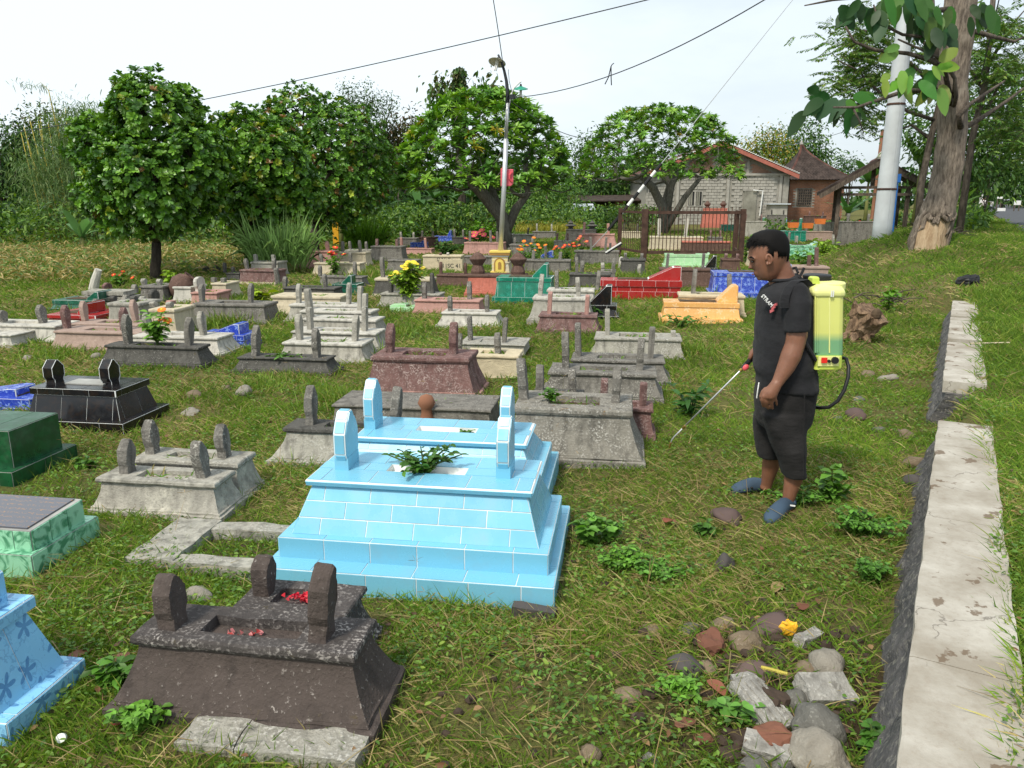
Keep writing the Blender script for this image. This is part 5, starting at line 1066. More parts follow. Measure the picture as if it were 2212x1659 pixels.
shell(-5.0, -2.85, [(2000, 564, 37), (2002, 540, 36), (2006, 520, 36), (2014, 495, 34), (2022, 468, 33), (2028, 452, 31)], M['teak'], 'bark_flap')
shell(-.8, .9, [(2004, 540, 37), (2008, 518, 35), (2016, 490, 34), (2024, 464, 33)], M['teak'], 'bark_flap')
for q_, (a0, a1, yb_) in enumerate([(-2.9, -2.5, 496), (-2.55, -2.15, 472), (-2.2, -1.8, 480), (-1.85, -1.4, 470), (-1.45, -1.0, 476), (-1.05, -.7, 505)]):
    shell(a0, a1, [(2014 + (495 - yb_) * .33, yb_, 32.6), (2020, (yb_ + 470) / 2, 32.4), (2023, 464, 32.2)], M['teak'], 'bark_flap')
# limbs of the teak
limbs = [([(2062, 255, 0), (2040, 150, -.7), (2010, 130, -.9), (1960, 115, -1.1), (1890, 108, -1.2), (1845, 90, -1.3), (1826, 57, -1.3)], 5.5), ([(2058, 240, 0), (2063, 170, -.7), (2047, 150, -.8), (2010, 110, -1.0)], 4), ([(2060, 230, -.2), (2066, 210, -.7), (2062, 170, -.7), (2040, 130, -.9), (1985, 105, -1.1), (1940, 85, -1.2)], 4.5),
         ([(2048, 200, 0), (1960, 195, -1.2), (1900, 215, -1.6), (1850, 232, -1.8), (1800, 232, -1.9)], 5), ([(1842, 232, -1.8), (1856, 260, -1.8), (1866, 288, -1.8)], 2.2), ([(2075, 275, -.3), (2070, 250, -.6), (2095, 225, -.3), (2140, 195, 0), (2170, 175, .2)], 6),
         ([(2085, 275, 0), (2120, 255, .2), (2180, 215, .4), (2212, 190, .5)], 6), ([(2095, 65, 0), (2150, 80, .3), (2190, 90, .5), (2212, 80, .6)], 5), ([(2047, 90, 0), (2012, 82, -.8), (1950, 75, -1.2), (1900, 50, -1.4), (1887, 10, -1.4)], 4), ([(2010, 130, -.8), (2005, 70, -.9), (2012, 0, -.9), (2014, -40, -.9)], 4.5), ([(2056, 20, 0), (2000, 25, -.6), (1940, 5, -.8), (1890, -20, -.8)], 6), ([(1900, -10, -1.2), (1800, 0, -1.6), (1738, 12, -1.8)], 3)]
for pts, r_ in limbs:
    P = [Vector(tk(x, y, dy)) for x, y, dy in pts]; MB().tube(P, list(np.linspace(r_ * kx, r_ * kx * .35, len(P))), 7, jit=.06).build('limb', M['bark'], t, smooth=True)
r_ = random.Random(5)
def teak_leaf(x, y, dy, ang, L_, col, tiltz=.5):
    a = math.radians(ang); big_leaf(t, tk(x, y, dy), (math.cos(a), r_.uniform(-.5, .3), math.sin(a)), L_, L_ * .56, r_.uniform(.1, .45), 'leaf', 'leaf', col, cup=r_.uniform(-.1, .25), face=(r_.uniform(-.6, .6), -1, r_.uniform(-.3, .8)))
gd, gm_, gl = (.028, .08, .022), (.055, .145, .026), (.17, .30, .045)
for (x, y, n, c_, w_, lo, hi) in [(1800, 232, 10, gd, 60, -170, -10), (1830, 225, 6, gm_, 30, -60, 60), (1775, 215, 5, gd, 25, 130, 230), (1860, 30, 11, gd, 55, -160, 0), (1900, 10, 10, gd, 60, -150, -20), (1960, 5, 12, gm_, 50, -150, -20), (1985, 40, 8, gd, 30, -130, -50), (2020, 30, 10, gm_, 35, -130, -40), (2035, 60, 6, gd, 20, -130, -50), (1940, 165, 8, gl, 35, -170, -20), (1985, 165, 7, gm_, 35, -160, 20), (2020, 140, 6, gl, 25, -90, 60), (1950, 120, 3, (.22, .33, .06), 15, 150, 220), (2100, 25, 4, gd, 20, -100, 0), (2140, 15, 4, gm_, 20, -100, -40), (2018, 178, 5, (.22, .30, .06), 15, -150, -60)]:
    for i in range(n): teak_leaf(x + r_.uniform(-w_, w_), y + r_.uniform(-18, 14), -1.2 + r_.uniform(-.5, .4), r_.uniform(lo, hi), r_.uniform(.26, .46), tuple(k * r_.uniform(.75, 1.3) for k in c_))

# tapered steel pole
p = np.array(onY(1906, 494, 19.0)); p[2] = H(p[0], 19.0)
t = thing('utility_pole', 'tall tapered grey utility pole rising on the bank before the teak', 'utility pole', p)
kk = 19.0 / F
MB().lathe((0, 0, -.3), [(19.5 * kk, 0), (19 * kk, .6), (13.3 * kk, 7.6), (11 * kk, 11)], 14).build('shaft', M['polegrey'], t, smooth=True)
for zz in (onY(1925, 411 / 1.0, 19)[2] - p[2], onY(1950, 228, 19)[2] - p[2]):
    rr = (19.3 - (zz) * .8) * kk + .004; MB().lathe((0, 0, zz), [(rr, 0), (rr + .01, .01), (rr + .01, .04), (rr, .05)], 14, (False, False)).build('band', M['iron'], t)
MB().bar((.0, -19.2 * kk, .2), (.0, -13.5 * kk, 7.2), .012, .012).build('seam', M['polegrey'], t)
# blue pipe marker beside the pole
q_ = np.array(onY(1929, 486, 21.5)); q_[2] = H(q_[0], 21.5); t = thing('blue_post', 'thin blue painted post with a small box beside the pole', 'post', q_)
e = np.array(onY(1939, 380, 21.5)) - q_; MB().tube([(0, 0, -.1), tuple(e)], .04, 8).build('shaft', M['bluepaint'], t); MB().box(tuple(e + np.array([0, -.02, -.06])), (.12, .12, .22)).build('box', M['bluepaint'], t)

# feathery moringa tree behind the pole
def feather_tree(label, px, base, d, trunk, boughs, zones, n, col, seed):
    q_ = np.array(onY(px, base, d)); q_[2] = H(q_[0], d); t = thing('feathery_tree', label, 'tree', q_, 0, 'feathery leaved trees by the road')
    lc = lambda x, y, dy=0: np.array(onY(x, y, d + dy)) - q_
    mb = MB(); P = [Vector(lc(x, y)) for x, y in trunk]; P[0].z = -.1; mb.tube(P, list(np.linspace(7.5 * d / F, 4.5 * d / F, len(P))), 8, jit=.05)
    for b_ in boughs:
        P = [Vector(lc(x, y, dy)) for x, y, dy in b_]; mb.tube(P, list(np.linspace(4.2 * d / F, 1 * d / F, len(P))), 5, jit=.05)
    O = []; D3 = []
    for (x, y, rx_, ry_, m_) in zones:
        for i in range(m_):
            c_ = Vector(lc(x + rnd.gauss(0, .5) * rx_, y + rnd.gauss(0, .5) * ry_, rnd.gauss(0, .9))); a = rnd.uniform(0, 6.3); dv = Vector((math.cos(a), math.sin(a) * .7, rnd.uniform(-.75, .1))).normalized(); S = dv.cross(Vector((0, 0, 1))).normalized(); ln = rnd.uniform(.3, .6)
            mb.tube([c_, c_ + dv * ln * .5 + Vector((0, 0, .02)), c_ + dv * ln], [.006, .005, .003], 3, caps=False)
            for j in range(9):
                f = (j + 1) / 9
                for s_ in (-1, 1):
                    O.append(tuple(c_ + dv * ln * f)); D3.append(tuple(S * s_ + dv * .5 + Vector((0, 0, rnd.uniform(-.4, .1)))))
    m_ = len(O); leaves('crown', np.array(O), np.array(D3), np.tile([0, 0, 1.0], (m_, 1)) + rng.normal(size=(m_, 3)) * .3, rng.uniform(.09, .15, m_), rng.uniform(.035, .055, m_), colmix(m_, col, (4, 4, 2), .2), M['leaf'], t, .2)
    mb.build('trunk', M['bark'], t, smooth=True)
feather_tree('slender feathery tree reaching left behind the pole', 1985, 480, 24, [(1985, 480), (1990, 400), (2010, 300), (2030, 220), (2025, 120), (2015, 40), (2010, -60)],
 [[(2020, 260, 0), (1960, 240, -.5), (1900, 200, -.8), (1850, 150, -.9), (1810, 130, -1)], [(2028, 200, 0), (1960, 130, -.4), (1890, 70, -.6), (1830, 60, -.6)], [(2025, 150, 0), (1980, 60, .3), (1930, 20, .5)], [(2010, 300, 0), (1970, 270, .4), (1930, 285, .6)]],
 [(1850, 100, 70, 60, 150), (1830, 180, 70, 60, 120), (1900, 160, 70, 60, 130), (1900, 60, 60, 50, 100), (1880, 250, 60, 40, 70), (1960, 120, 50, 90, 90), (1990, 40, 40, 40, 50)], 0, [(.075, .17, .03), (.12, .23, .04), (.2, .28, .06)], 1)
feather_tree('feathery tree at the top right edge behind the teak', 2120, 480, 23, [(2075, 480), (2100, 300), (2128, 180), (2140, 60), (2150, -60)],
 [[(2125, 250, 0), (2160, 180, .5), (2200, 120, .6)], [(2130, 150, 0), (2180, 60, .4), (2215, 20, .5)], [(2130, 200, 0), (2090, 140, .5), (2110, 60, .6)]],
 [(2160, 60, 60, 60, 130), (2190, 150, 50, 50, 110), (2120, 130, 40, 70, 90), (2170, 260, 50, 40, 80), (2200, 300, 40, 50, 70)], 0, [(.075, .17, .03), (.12, .23, .04), (.2, .28, .06)], 2)
# ------------------------------------------------------------------ houses and shelters
def wall_of_blocks(par, rows, x0, x1, z0, bw, bh, gap, y, mat, name, skip, keep_n, depth=.05, clip=None):
    """courses of single blocks on a mortar wall; the first keep_n are parts of their own, the rest one joined part"""
    box = MB().box((0, 0, 0), (bw - gap, depth, bh - gap)).mesh(name); box.materials.append(mat)
    half = MB().box((0, 0, 0), (bw / 2 - gap, depth, bh - gap)).mesh(name); half.materials.append(mat)
    n = 0; rest = MB(); rows = list(rows)
    for r_ in rows:
        z = z0 + (r_ + .5) * bh; x = x0 + (0 if r_ % 2 == 0 else -bw / 2)
        while x < x1:
            a, c = max(x, x0), min(x + bw, x1); x += bw
            if c - a < bw * .25: continue
            xm = (a + c) / 2
            if clip and not clip(xm, z): continue
            if any(s[0] - .02 < c and s[1] + .02 > a and s[2] < z + bh * .4 and s[3] > z - bh * .4 for s in skip): continue
            full = abs(c - a - bw) < .01
            yy = y + rnd.uniform(-.012, .012)
            if n < keep_n:
                o = link(name, box if full else half, None, par, (xm, yy, z)); 
                if not full: o.scale.x = (c - a - gap) / (bw / 2 - gap)
                n += 1
            else: rest.box((xm, yy, z), (c - a - gap, depth, bh - gap))
    if rest.v: tag(rest.build(name + 'work', mat, par), kind='stuff')
HY = 60.0
hp = lambda x, y: onY(x, y, HY)
xa, xb = hp(1393, 470)[0], hp(1698, 470)[0]; zt = hp(1540, 377)[2]; zap = hp(1545, 312)[2]; xc = (xa + xb) / 2
hb = thing('block_house', 'grey concrete block house with brick gable and reddish painted roof edge', 'house', (xc, HY, 0)); hw_ = (xb - xa) / 2
MB().box((0, 4.05, zt / 2), (2 * hw_, 8, zt)).build('wall', M['mortar'], hb)
gz = zap - zt
MB().prism([(-hw_, zt), (hw_, zt), (0, zap)], .055, 8.05, 'y').build('gable_wall', M['mortar'], hb)
dx0, dx1 = hp(1606, 440)[0] - xc, hp(1633, 440)[0] - xc; dz = hp(1620, 412)[2]
win = [(hp(a, 430)[0] - xc, hp(c, 430)[0] - xc, hp(1500, 444)[2], hp(1500, 414)[2]) for a, c in ((1487, 1499), (1503, 1515))]
win.append((hp(1402, 410)[0] - xc, hp(1408, 410)[0] - xc, hp(1404, 416)[2], hp(1404, 406)[2]))
sk = win + [(dx0, dx1, 0, dz)] + [(hp(x, 430)[0] - xc - .1, hp(x, 430)[0] - xc + .1, 0, zt) for x in (1463, 1571, 1684)]
bhh = zt / 17
wall_of_blocks(hb, range(16, -1, -1), -hw_ + .02, hw_ - .5, 0, .43, bhh, .03, .02, M['block'], 'block', sk, 300)
tag(MB().build('nothing', M['block']) if False else None, kind='stuff') if False else None
# brick gable courses
gb = MB(); bz = .095; r_ = 0; n = 0
small = MB().box((0, 0, 0), (.27, .05, .08)).mesh('brick'); small.materials.append(M['brickpale'])
while zt + .12 + (r_ + 1) * bz < zap - .2:
    z = zt + .12 + (r_ + .5) * bz; hwz = hw_ * (1 - (z + bz - zt) / gz) - .5; x = -hwz + (.14 if r_ % 2 else 0)
    while x < hwz - .3:
        xm = x + .14; px = 1106 + (xm + xc) / HY * F
        if all(abs(xm + xc - hp(q, 360)[0]) > .28 for q in (1549, 1616, 1482)):
            if n < 300 and px > 1500: link('brick', small, None, hb, (xm, .03 + rnd.uniform(-.01, .01), z)); n += 1
            else: gb.box((xm, .03, z), (.27, .05, .08))
        x += .295
    r_ += 1
tag(gb.build('brickwork', M['brickpale'], hb), kind='stuff')
for q in (1549, 1616, 1482):
    x = hp(q, 360)[0] - xc; MB().box((x, .02, (zt + min(zap - .3, zt + gz * (1 - abs(x) / hw_)) - .2) / 2 + 0), (.2, .16, 0.02 + (min(zap - .3, zt + gz * (1 - abs(x) / hw_)) - .2 - zt))).build('pilaster', M['mortar'], hb)
for q in (1463, 1571, 1684): MB().box((hp(q, 430)[0] - xc, -.005, zt / 2), (.2, .1, zt)).build('pilaster', M['block'], hb)
MB().box((0, -.02, zt), (2 * hw_ + .02, .2, .16)).build('ring_beam', M['block'], hb)
MB().box((hw_ - .22, -.02, zt / 2), (.42, .14, zt - .2)).build('pilaster', M['mortar'], hb)
for s_ in (-1, 1):
    a = Vector((0, 3.9, zap + .12)); e = Vector((s_ * (hw_ + .5), 3.9, zt + .12 - .5 * gz / hw_)); d = e - a
    o = MB().bar(a, e, 9.0, .10, up=(0, 1, 0)).mesh('roof'); 
    nrm_ = Vector((-d.z * s_, 0, d.x * s_)).normalized()
    MB().add([a + Vector((0, -4.5, 0)), e + Vector((0, -4.5, 0)), e + Vector((0, 4.5, 0)), a + Vector((0, 4.5, 0)), a + Vector((0, -4.5, .1)), e + Vector((0, -4.5, .1)), e + Vector((0, 4.5, .1)), a + Vector((0, 4.5, .1))], [(0, 3, 2, 1), (4, 5, 6, 7), (0, 1, 5, 4), (1, 2, 6, 5), (2, 3, 7, 6), (3, 0, 4, 7)]).build('roof', M['rooftile'], hb)
    f0 = Vector((0, -.62, 0)); MB().add([a + Vector((0, -4.53, -.24)), e + Vector((0, -4.53, -.24)), e + Vector((0, -4.53, .06)), a + Vector((0, -4.53, .06)), a + Vector((0, -4.6, -.24)), e + Vector((0, -4.6, -.24)), e + Vector((0, -4.6, .06)), a + Vector((0, -4.6, .06))], [(0, 3, 2, 1), (4, 5, 6, 7), (0, 1, 5, 4), (1, 2, 6, 5), (2, 3, 7, 6), (3, 0, 4, 7)]).build('fascia', M['roofpink'], hb)
    for k in range(34):
        f = (k + .5) / 34; c_ = a + d * f; MB().bar(c_ + Vector((0, -4.66, .14)), c_ + Vector((0, -4.2, .14)), .16, .05).build('edge_tile', M['whitepaint'] if k % 1 == 0 else M['roofpink'], hb)
for w_ in win:
    fr = MB().box(((w_[0] + w_[1]) / 2, -.01, (w_[2] + w_[3]) / 2), (w_[1] - w_[0] + .14, .1, w_[3] - w_[2] + .14)).build('window', M['block'], hb)
    MB().box(((w_[0] + w_[1]) / 2, -.055, (w_[2] + w_[3]) / 2), (w_[1] - w_[0], .02, w_[3] - w_[2])).build('pane', M['glassdark'], fr)
    if w_ is not win[2]:
        for f in (.22, .55): MB().box((w_[0] + (w_[1] - w_[0]) * f, -.075, (w_[2] + w_[3]) / 2), ((w_[1] - w_[0]) * .24, .02, (w_[3] - w_[2]) * .94)).build('shutter_board', M['doorwood'], fr)
dr = MB().box(((dx0 + dx1) / 2, -.03, dz / 2), (dx1 - dx0, .06, dz)).build('door', M['doorwood'], hb); dr['label'] = 'weathered grey plywood door'
MB().box(((dx0 + dx1) / 2, -.02, dz + .05), (dx1 - dx0 + .2, .12, .1)).build('lintel', M['block'], hb)
t = thing('drain_pipe', 'white drain pipe bent over the block house door', 'pipe', (xc, HY, 0)); a, c_, e = hp(1625, 411), hp(1646, 412.5), hp(1643, 466)
MB().tube([(a[0] - xc, -.2, a[2]), (c_[0] - xc, -.2, c_[2]), (c_[0] - xc - .1, -.2, max(0, e[2]))], .05, 6).build('pipe', M['whitepaint'], t)
q0 = hp(1665, 470); t = thing('lean_to', 'small cement store with a tin top at the right foot of the block house', 'shed', (q0[0], HY - 1.2, 0))
z1 = onY(1660, 442, HY - 1.2)[2]; MB().box((0, 0, z1 / 2), (1.25, 1.0, z1)).build('wall', M['block'], t); MB().box((0, -.05, z1 + .05), (1.6, 1.3, .08)).build('roof', M['metalroof'], t)

# brick house with a steep pyramid roof
BY = 62.0; bp = lambda x, y: onY(x, y, BY); xa2, xb2 = bp(1700, 470)[0], bp(1818, 470)[0]; ze = bp(1760, 385)[2]; zp = bp(1747, 309)[2]; xm2 = bp(1747, 380)[0]
t = thing('brick_house', 'red brick house with steep dark tiled pyramid roof and lattice window', 'house', ((xa2 + xb2) / 2, BY, 0)); hw2 = (xb2 - xa2) / 2; x0_ = (xa2 + xb2) / 2
MB().box((0, hw2, ze / 2), (2 * hw2, 2 * hw2, ze)).build('wall', M['mortar'], t)
w2 = (bp(1723, 430)[0] - x0_, bp(1751, 430)[0] - x0_, bp(1735, 443)[2], bp(1735, 409)[2])
wall_of_blocks(t, range(int(ze / .105) - 1, -1, -1), -hw2, hw2, 0, .34, .105, .022, -.01, M['brick'], 'brick', [(w2[0] - .08, w2[1] + .08, w2[2] - .08, w2[3] + .08)], 300)
fr = MB().box(((w2[0] + w2[1]) / 2, -.03, (w2[2] + w2[3]) / 2), (w2[1] - w2[0] + .12, .1, w2[3] - w2[2] + .12)).build('window', M['wood'], t)
for k in range(2): MB().box(((w2[0] * (1.5 - k) + w2[1] * (.5 + k)) / 2, -.085, (w2[2] + w2[3]) / 2), ((w2[1] - w2[0]) * .44, .02, (w2[3] - w2[2]) * .94)).build('pane', M['glassdark'], fr)
for k in range(1, 6): MB().box((w2[0] + (w2[1] - w2[0]) * k / 6, -.105, (w2[2] + w2[3]) / 2), (.05, .03, w2[3] - w2[2])).build('lattice_bar', M['wood'], fr)
for k in range(1, 6): MB().box(((w2[0] + w2[1]) / 2, -.125, w2[2] + (w2[3] - w2[2]) * k / 6), (w2[1] - w2[0], .02, .05)).build('lattice_bar', M['wood'], fr)
ax_ = xm2 - x0_; rows = 22; tl = MB(); prof = lambda f: (1 - f) ** 1.45
E0 = hw2 + .55; mb = MB()
rg = []
for i in range(rows + 1):
    f = i / rows; k_ = prof(f) * .985 + .015; z = ze - .15 + (zp - ze + .15) * f; rg.append([(ax_ * f + sx * E0 * k_, hw2 + sy * E0 * k_, z) for sx, sy in ((-1, -1), (1, -1), (1, 1), (-1, 1))])
mb.rings(rg).build('roof', M['rooftiledark'], t)
for i in range(rows):
    f0, f1 = i / rows, (i + 1) / rows; k0_, k1_ = prof(f0) * .985 + .015, prof(f1) * .985 + .015; z0_, z1_ = ze - .15 + (zp - ze + .15) * f0, ze - .15 + (zp - ze + .15) * f1; nt_ = max(1, int(E0 * 2 * k0_ / .24))
    for j in range(nt_):
        u = (j + .5) / nt_ * 2 - 1; c0 = Vector((ax_ * f0 + u * E0 * k0_, hw2 - E0 * k0_ - .03, z0_ + .04)); c1 = Vector((ax_ * f1 + u * E0 * k1_, hw2 - E0 * k1_ - .0, z1_ + .05)); tl.bar(c0, c1, 2 * E0 * k0_ / nt_ * .86, .04, up=(0, -.6, .8))
tag(tl.build('roof_tiles', M['rooftiledark'], t), kind='stuff')
for sx in (-1, 1): MB().tube([(ax_ * (i / 8) + sx * E0 * (prof(i / 8) * .985 + .015), hw2 - E0 * (prof(i / 8) * .985 + .015), ze - .12 + (zp - ze + .15) * i / 8) for i in range(9)], .09, 5).build('ridge', M['rooftile'], t)
MB().lathe((ax_, hw2, zp - .05), [(.05, 0), (.16, .1), (.12, .22), (.02, .4)], 8).build('finial', M['block'], t)

# low shed with a white tin awning
SY = 62.0; s_ = lambda x, y: onY(x, y, SY); q0 = s_(1310, 480); t = thing('low_shed', 'low dark shed with a white tin awning left of the block house', 'shed', (q0[0], SY, 0))
Z = lambda y: s_(1310, y)[2]; X = lambda x: s_(x, 450)[0] - q0[0]
MB().add([(X(1230), 0, Z(436)), (X(1392), 0, Z(434)), (X(1392), 4, Z(422)), (X(1230), 4, Z(424)), (X(1230), 0, Z(434)), (X(1392), 0, Z(432)), (X(1392), 4, Z(420)), (X(1230), 4, Z(422))], [(0, 3, 2, 1), (4, 5, 6, 7), (0, 1, 5, 4), (1, 2, 6, 5), (2, 3, 7, 6), (3, 0, 4, 7)]).build('roof', M['rooftiledark'], t)
MB().add([(X(1233), -1.6, Z(455)), (X(1283), -1.6, Z(455)), (X(1280), -.2, Z(441)), (X(1236), -.2, Z(441)), (X(1233), -1.6, Z(453.8)), (X(1283), -1.6, Z(453.8)), (X(1280), -.2, Z(439.8)), (X(1236), -.2, Z(439.8))], [(0, 3, 2, 1), (4, 5, 6, 7), (0, 1, 5, 4), (1, 2, 6, 5), (2, 3, 7, 6), (3, 0, 4, 7)]).build('awning', M['metalroof'], t)
for x in (1240, 1252, 1264, 1276, 1330, 1388): MB().box((X(x), -.3 if x > 1300 else -1.4, Z(456) / 2), (.14, .14, Z(456))).build('post', M['wood'], t)
MB().box((X(1383), -.4, Z(440) / 2), (.42, .3, Z(440))).build('post', M['block'], t); MB().box(((X(1332) + X(1352)) / 2, 1, .9), (X(1352) - X(1332), .2, 1.8)).build('wall', M['brick'], t); MB().box(((X(1240) + X(1390)) / 2, 3.5, 1), (X(1390) - X(1240), .1, 2.0)).build('wall', M['wood'], t)

# open timber shelter with a tiled gable roof
SY = 35.0; s_ = lambda x, y, dy=0: onY(x, y, SY + dy); q0 = s_(1890, 470); gz0 = H(q0[0], SY); t = thing('timber_shelter', 'open timber shelter with old tiled gable roof left of the pole', 'shelter', (q0[0], SY, gz0), -.34)
P = lambda x, y, dy=0: tuple(s_(x, y, dy) - np.array([q0[0], SY, gz0])[:] * np.array([1, 1, 1]))
for x, y0, y1 in ((1821, 400, 480), (1957, 402, 480), (1891, 350, 405)):
    a, b_ = P(x, y0), P(x, y1); MB().bar((a[0], 0, min(b_[2], -.1) if y1 > 450 else b_[2]), (a[0], 0, a[2]), .17, .17).build('post', M['wood'], t)
for x, y0, y1 in ((1821, 404, 480), (1957, 404, 480)):
    a = P(x, y0); MB().bar((a[0], 3.2, -.2), (a[0], 3.2, a[2]), .17, .17).build('post', M['wood'], t)
for y in (405, 420):
    a, b_ = P(1822, y), P(1962, y); MB().bar((a[0], -.1, a[2]), (b_[0], -.1, b_[2]), .16, .12).build('beam', M['wood'], t)
rd, le, re = P(1901, 350), P(1778, 422), P(1990, 402)
for nm, e in (('l', le), ('r', re)):
    a = Vector((rd[0], -.55, rd[2])); e_ = Vector((e[0], -.55, e[2])); a2, e2 = a + Vector((0, 4.4, 0)), e_ + Vector((0, 4.4, 0)); up = Vector((0, 0, .14))
    MB().add([a, e_, e2, a2, a + up, e_ + up, e2 + up, a2 + up], [(0, 3, 2, 1), (4, 5, 6, 7), (0, 1, 5, 4), (1, 2, 6, 5), (2, 3, 7, 6), (3, 0, 4, 7)]).build('roof', M['rooftiledark'], t)
    MB().bar(a + Vector((0, -.03, -.05)), e_ + Vector((0, -.03, -.05)), .06, .2, up=(0, 0, 1)).build('rafter', M['wood'], t)
    d = e_ - a; nr = max(1, int(d.length / .24)); 
    cell = MB().bar((0, 0, 0), (0, 0, 0.0001), .1, .1)
    for i in range(nr):
        for j in range(18):
            f = (i + .5) / nr; c_ = a + d * f + Vector((0, j * .244 + .12, .165 + rnd.uniform(-.012, .02))); dd_ = d.normalized() * .145
            MB().bar(c_ - dd_, c_ + dd_ - Vector((0, 0, .02)), .215, .03, up=(0, 0, 1)).build('roof_tile', M['rooftiledark'], t)
MB().tube([(rd[0], -.6, rd[2] + .12), (rd[0], 3.9, rd[2] + .12)], .13, 6).build('ridge', M['rooftile'], t)
MB().lathe((rd[0], -.5, rd[2] + .1), [(.16, 0), (.2, .1), (.12, .25), (.02, .34)], 8).build('finial', M['block'], t)
q_ = np.array(onY(1888, 425, 55)); t = thing('broken_post', 'thin reddish pole standing behind the shelter roof', 'post', (q_[0], 55, 0)); MB().tube([(0, 0, -.1), (.1, 0, onY(1892, 280, 55)[2])], .11, 6).build('shaft', M['brick'], t)

# ------------------------------------------------------------------ iron enclosure round a grave
FY = 23.2; f_ = lambda x, y, dy=0: np.array(onY(x, y, FY + dy)); q0 = f_(1500, 560); t = thing('iron_fence', 'rusty iron grave enclosure with spiked bars', 'fence', (q0[0], FY, 0))
fz0, fz1 = f_(1500, 545)[2], f_(1500, 459)[2]; xL, xR = f_(1392, 500)[0] - q0[0], f_(1603, 500)[0] - q0[0]
for x, ww in ((xL, .17), (xR, .14)): MB().box((x, 0, (fz1 + .1) / 2 - .05), (ww, .15, fz1 + .2)).build('post', M['iron'], t)
for z in (fz0, fz1): MB().bar((xL, 0, z), (xR, 0, z), .06, .09).build('rail', M['iron'], t)
n = 26
for i in range(1, n):
    x = xL + (xR - xL) * i / n; MB().tube([(x, 0, fz0 - .02), (x, 0, fz1 + .16)], [.014, .010], 5).build('bar', M['iron'], t)
    if i % 3 == 1: MB().tube([(x + .12 * math.cos(a), -.02, fz0 + .62 + .12 * math.sin(a)) for a in np.linspace(3.3, 6.1, 8)], .010, 4).build('scroll', M['iron'], t)
dyb = 1.9; xl2 = f_(1339, 500, dyb)[0] - q0[0]
MB().box((xl2, dyb, fz1 / 2 - .05), (.12, .12, fz1 + .3)).build('post', M['iron'], t)
for z in (fz0, fz1): MB().bar((xL, 0, z), (xl2, dyb, z), .05, .07).build('rail', M['iron'], t)
for i in range(1, 13):
    f = i / 13; x, y = xL + (xl2 - xL) * f, dyb * f; MB().tube([(x, y, fz0), (x, y, fz1 + .16)], [.013, .009], 5).build('bar', M['iron'], t)
MB().bar((xR, 0, fz1), (xR + .35, 1.9, fz1), .05, .07).build('rail', M['iron'], t); MB().bar((xR, 0, fz0), (xR + .35, 1.9, fz0), .05, .07).build('rail', M['iron'], t)
MB().box((xR + .35, 1.9, fz1 / 2), (.12, .12, fz1)).build('post', M['iron'], t)

# ------------------------------------------------------------------ lamp post on its yellow pedestal
LP = gnd(1081, 592); LY = LP[1]; l_ = lambda x, y, dy=0: np.array(onY(x, y, LY + dy)) - LP; px1 = LY / F
pd_ = thing('lamp_pedestal', 'little yellow and white plinth with an arched niche under the lamp post', 'pedestal', LP, YAW * .5)
hz_ = l_(1081, 545)[2]; wd_ = 33 * px1
MB().box((0, 0, .02), (wd_ * 1.2, wd_ * 1.2, .12)).build('base', M['yellow'], pd_)
MB().box((0, 0, hz_ * .45), (wd_, wd_, hz_ * .86)).build('body', M['yellow'], pd_)
for k in range(12): MB().box((0, 0, hz_ * (.12 + .063 * k)), (wd_ + .012, wd_ + .012, .012)).build('line', M['whitepaint'], pd_)
MB().box((0, 0, hz_ * .86), (wd_ * 1.08, wd_ * 1.08, .06)).build('neck', M['whitepaint'], pd_)
MB().box((0, 0, hz_ * .955), (wd_ * 1.28, wd_ * 1.28, .07)).build('cap', M['ochre'], pd_); MB().box((0, 0, hz_ * .955 + .05), (wd_ * 1.33, wd_ * 1.33, .04)).build('cap', M['yellow'], pd_)
def arch(w_, h0, h1, y, mat, nm):
    pts = [(-w_, h0), (w_, h0)] + [(w_ * math.cos(a), h1 + w_ * math.sin(a)) for a in np.linspace(0, math.pi, 9)]; MB().prism(pts, y, y - .022, 'y').build(nm, mat, pd_)
arch(wd_ * .36, hz_ * .10, hz_ * .52, -wd_ / 2 - .008, M['ochre'], 'niche'); arch(wd_ * .27, hz_ * .12, hz_ * .52, -wd_ / 2 - .02, M['yellow'], 'niche'); arch(wd_ * .10, hz_ * .27, hz_ * .52, -wd_ / 2 - .032, M['ochre'], 'niche')
t = thing('lamp_post', 'white lamp post with two lamps, one white and one green shade', 'lamp post', LP + np.array([0, 0, hz_ + .02]))
up = np.array([0, 0, hz_ + .02]); lc = lambda x, y, dy=0: tuple(l_(x, y, dy) - up)
MB().tube([(0, 0, -.03), lc(1089, 400), lc(1093, 300)], [.066, .062, .058], 10).build('pole', M['steel'], t, smooth=True); MB().tube([lc(1093, 300), lc(1097, 216)], [.045, .042], 8).build('pole', M['steel'], t, smooth=True)
MB().tube([lc(1097, 222), lc(1096, 195), lc(1094, 175), lc(1089, 152), lc(1082, 130), lc(1076, 118)], [.05, .045, .04, .035, .03, .025], 8).build('arm', M['cable'], t, smooth=True)
MB().tube([lc(1098, 235), lc(1104, 205), lc(1110, 190), lc(1122, 178), lc(1126, 176)], .022, 6).build('arm', M['whitepaint'], t, smooth=True)
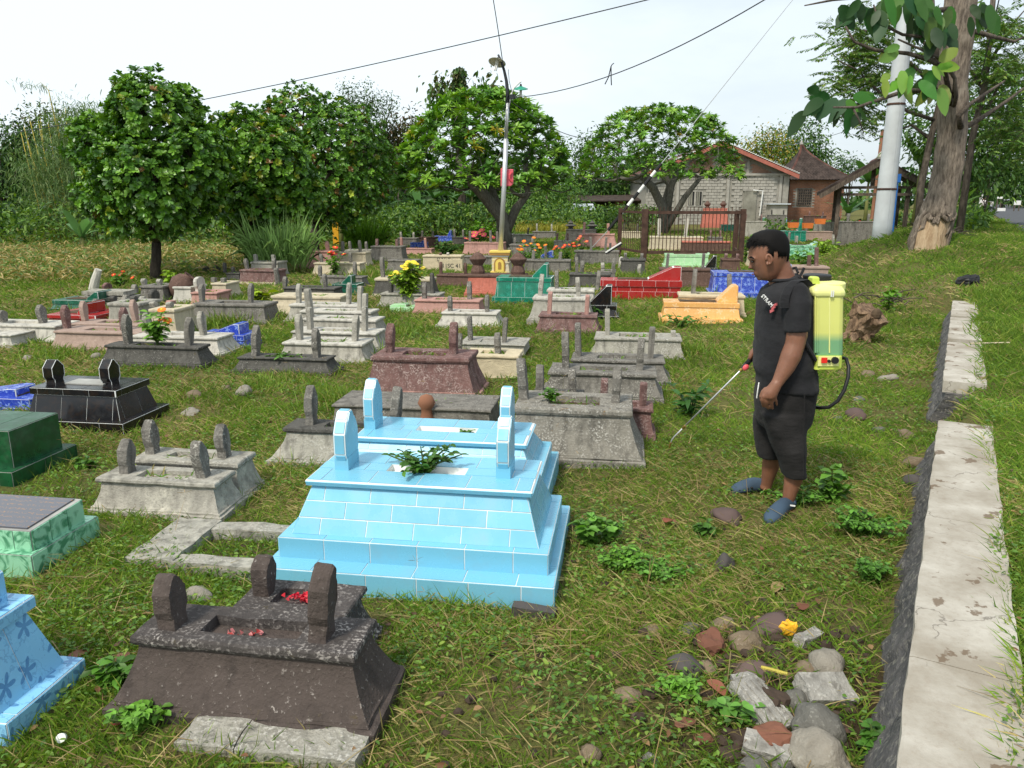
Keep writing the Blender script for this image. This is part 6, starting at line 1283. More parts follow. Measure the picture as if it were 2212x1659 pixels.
def lamp(nm, x, y, r_, tilt, mat, sc2=1):
    c_ = Vector(lc(x, y)); R_ = r_ * px1; rt = Matrix.Rotation(tilt[0], 3, 'X') @ Matrix.Rotation(tilt[1], 3, 'Y')
    pr = [(R_ * .16, .30 * R_), (R_ * .30, .22 * R_), (R_ * .75, .05 * R_), (R_, -.06 * R_), (R_ * .98, -.08 * R_), (R_ * .72, .0), (R_ * .25, .12 * R_), (.02, .14 * R_)]
    o = MB().lathe((0, 0, 0), pr, 20).build('lamp_shade', mat, t, smooth=True, loc=c_); o.rotation_euler = (tilt[0], tilt[1], 0); o['label'] = nm
    s2 = MB().lathe((0, 0, 0), [(R_ * .2, .1 * R_), (R_ * .22, -.2 * R_), (R_ * .2, -.28 * R_)], 10).build('socket', M['lampwhite'], t, loc=c_); s2.rotation_euler = (tilt[0], tilt[1], 0)
    for k in range(4):
        a = k * 1.571 + .4; b_ = MB().tube([(R_ * .13 * math.cos(a), R_ * .13 * math.sin(a), -.26 * R_), (R_ * .13 * math.cos(a), R_ * .13 * math.sin(a), -1.05 * R_)], R_ * .055, 6).build('tube', M['cfl'], s2)
    MB().lathe((0, 0, 0), [(R_ * .16, .28 * R_), (R_ * .12, .55 * R_), (.01, .6 * R_)], 8).build('holder', M['cable'], t, loc=c_).rotation_euler = (tilt[0], tilt[1], 0)
lamp('white enamel shade tilted to the left', 1074, 134, 18, (-.38, .22), M['lampwhite']); lamp('green enamel shade', 1125, 191, 15, (.3, 0), M['greenlamp'])
MB().box(lc(1107, 209), (.16, .1, .10)).build('connector', M['cable'], t)
for pts in ([(1092, 300), (1094, 240), (1092, 218), (1097, 205)], [(1101, 262), (1100, 235), (1104, 215)], [(1097, 216), (1088, 235), (1090, 260), (1093, 265)], [(1098, 150), (1100, 175), (1106, 200)]): MB().tube([lc(x, y, -.1) for x, y in pts], .008, 4).build('cord', M['cable'], t)
c_ = np.array(lc(1095, 383)); t2 = thing('jerrycan', 'pink plastic jerrycan tied to the lamp post', 'jerrycan', LP + up + c_ + np.array([0, .12, 0]), .1)
a, b_ = 26 * px1, 36 * px1
poly = [(-a / 2, -b_ / 2), (a / 2 - .06, -b_ / 2), (a / 2, -b_ / 2 + .06), (a / 2, b_ / 2 - .02), (-a / 2, b_ / 2)]
MB().prism(poly, -.08, .08, 'y', .06).build('body', M['pinkplastic'], t2); MB().tube([(a * .38, -.1, b_ * .30), (a * .18, -.11, b_ * .12), (a * .18, -.11, -b_ * .08), (a * .38, -.1, -b_ * .25)], .025, 6).build('handle', M['redplastic'], t2); MB().lathe((-a * .3, 0, b_ / 2), [(.03, 0), (.03, .04), (.0, .05)], 8).build('lid', M['redplastic'], t2)

# ------------------------------------------------------------------ wires
def wire(label, a, b_, sag, r_=.012, mat='wire', n=18, ext=(0, 0)):
    a, b_ = np.array(a), np.array(b_); pts = [tuple(a + (b_ - a) * i / n - np.array([0, 0, sag * 4 * (i / n) * (1 - i / n)])) for i in range(n + 1)]
    pts = [tuple(np.array(pts[0]) + (np.array(pts[0]) - np.array(pts[1])) * n * ext[0])] * bool(ext[0]) + pts + [tuple(np.array(pts[-1]) + (np.array(pts[-1]) - np.array(pts[-2])) * n * ext[1])] * bool(ext[1])
    o = MB().tube([(p[0] - a[0], p[1] - a[1], p[2] - a[2]) for p in pts], r_, 5).build('overhead_wire', M[mat], smooth=True); o.location = a; return tag(o, label, 'wire')
wire('long black cable crossing the sky from the left trees to the top', onY(-60, 300, 24), onY(1470, -18, 15), .2, .010, 'cable', ext=(.5, 1.6))
wire('sagging black cable from the lamp post to the upper right', onY(1108, 211, LY), onY(1700, -30, 13), .34, .010, 'cable', ext=(0, 1.6))
wire('thin cable from the lamp post down behind the right frangipani', onY(1104, 219, LY), onY(1310, 288, 42), .5, .012, 'cable')
wire('cable hanging from above onto the white lamp', onY(1064, -10, LY - .5), onY(1088, 150, LY - .1), -.05, .011, 'cable', ext=(2, 0))
wire('short black cable between the teak trunk and the feathery tree', onY(2160, -10, 16.2), onY(2120, 160, 20), .05, .012, 'cable', ext=(1.5, 0))
wire('faint wire between pyramid roof and pole', onY(1655, 318, 62), onY(1890, 258, 60), .4, .02, 'wire')
q_ = onY(1320, 143, 17.4); t = thing('cable_knot', 'frayed knot of string hanging on the sagging cable', 'string', q_)
for e in ((-.12, 0, -.36), (.02, 0, -.38), (.06, 0, .06)): MB().tube([(0, 0, 0), (e[0] * .4, 0, e[2] * .6), e], .012, 4).build('strand', M['cable'], t)
ga = gnd(1296, 530); ga = np.array(onY(1313, 498, 26)); gb_ = np.array(onY(1712, 0, 26)); 
t = thing('guy_wire', 'guy wire with a black and white striped sleeve rising to the upper right', 'guy wire', ga)
dv = gb_ - ga; dn = dv / np.linalg.norm(dv)
g0 = np.array(onY(1296, 512, 26)) - ga; MB().tube([tuple(g0 - np.array([.4, 0, .5])), (0, 0, 0), tuple(dv * 1.9)], .014, 5).build('cable', M['steel'], t)
cuts = [(1313, 497), (1338, 466), (1345, 458), (1355, 443), (1366, 428), (1376, 413), (1388, 397), (1402, 378), (1412, 366), (1425, 350)]
for i, (a, c_) in enumerate(zip(cuts[:-1], cuts[1:])):
    A = np.array(onY(a[0], a[1], 26)) - ga; Bq = np.array(onY(c_[0], c_[1], 26)) - ga; sA = dv * (A @ dv) / (dv @ dv); sB = dv * (Bq @ dv) / (dv @ dv)
    MB().tube([tuple(sA), tuple(sB)], .055, 8).build('sleeve', M['blackpaint'] if i % 2 == 0 else M['whitepaint'], t)
t['label'] = 'guy wire with a black and white striped sleeve rising to the upper right'
q_ = np.array(onY(1325, 545, 22)); t = thing('painted_plank', 'black and white board lying on the grave left of the fence', 'board', (q_[0], 22, .42), -.3); MB().bar((-.22, 0, -.05), (.22, .1, .22), .12, .05).build('board', M['blackpaint'], t); MB().bar((-.22, -.03, -.02), (.2, .07, .26), .10, .03).build('stripe', M['whitepaint'], t)
q_ = np.array(onY(724, 480, 33)); t = thing('striped_post', 'orange yellow signal post with black chevrons behind the banana leaves', 'post', (q_[0], 33, 0)); zt_ = onY(724, 433, 33)[2]
MB().box((0, 0, zt_ / 2), (.24, .1, zt_)).build('post', simple('signal_orange', (.72, .36, .02), .6), t)
for k in range(5): MB().bar((-.1, -.06, zt_ - .25 - k * .2), (.1, -.06, zt_ - .15 - k * .2), .05, .02).build('chevron', M['blackpaint'], t)

# painted name on the bare tomb, urn finials, pots, clutter
def text(par, s, loc, size, mat, rx=R(90), rz=0, name='lettering', ext=.002, shear=0):
    cu = bpy.data.curves.new(name, 'FONT'); cu.body = s; cu.size = size; cu.extrude = ext; cu.shear = shear; cu.align_x = 'LEFT'
    o = bpy.data.objects.new('tmp', cu); COL.objects.link(o); dg = bpy.context.evaluated_depsgraph_get(); me = bpy.data.meshes.new_from_object(o.evaluated_get(dg)); bpy.data.objects.remove(o)
    o = link(name, me, mat, par, loc); o.rotation_euler = (rx, 0, rz); return o
hh, Lc, Dc = tw_['_h'], tw_['_L'], tw_['_D']; tl_ = math.atan2(.03, hh)
text(tw_, 'D.NoYo', (-Lc * .12, -Dc / 2 - .035, hh * .60), hh * .36, M['cable'], rx=R(86)); text(tw_, 'KARSAN', (-Lc * .02, -Dc / 2 - .045, hh * .26), hh * .38, M['cable'], rx=R(86))
t = thing('name_slab', 'small tilted cement slab with scratched letters before the painted tomb', 'slab', gnd(975, 586), YAW); MB().box((0, 0, .14), (.62, .1, .34)).build('slab', M['beige'], t); text(t, '11SC 41', (-.24, -.055, .1), .15, M['cable'])
hh, Lc, Dc = tu['_h'], tu['_L'], tu['_D']
for sg in (-1, 1): MB().lathe((sg * (Lc / 2 - .17), 0, hh), [(.135, 0), (.145, .05), (.11, .14), (.095, .17), (.11, .19), (.17, .28), (.175, .30), (.13, .34), (.10, .38), (.03, .42), (.0, .43)], 4 if False else 10).build('finial', M['brown'], tu)
hh, Lc = ts['_h'], ts['_L']
for sg in (-1, 1): MB().lathe((sg * (Lc / 2 - .25), 0, hh), [(.16, 0), (.12, .12), (.22, .24), (.22, .3), (.05, .48), (0, .5)], 8).build('finial', M['brown'], ts)
td = T('black carved tomb with two pagoda finials left of the pink plastered one', 'dark', 1222, 1288, 496, None, h=.55, D=.6, flare=.06, pit=False)
hh, Lc = td['_h'], td['_L']
for sg in (-1, 1): MB().lathe((sg * (Lc / 2 - .2), 0, hh), [(.14, 0), (.10, .1), (.25, .16), (.22, .2), (.09, .24), (.14, .28), (.05, .36), (0, .42)], 10).build('finial', M['dark'], td)
p = gnd(923, 926); t = thing('clay_finial', 'small terracotta finial standing between the grey footing and the blue tombs', 'finial', p); MB().lathe((0, 0, 0), [(.10, 0), (.075, .04), (.045, .14), (.05, .18), (.075, .22), (.05, .28), (0, .30)], 12).build('urn', M['brick'], t, smooth=True)
for x, y, lb in ((1713, 492, 'orange flower pot on the tomb below the brick house'), (1744, 493, 'second orange flower pot further right'), (1771, 484, 'small orange box at the shelter front')):
    q_ = np.array(onY(x, y, 33)); t = thing('flower_pot', lb, 'flower pot', (q_[0], 33, max(.1, q_[2]))); MB().box((0, 0, .11), (.36, .2, .22), taper=1.15).build('pot', simple('orange_plastic', (.72, .20, .05), .5), t); MB().box((0, 0, .22), (.38, .2, .03)).build('soil', M['soil'], t)
p = gnd(198, 630); t = thing('tree_stub', 'leaning broken trunk with white bark at the corn edge', 'tree stump', p); e = np.array(onY(213, 582, p[1])) - p; MB().tube([(0, 0, -.1), tuple(e * .5), tuple(e)], [.10, .09, .07], 9, jit=.1).build('trunk', M['white'], t)
p = gnd(377, 650); t = thing('clay_jar', 'dark brown tipped clay jar between the stones at left', 'jar', p); o = MB().lathe((0, 0, 0), [(.09, 0), (.2, .12), (.24, .28), (.17, .42), (.10, .46), (.12, .5), (.09, .48), (.07, .3)], 14).build('jar', M['brown'], t, smooth=True); o.rotation_euler = (0, .7, .2); o.location = (0, 0, .08)
pt_ = gnd(235, 735); q_ = plane_hit(234, 706, pt_[:2], .1); t = thing('loose_brick', 'dark brick lying on the pinkish brown tomb', 'brick', (q_[0], q_[1], q_[2] - .02), .3); roughen(MB().box((0, 0, .03), (.26, .12, .06)).build('brick', M['brown'], t), 2, .006)

# boulders and rubble: pixel centre, radius, flattening, colour
RK = dict(tan=cement('river_stone_tan', (.215, .165, .112), (.075, .055, .038), amt=.45, lamt=.3, lich=(.34, .29, .22)), grey=cement('river_stone_grey', (.15, .145, .13), (.06, .055, .045), amt=.4, lamt=.35, lich=(.30, .29, .26)), darkr=simple('river_stone_dark', (.070, .062, .060), .8, var=.35, bs=9), redb=simple('broken_brick', (.15, .065, .042), .95, var=.45, bs=14, bst=.6), pale=cement('rubble_pale', (.36, .345, .315), (.07, .062, .05), amt=.5, lamt=.5), lt=cement('boulder_light', (.28, .255, .215), (.12, .10, .075), amt=.35, lamt=.3, lich=(.4, .38, .33)), purple=simple('stone_purple', (.11, .075, .068), .85, var=.3, bs=9), dirt=simple('dark_clod', (.055, .038, .028), .95, var=.4, bs=12))
def rock(label, px, py, rpx, mat, fl=.7, asp=1.25, rough=.12, rz=None, cat='stone', grp='stones and rubble in the grass', ang=False, sink=.42):
    p = gnd(px, py + rpx * .35); sz = .9 * rpx / F * math.hypot(p[0], p[1], CAMZ - p[2])
    bm = bmesh.new(); bmesh.ops.create_icosphere(bm, subdivisions=3 if rpx > 14 else 2, radius=1)
    s = rnd.uniform(0, 99)
    for v in bm.verts:
        c_ = v.co.copy(); n_ = mnoise.noise(c_ * 1.1 + Vector((s, 0, 0))) * .30 + mnoise.noise(c_ * 2.6 + Vector((0, s, 0))) * rough + mnoise.noise(c_ * 6 + Vector((s, s, 0))) * .035
        if ang:
            m_ = max(abs(c_.x), abs(c_.y), abs(c_.z)); c_ = c_.lerp(c_ / m_ * .8, .75)
        v.co = c_ * (1 + n_)
        v.co.x *= sz * asp; v.co.y *= sz; v.co.z *= sz * fl
    me = bpy.data.meshes.new('stone'); bm.to_mesh(me); bm.free()
    if not ang: me.polygons.foreach_set('use_smooth', [True] * len(me.polygons))
    o = link('stone', me, RK[mat]); o.location = (p[0], p[1], p[2] + sz * fl * (1 - sink) - .01); o.rotation_euler = (rnd.uniform(-.2, .2), rnd.uniform(-.25, .25), rnd.uniform(0, 3) if rz is None else rz)
    FOOT.append((p[0], p[1], sz * .8, sz * .7, 0)); return tag(o, label, cat, grp)
rocks = [('brown flat stone just below the shoes of the man', 1570, 1112, 32, 'purple', .6), ('dark upright stone in weeds below the man', 1565, 1222, 20, 'darkr', 1.2), ('small grey stone left of the dark upright one', 1512, 1220, 14, 'grey', .5), ('broken red brick lump with raw orange face', 1536, 1388, 32, 'redb', .8), ('round tan cobble right of the red brick lump', 1611, 1383, 32, 'tan', .7), ('flat tan stone above the red brick lump', 1561, 1344, 24, 'tan', .5), ('small grey stone left of the red brick lump', 1488, 1352, 20, 'grey', .5), ('large purple brown stone beside the yellow wrapper', 1662, 1345, 38, 'purple', .55), ('dark grey cobble below the red brick lump', 1482, 1434, 30, 'darkr', .7), ('small round cobble right of the dark grey one', 1530, 1440, 16, 'tan', .8), ('half buried reddish stone below the tan cobble', 1620, 1445, 34, 'purple', .4), ('big tan boulder against the wall foot', 1783, 1436, 34, 'lt', .95), ('tan stone left of the big tan boulder', 1745, 1442, 22, 'tan', .7), ('buried tan stone in clover', 1356, 1495, 26, 'tan', .45), ('flat pale stone right of the blue plinth', 1405, 1356, 26, 'tan', .35), ('small grey stone beside the concrete slab chunk', 1718, 1513, 22, 'grey', 1.0), ('dark red clay lump among the rubble', 1672, 1510, 28, 'dirt', .8), ('dark hole like clod beside brown leaf', 1526, 1494, 18, 'dirt', .5), ('brown clod in the grass at bottom', 1376, 1545, 18, 'purple', .5), ('pinkish tan stone at bottom centre', 1277, 1626, 22, 'tan', .8), ('small grey pebble right of the pinkish one', 1404, 1640, 13, 'grey', 1.2), ('dark soil clod near the bottom edge', 1578, 1625, 24, 'dirt', .5), ('large grey boulder leaning on the wall foot', 1768, 1570, 50, 'grey', .8), ('pale pointed boulder at the bottom near the wall', 1765, 1634, 52, 'lt', .9), ('dark red block in the rubble', 1668, 1598, 36, 'redb', .8), ('round grey stone at the bottom edge', 1625, 1652, 26, 'grey', .7), ('brown stone between the weeds at bottom', 1518, 1590, 18, 'redb', .5), ('little grey cobble below the white chunk', 1690, 1652, 20, 'grey', .8), ('dark stone under the rubble slab', 1600, 1590, 22, 'dirt', .6),
 ('tan cobble behind the sprayer, first of three', 1876, 808, 14, 'tan', .7), ('long tan stone behind the sprayer, right of the first', 1917, 814, 17, 'lt', .5), ('dark round stone under the hose', 1848, 896, 20, 'purple', .8), ('small stone below the hose', 1812, 902, 10, 'grey', .6), ('tan stone behind the hose', 1815, 806, 10, 'tan', .6), ('buried stone right of the hose', 1856, 860, 13, 'grey', .5), ('tan stone by the wall, middle of the lawn', 1956, 940, 16, 'tan', .8), ('half buried stone left of that by the wall', 1897, 925, 14, 'grey', .5), ('tan stone sunk against the wall', 1974, 1000, 18, 'tan', .8), ('dark round stone sunk against the wall', 1972, 1040, 18, 'darkr', .9),
 ('brown river stone in the left grass heap', 421, 852, 18, 'tan', .6), ('pale round stone in the left grass heap', 528, 848, 17, 'lt', .9), ('flat stone in front of the left grass heap', 410, 886, 18, 'lt', .35), ('small stone between the heap stones', 488, 838, 12, 'tan', .7), ('grey block stone beside the nearest brown tomb', 428, 1282, 24, 'lt', .7), ('pale little stone above the black tomb', 62, 774, 9, 'lt', .8), ('whitish stone left of the dark grey tomb', 208, 770, 9, 'lt', .9),
 ('reddish boulder on the old boulder grave', 262, 634, 13, 'redb', .6), ('tan boulder on the old boulder grave', 236, 640, 12, 'tan', .7), ('pale boulder of the old grave pile', 252, 652, 14, 'lt', .5), ('tan boulder of the old grave pile', 280, 650, 13, 'tan', .6), ('mossy boulder right of the marigold weeds', 378, 680, 14, 'tan', .7), ('brown boulder right of the mossy one', 402, 690, 11, 'purple', .8), ('dark stone on the verge by the teak', 2090, 556, 9, 'darkr', .7), ('round brown stone at the teak roots', 2054, 537, 12, 'tan', .9)]
for lb, x, y, r_, mt, fl in rocks: rock(lb, x, y, r_, mt, fl, rough=.2 if mt in ('redb', 'dirt') else .15, ang=mt in ('redb', 'dirt'))
def chunk(label, px, py, w_, h_, d_, rz, tilt, mat='pale', ridges=0):
    p = gnd(px, py); k = math.hypot(p[0], p[1], CAMZ) / F; t = thing('concrete_chunk', label, 'rubble', (p[0], p[1], p[2] + d_ * k * .35), rz, 'broken concrete chunks'); t.rotation_euler = (tilt, .1, rz)
    o = MB().box((0, 0, 0), (w_ * k, h_ * k, d_ * k)).build('slab', RK[mat], t); roughen(o, 4, .008, 16, px)
    for i in range(ridges): MB().bar(((i + .7 - ridges / 2) * w_ * k / (ridges + .4), -h_ * k * .42, d_ * k * .5), ((i + .7 - ridges / 2) * w_ * k / (ridges + .4), h_ * k * .42, d_ * k * .5), .010, .014).build('ridge', RK[mat], t)
    FOOT.append((p[0], p[1], w_ * k * .45, h_ * k * .45, rz))
chunk('fluted broken concrete slab leaning in the rubble', 1645, 1535, 70, 120, 26, .45, .25, ridges=4); chunk('pale concrete lump above the fluted slab', 1612, 1488, 50, 44, 26, .3, -.1); chunk('white concrete chunk at the bottom rubble', 1642, 1625, 60, 46, 30, -.4, .2); chunk('angular concrete chunk at the wall foot', 1782, 1505, 95, 60, 34, .2, .35); chunk('light concrete piece at the bottom edge beside the boulder', 1700, 1642, 50, 40, 26, .3, .1); chunk('dark mossy concrete under the blue plinth corner', 1153, 1335, 90, 26, 30, -.15, 0, 'darkr'); chunk('long pale concrete splinter near the wrapper', 1745, 1385, 70, 22, 20, .7, .1)
# pale kerb slab under the nearest brown tomb and old slab grave
p = gnd(560, 1650); t = thing('kerb_slab', 'pale cracked concrete kerb under the nearest brown tomb', 'slab', p, YAW)
for a, c_ in ((-.31, -.10), (-.095, .34)): roughen(MB().box(((a + c_) / 2, .12, -.005), (c_ - a, .22, .09)).build('slab', M['lightgrey'], t), 4, .010, 8, 3)
FOOT.append((p[0], p[1] + .1, .28, .06, YAW))
p = gnd(450, 1238); t = thing('slab_grave', 'old sunken concrete slab grave overgrown with grass', 'tomb', p, YAW, GRAVES)
for (x, y, a, b_) in ((-.32, .24, .26, .52), (.12, .44, .64, .11), (.12, .02, .64, .10), (.44, .23, .12, .32)): roughen(MB().box((x, y, .005), (a, b_, .12)).build('slab', M['lightgrey'], t), 4, .015, 7, x * 10)
MB().box((0, .22, -.04), (.86, .46, .08)).build('soil', M['soil'], t)
p = gnd(230, 660); t = thing('boulder_slab', 'stack of flat slabs under the boulders of the old grave', 'slab', p, YAW)
for k in range(3): roughen(MB().box((.1, 0, .06 + k * .09), (1.0 - k * .1, .4, .07)).build('slab', M['lightgrey'], t), 3, .015, 6, k)

# dug out stump and dry brush on the bank
p = gnd(1868, 606); t = thing('tree_stump', 'torn up tree stump with a hollow core on the bank', 'stump', p)
k = p[1] / F; mt = bark('stump_wood', (.33, .22, .14), (.10, .065, .045), 14, patch=(.42, .31, .21))
o = MB().tube([(-.06, 0, -.1), (-.02, -.02, .12), (.05, -.03, .28), (.10, -.10, .42)], [.11, .13, .20, .22], 18, jit=.2).build('stump', mt, t); roughen(o, 2, .05, 9, 2)
o = MB().ell((.11, -.20, .40), (.07, .05, .08), 10, 6).build('hollow', M['soil'], t)
for e in ((-.32, -.1, .02), (-.2, -.2, .0), (.05, -.22, .02), (.25, .1, .06)): MB().tube([(0, 0, .15), (e[0] * .6, e[1] * .6, .08), e], [.09, .06, .02], 6, jit=.2).build('root', mt, t)
for x, y, w_, lb in ((1930, 540, 30, 'dry brush and twigs at the left foot of the teak'), (1985, 500, 30, 'heap of grey twigs against the teak trunk'), (2050, 515, 12, 'dark root snag on the right of the teak')):
    q_ = gnd(x, y); t = thing('twig_heap', lb, 'twigs', q_)
    for i in range(26):
        a = rnd.uniform(0, 6.3); s0 = Vector((rnd.gauss(0, .22), rnd.gauss(0, .15), rnd.uniform(0, .22))); e_ = s0 + Vector((math.cos(a), math.sin(a) * .5, rnd.uniform(-.1, .35))) * rnd.uniform(.2, .6); MB().tube([s0, (s0 + e_) / 2 + Vector((0, 0, .04)), e_], [.012, .01, .005], 4).build('twig', M['wood'], t)
# ------------------------------------------------------------------ the man with the sprayer
def remesh(mb, name, mat, parent, vox, smooth_it=6, loc=None, sub=False):
    me = mb.mesh(name); o = bpy.data.objects.new('tmp', me); COL.objects.link(o)
    r_ = o.modifiers.new('r', 'REMESH'); r_.mode = 'VOXEL'; r_.voxel_size = vox; r_.use_smooth_shade = True
    s_ = o.modifiers.new('s', 'SMOOTH'); s_.factor = .5; s_.iterations = smooth_it
    dg = bpy.context.evaluated_depsgraph_get(); m2 = bpy.data.meshes.new_from_object(o.evaluated_get(dg)); m2.name = name; bpy.data.objects.remove(o)
    m2.materials.clear(); return link(name, m2, mat, parent, loc)
def skinmat():
    m, nt, b, o = newmat('skin'); v = ocoord(nt); n = noi(nt, v, 26, 5); n2 = noi(nt, v, 6, 3)
    c = mixc(nt, ramp(nt, n2, .3, .7), (.185, .078, .044), (.255, .115, .068)); c = mixc(nt, mul(nt, ramp(nt, n, .45, .7), .3), c, (.12, .045, .025))
    nt.links.new(c, b.inputs['Base Color']); b.inputs['Roughness'].default_value = .52; b.inputs['Subsurface Weight'].default_value = .12; b.inputs['Subsurface Radius'].default_value = (.02, .008, .004); b.inputs['Subsurface Scale'].default_value = .4
    bump(nt, b, noi(nt, v, 180, 3), .12, .002); return m
def cloth(name, c, bs=7, st=.6):
    m, nt, b, o = newmat(name); v = ocoord(nt); w_ = noi(nt, v, bs, 4, .55, (1, 1, 1.8)); f = noi(nt, v, 240, 2); d = noi(nt, v, 4, 5)
    nt.links.new(mixc(nt, ramp(nt, d, .35, .7), c, tuple(min(1, k * 1.7 + .004) for k in c)), b.inputs['Base Color']); b.inputs['Roughness'].default_value = .88; b.inputs['Specular IOR Level'].default_value = .12; b.inputs['Sheen Weight'].default_value = .05
    a = N(nt, 'ShaderNodeMath', operation='ADD'); nt.links.new(w_, a.inputs[0]); nt.links.new(mul(nt, f, .12), a.inputs[1]); bump(nt, b, a.outputs[0], st, .02); return m
SK = skinmat(); SHIRT = cloth('black_cotton', (.017, .017, .019)); SHORT = cloth('black_canvas', (.016, .015, .015), 9, .8)
hairm = simple('black_hair', (.010, .009, .009), .75, var=.3, bst=0, spec=.12)
PR = np.array([1.62, 4.5, H(1.62, 4.5)])
man = thing('person', 'man in black t-shirt and black shorts spraying weeds, seen from his left side', 'person', PR)
def pw(x, y, Y): return np.array(onY(x, y, Y)) - PR
def ering(cx, cy, cz, rx, ry, n=20, pw_=2.0, tiltx=0.0):
    out = []
    for k in range(n):
        a = 6.2832 * k / n; ca, sa = math.cos(a), math.sin(a); e = 2 / pw_
        x = math.copysign(abs(ca) ** e, ca) * rx; y = math.copysign(abs(sa) ** e, sa) * ry; out.append((cx + x, cy + y, cz + tiltx * x))
    return out
def sect(rows, Y, n=20, pw_=2.0):                      # rows: pixel y, front px, back px, half depth[, tilt]
    rg = []
    for r_ in rows:
        a, c = pw(r_[1], r_[0], Y), pw(r_[2], r_[0], Y); rg.append(ering((a[0] + c[0]) / 2, (Y - PR[1]), (a[2] + c[2]) / 2, (c[0] - a[0]) / 2, r_[3], n, pw_, r_[4] if len(r_) > 4 else 0))
    return rg
body = MB()
head = [(497, 1652, 1678, .035), (501, 1642, 1688, .058), (509, 1630, 1696, .076), (521, 1622, 1701, .088), (534, 1618.5, 1703, .093), (546, 1618, 1703.5, .094), (556, 1618, 1702, .092), (562, 1620, 1700, .090), (570, 1622, 1697, .085), (578, 1626, 1693, .080), (586, 1630, 1689, .075), (594, 1634, 1684, .067), (601, 1639, 1676, .055), (606, 1648, 1668, .038)]
body.rings(sect(head, 4.5))
body.ell(pw(1621.5, 558, 4.5), (.014, .062, .010)); body.ell(pw(1622.5, 571, 4.505), (.012, .012, .022)); body.ell(pw(1620.5, 578, 4.507), (.015, .017, .011)); body.ell(pw(1631.5, 590, 4.5), (.011, .024, .006)); body.ell(pw(1633, 595, 4.5), (.011, .022, .006)); body.ell(pw(1641, 602, 4.5), (.016, .022, .012))
neck = [(560, 1664, 1703, .060), (580, 1664, 1710, .062), (596, 1665, 1718, .066), (610, 1663, 1727, .078), (622, 1658, 1735, .10)]
body.rings(sect(neck, 4.5))
chest = [(615, 1668, 1732, .12), (640, 1652, 1746, .17), (700, 1642, 1748, .165), (800, 1644, 1752, .165), (860, 1642, 1752, .165), (905, 1648, 1746, .16)]
body.rings(sect(chest, 4.5))
def limb(pts, n=12): body.tube([pw(*p[:3]) for p in pts], [p[3] for p in pts], n)
limb([(1718, 634, 4.36, .068), (1720, 690, 4.315, .066), (1721, 725, 4.30, .060), (1717, 745, 4.295, .056), (1708, 770, 4.285, .058), (1697, 795, 4.275, .050), (1684, 818, 4.265, .037), (1678, 829, 4.262, .033)])
limb([(1716, 634, 4.66, .066), (1718, 700, 4.74, .058), (1706, 752, 4.77, .052), (1670, 765, 4.72, .048), (1640, 768, 4.68, .036), (1632, 768, 4.672, .031)])
limb([(1696, 900, 4.40, .085), (1712, 960, 4.40, .075), (1716, 1000, 4.40, .060), (1714, 1035, 4.41, .056), (1707, 1062, 4.41, .043), (1702, 1084, 4.41, .036), (1699, 1102, 4.40, .038)])
limb([(1684, 900, 4.60, .085), (1672, 950, 4.62, .073), (1668, 985, 4.63, .058), (1664, 1010, 4.65, .054), (1659, 1032, 4.66, .041), (1656, 1047, 4.67, .036), (1652, 1058, 4.67, .036)])
# near hand: palm seen from the back, four fingers of different length, thumb in front
hd = lambda x, y, dy=0.0: pw(x, y, 4.255 + dy)
def finger(pts, r0, r1): body.tube([hd(*p) for p in pts], list(np.linspace(r0, r1, len(pts))), 8)
body.tube([hd(1679, 826), hd(1672, 838, .004), hd(1664, 850, .008), hd(1660, 859, .012)], [.031, .036, .040, .036], 12)
body.ell(hd(1669, 852, .006), (.030, .020, .036), rot=Matrix.Rotation(.35, 3, 'Y')); body.ell(hd(1657, 850, .012), (.026, .019, .032))
for fx, pts, r0 in ((0, [(1649, 853, .004), (1646, 864, .010), (1646.5, 873, .028), (1649, 879, .042)], .0100), (1, [(1657, 857, 0), (1656, 869, .006), (1657, 878, .024), (1660, 884, .038)], .0105), (2, [(1666, 858, 0), (1667, 870, .006), (1668, 879, .024), (1670, 884, .038)], .0102), (3, [(1674, 855, .004), (1677, 866, .010), (1678, 873, .024), (1679, 877, .036)], .0090)): finger(pts, r0 * 1.12, r0 * .82)
finger([(1655, 838, .022), (1647, 846, .034), (1643, 856, .038), (1644, 866, .040)], .0125, .0095)
# far hand round the lance grip
hf = lambda x, y, dy=0.0: pw(x, y, 4.66 + dy)
body.tube([hf(1633, 768, .012), hf(1627, 764, .01), hf(1622, 763, .008)], [.031, .036, .030], 10)
for k, (x, y) in enumerate(((1618.5, 769), (1621, 764), (1624, 759.5), (1627, 756))):
    body.tube([hf(x + 3, y - 5, -.005), hf(x + 1, y - 1, -.030), hf(x + 1.5, y + 5, -.034), hf(x + 4, y + 9, -.020)], [.011, .0105, .010, .0085], 8)
body.tube([hf(1628, 760, .03), hf(1620, 770, .035), hf(1616, 778, .025)], [.013, .012, .010], 8)
bd = remesh(body, 'body', SK, man, .0075, 5)
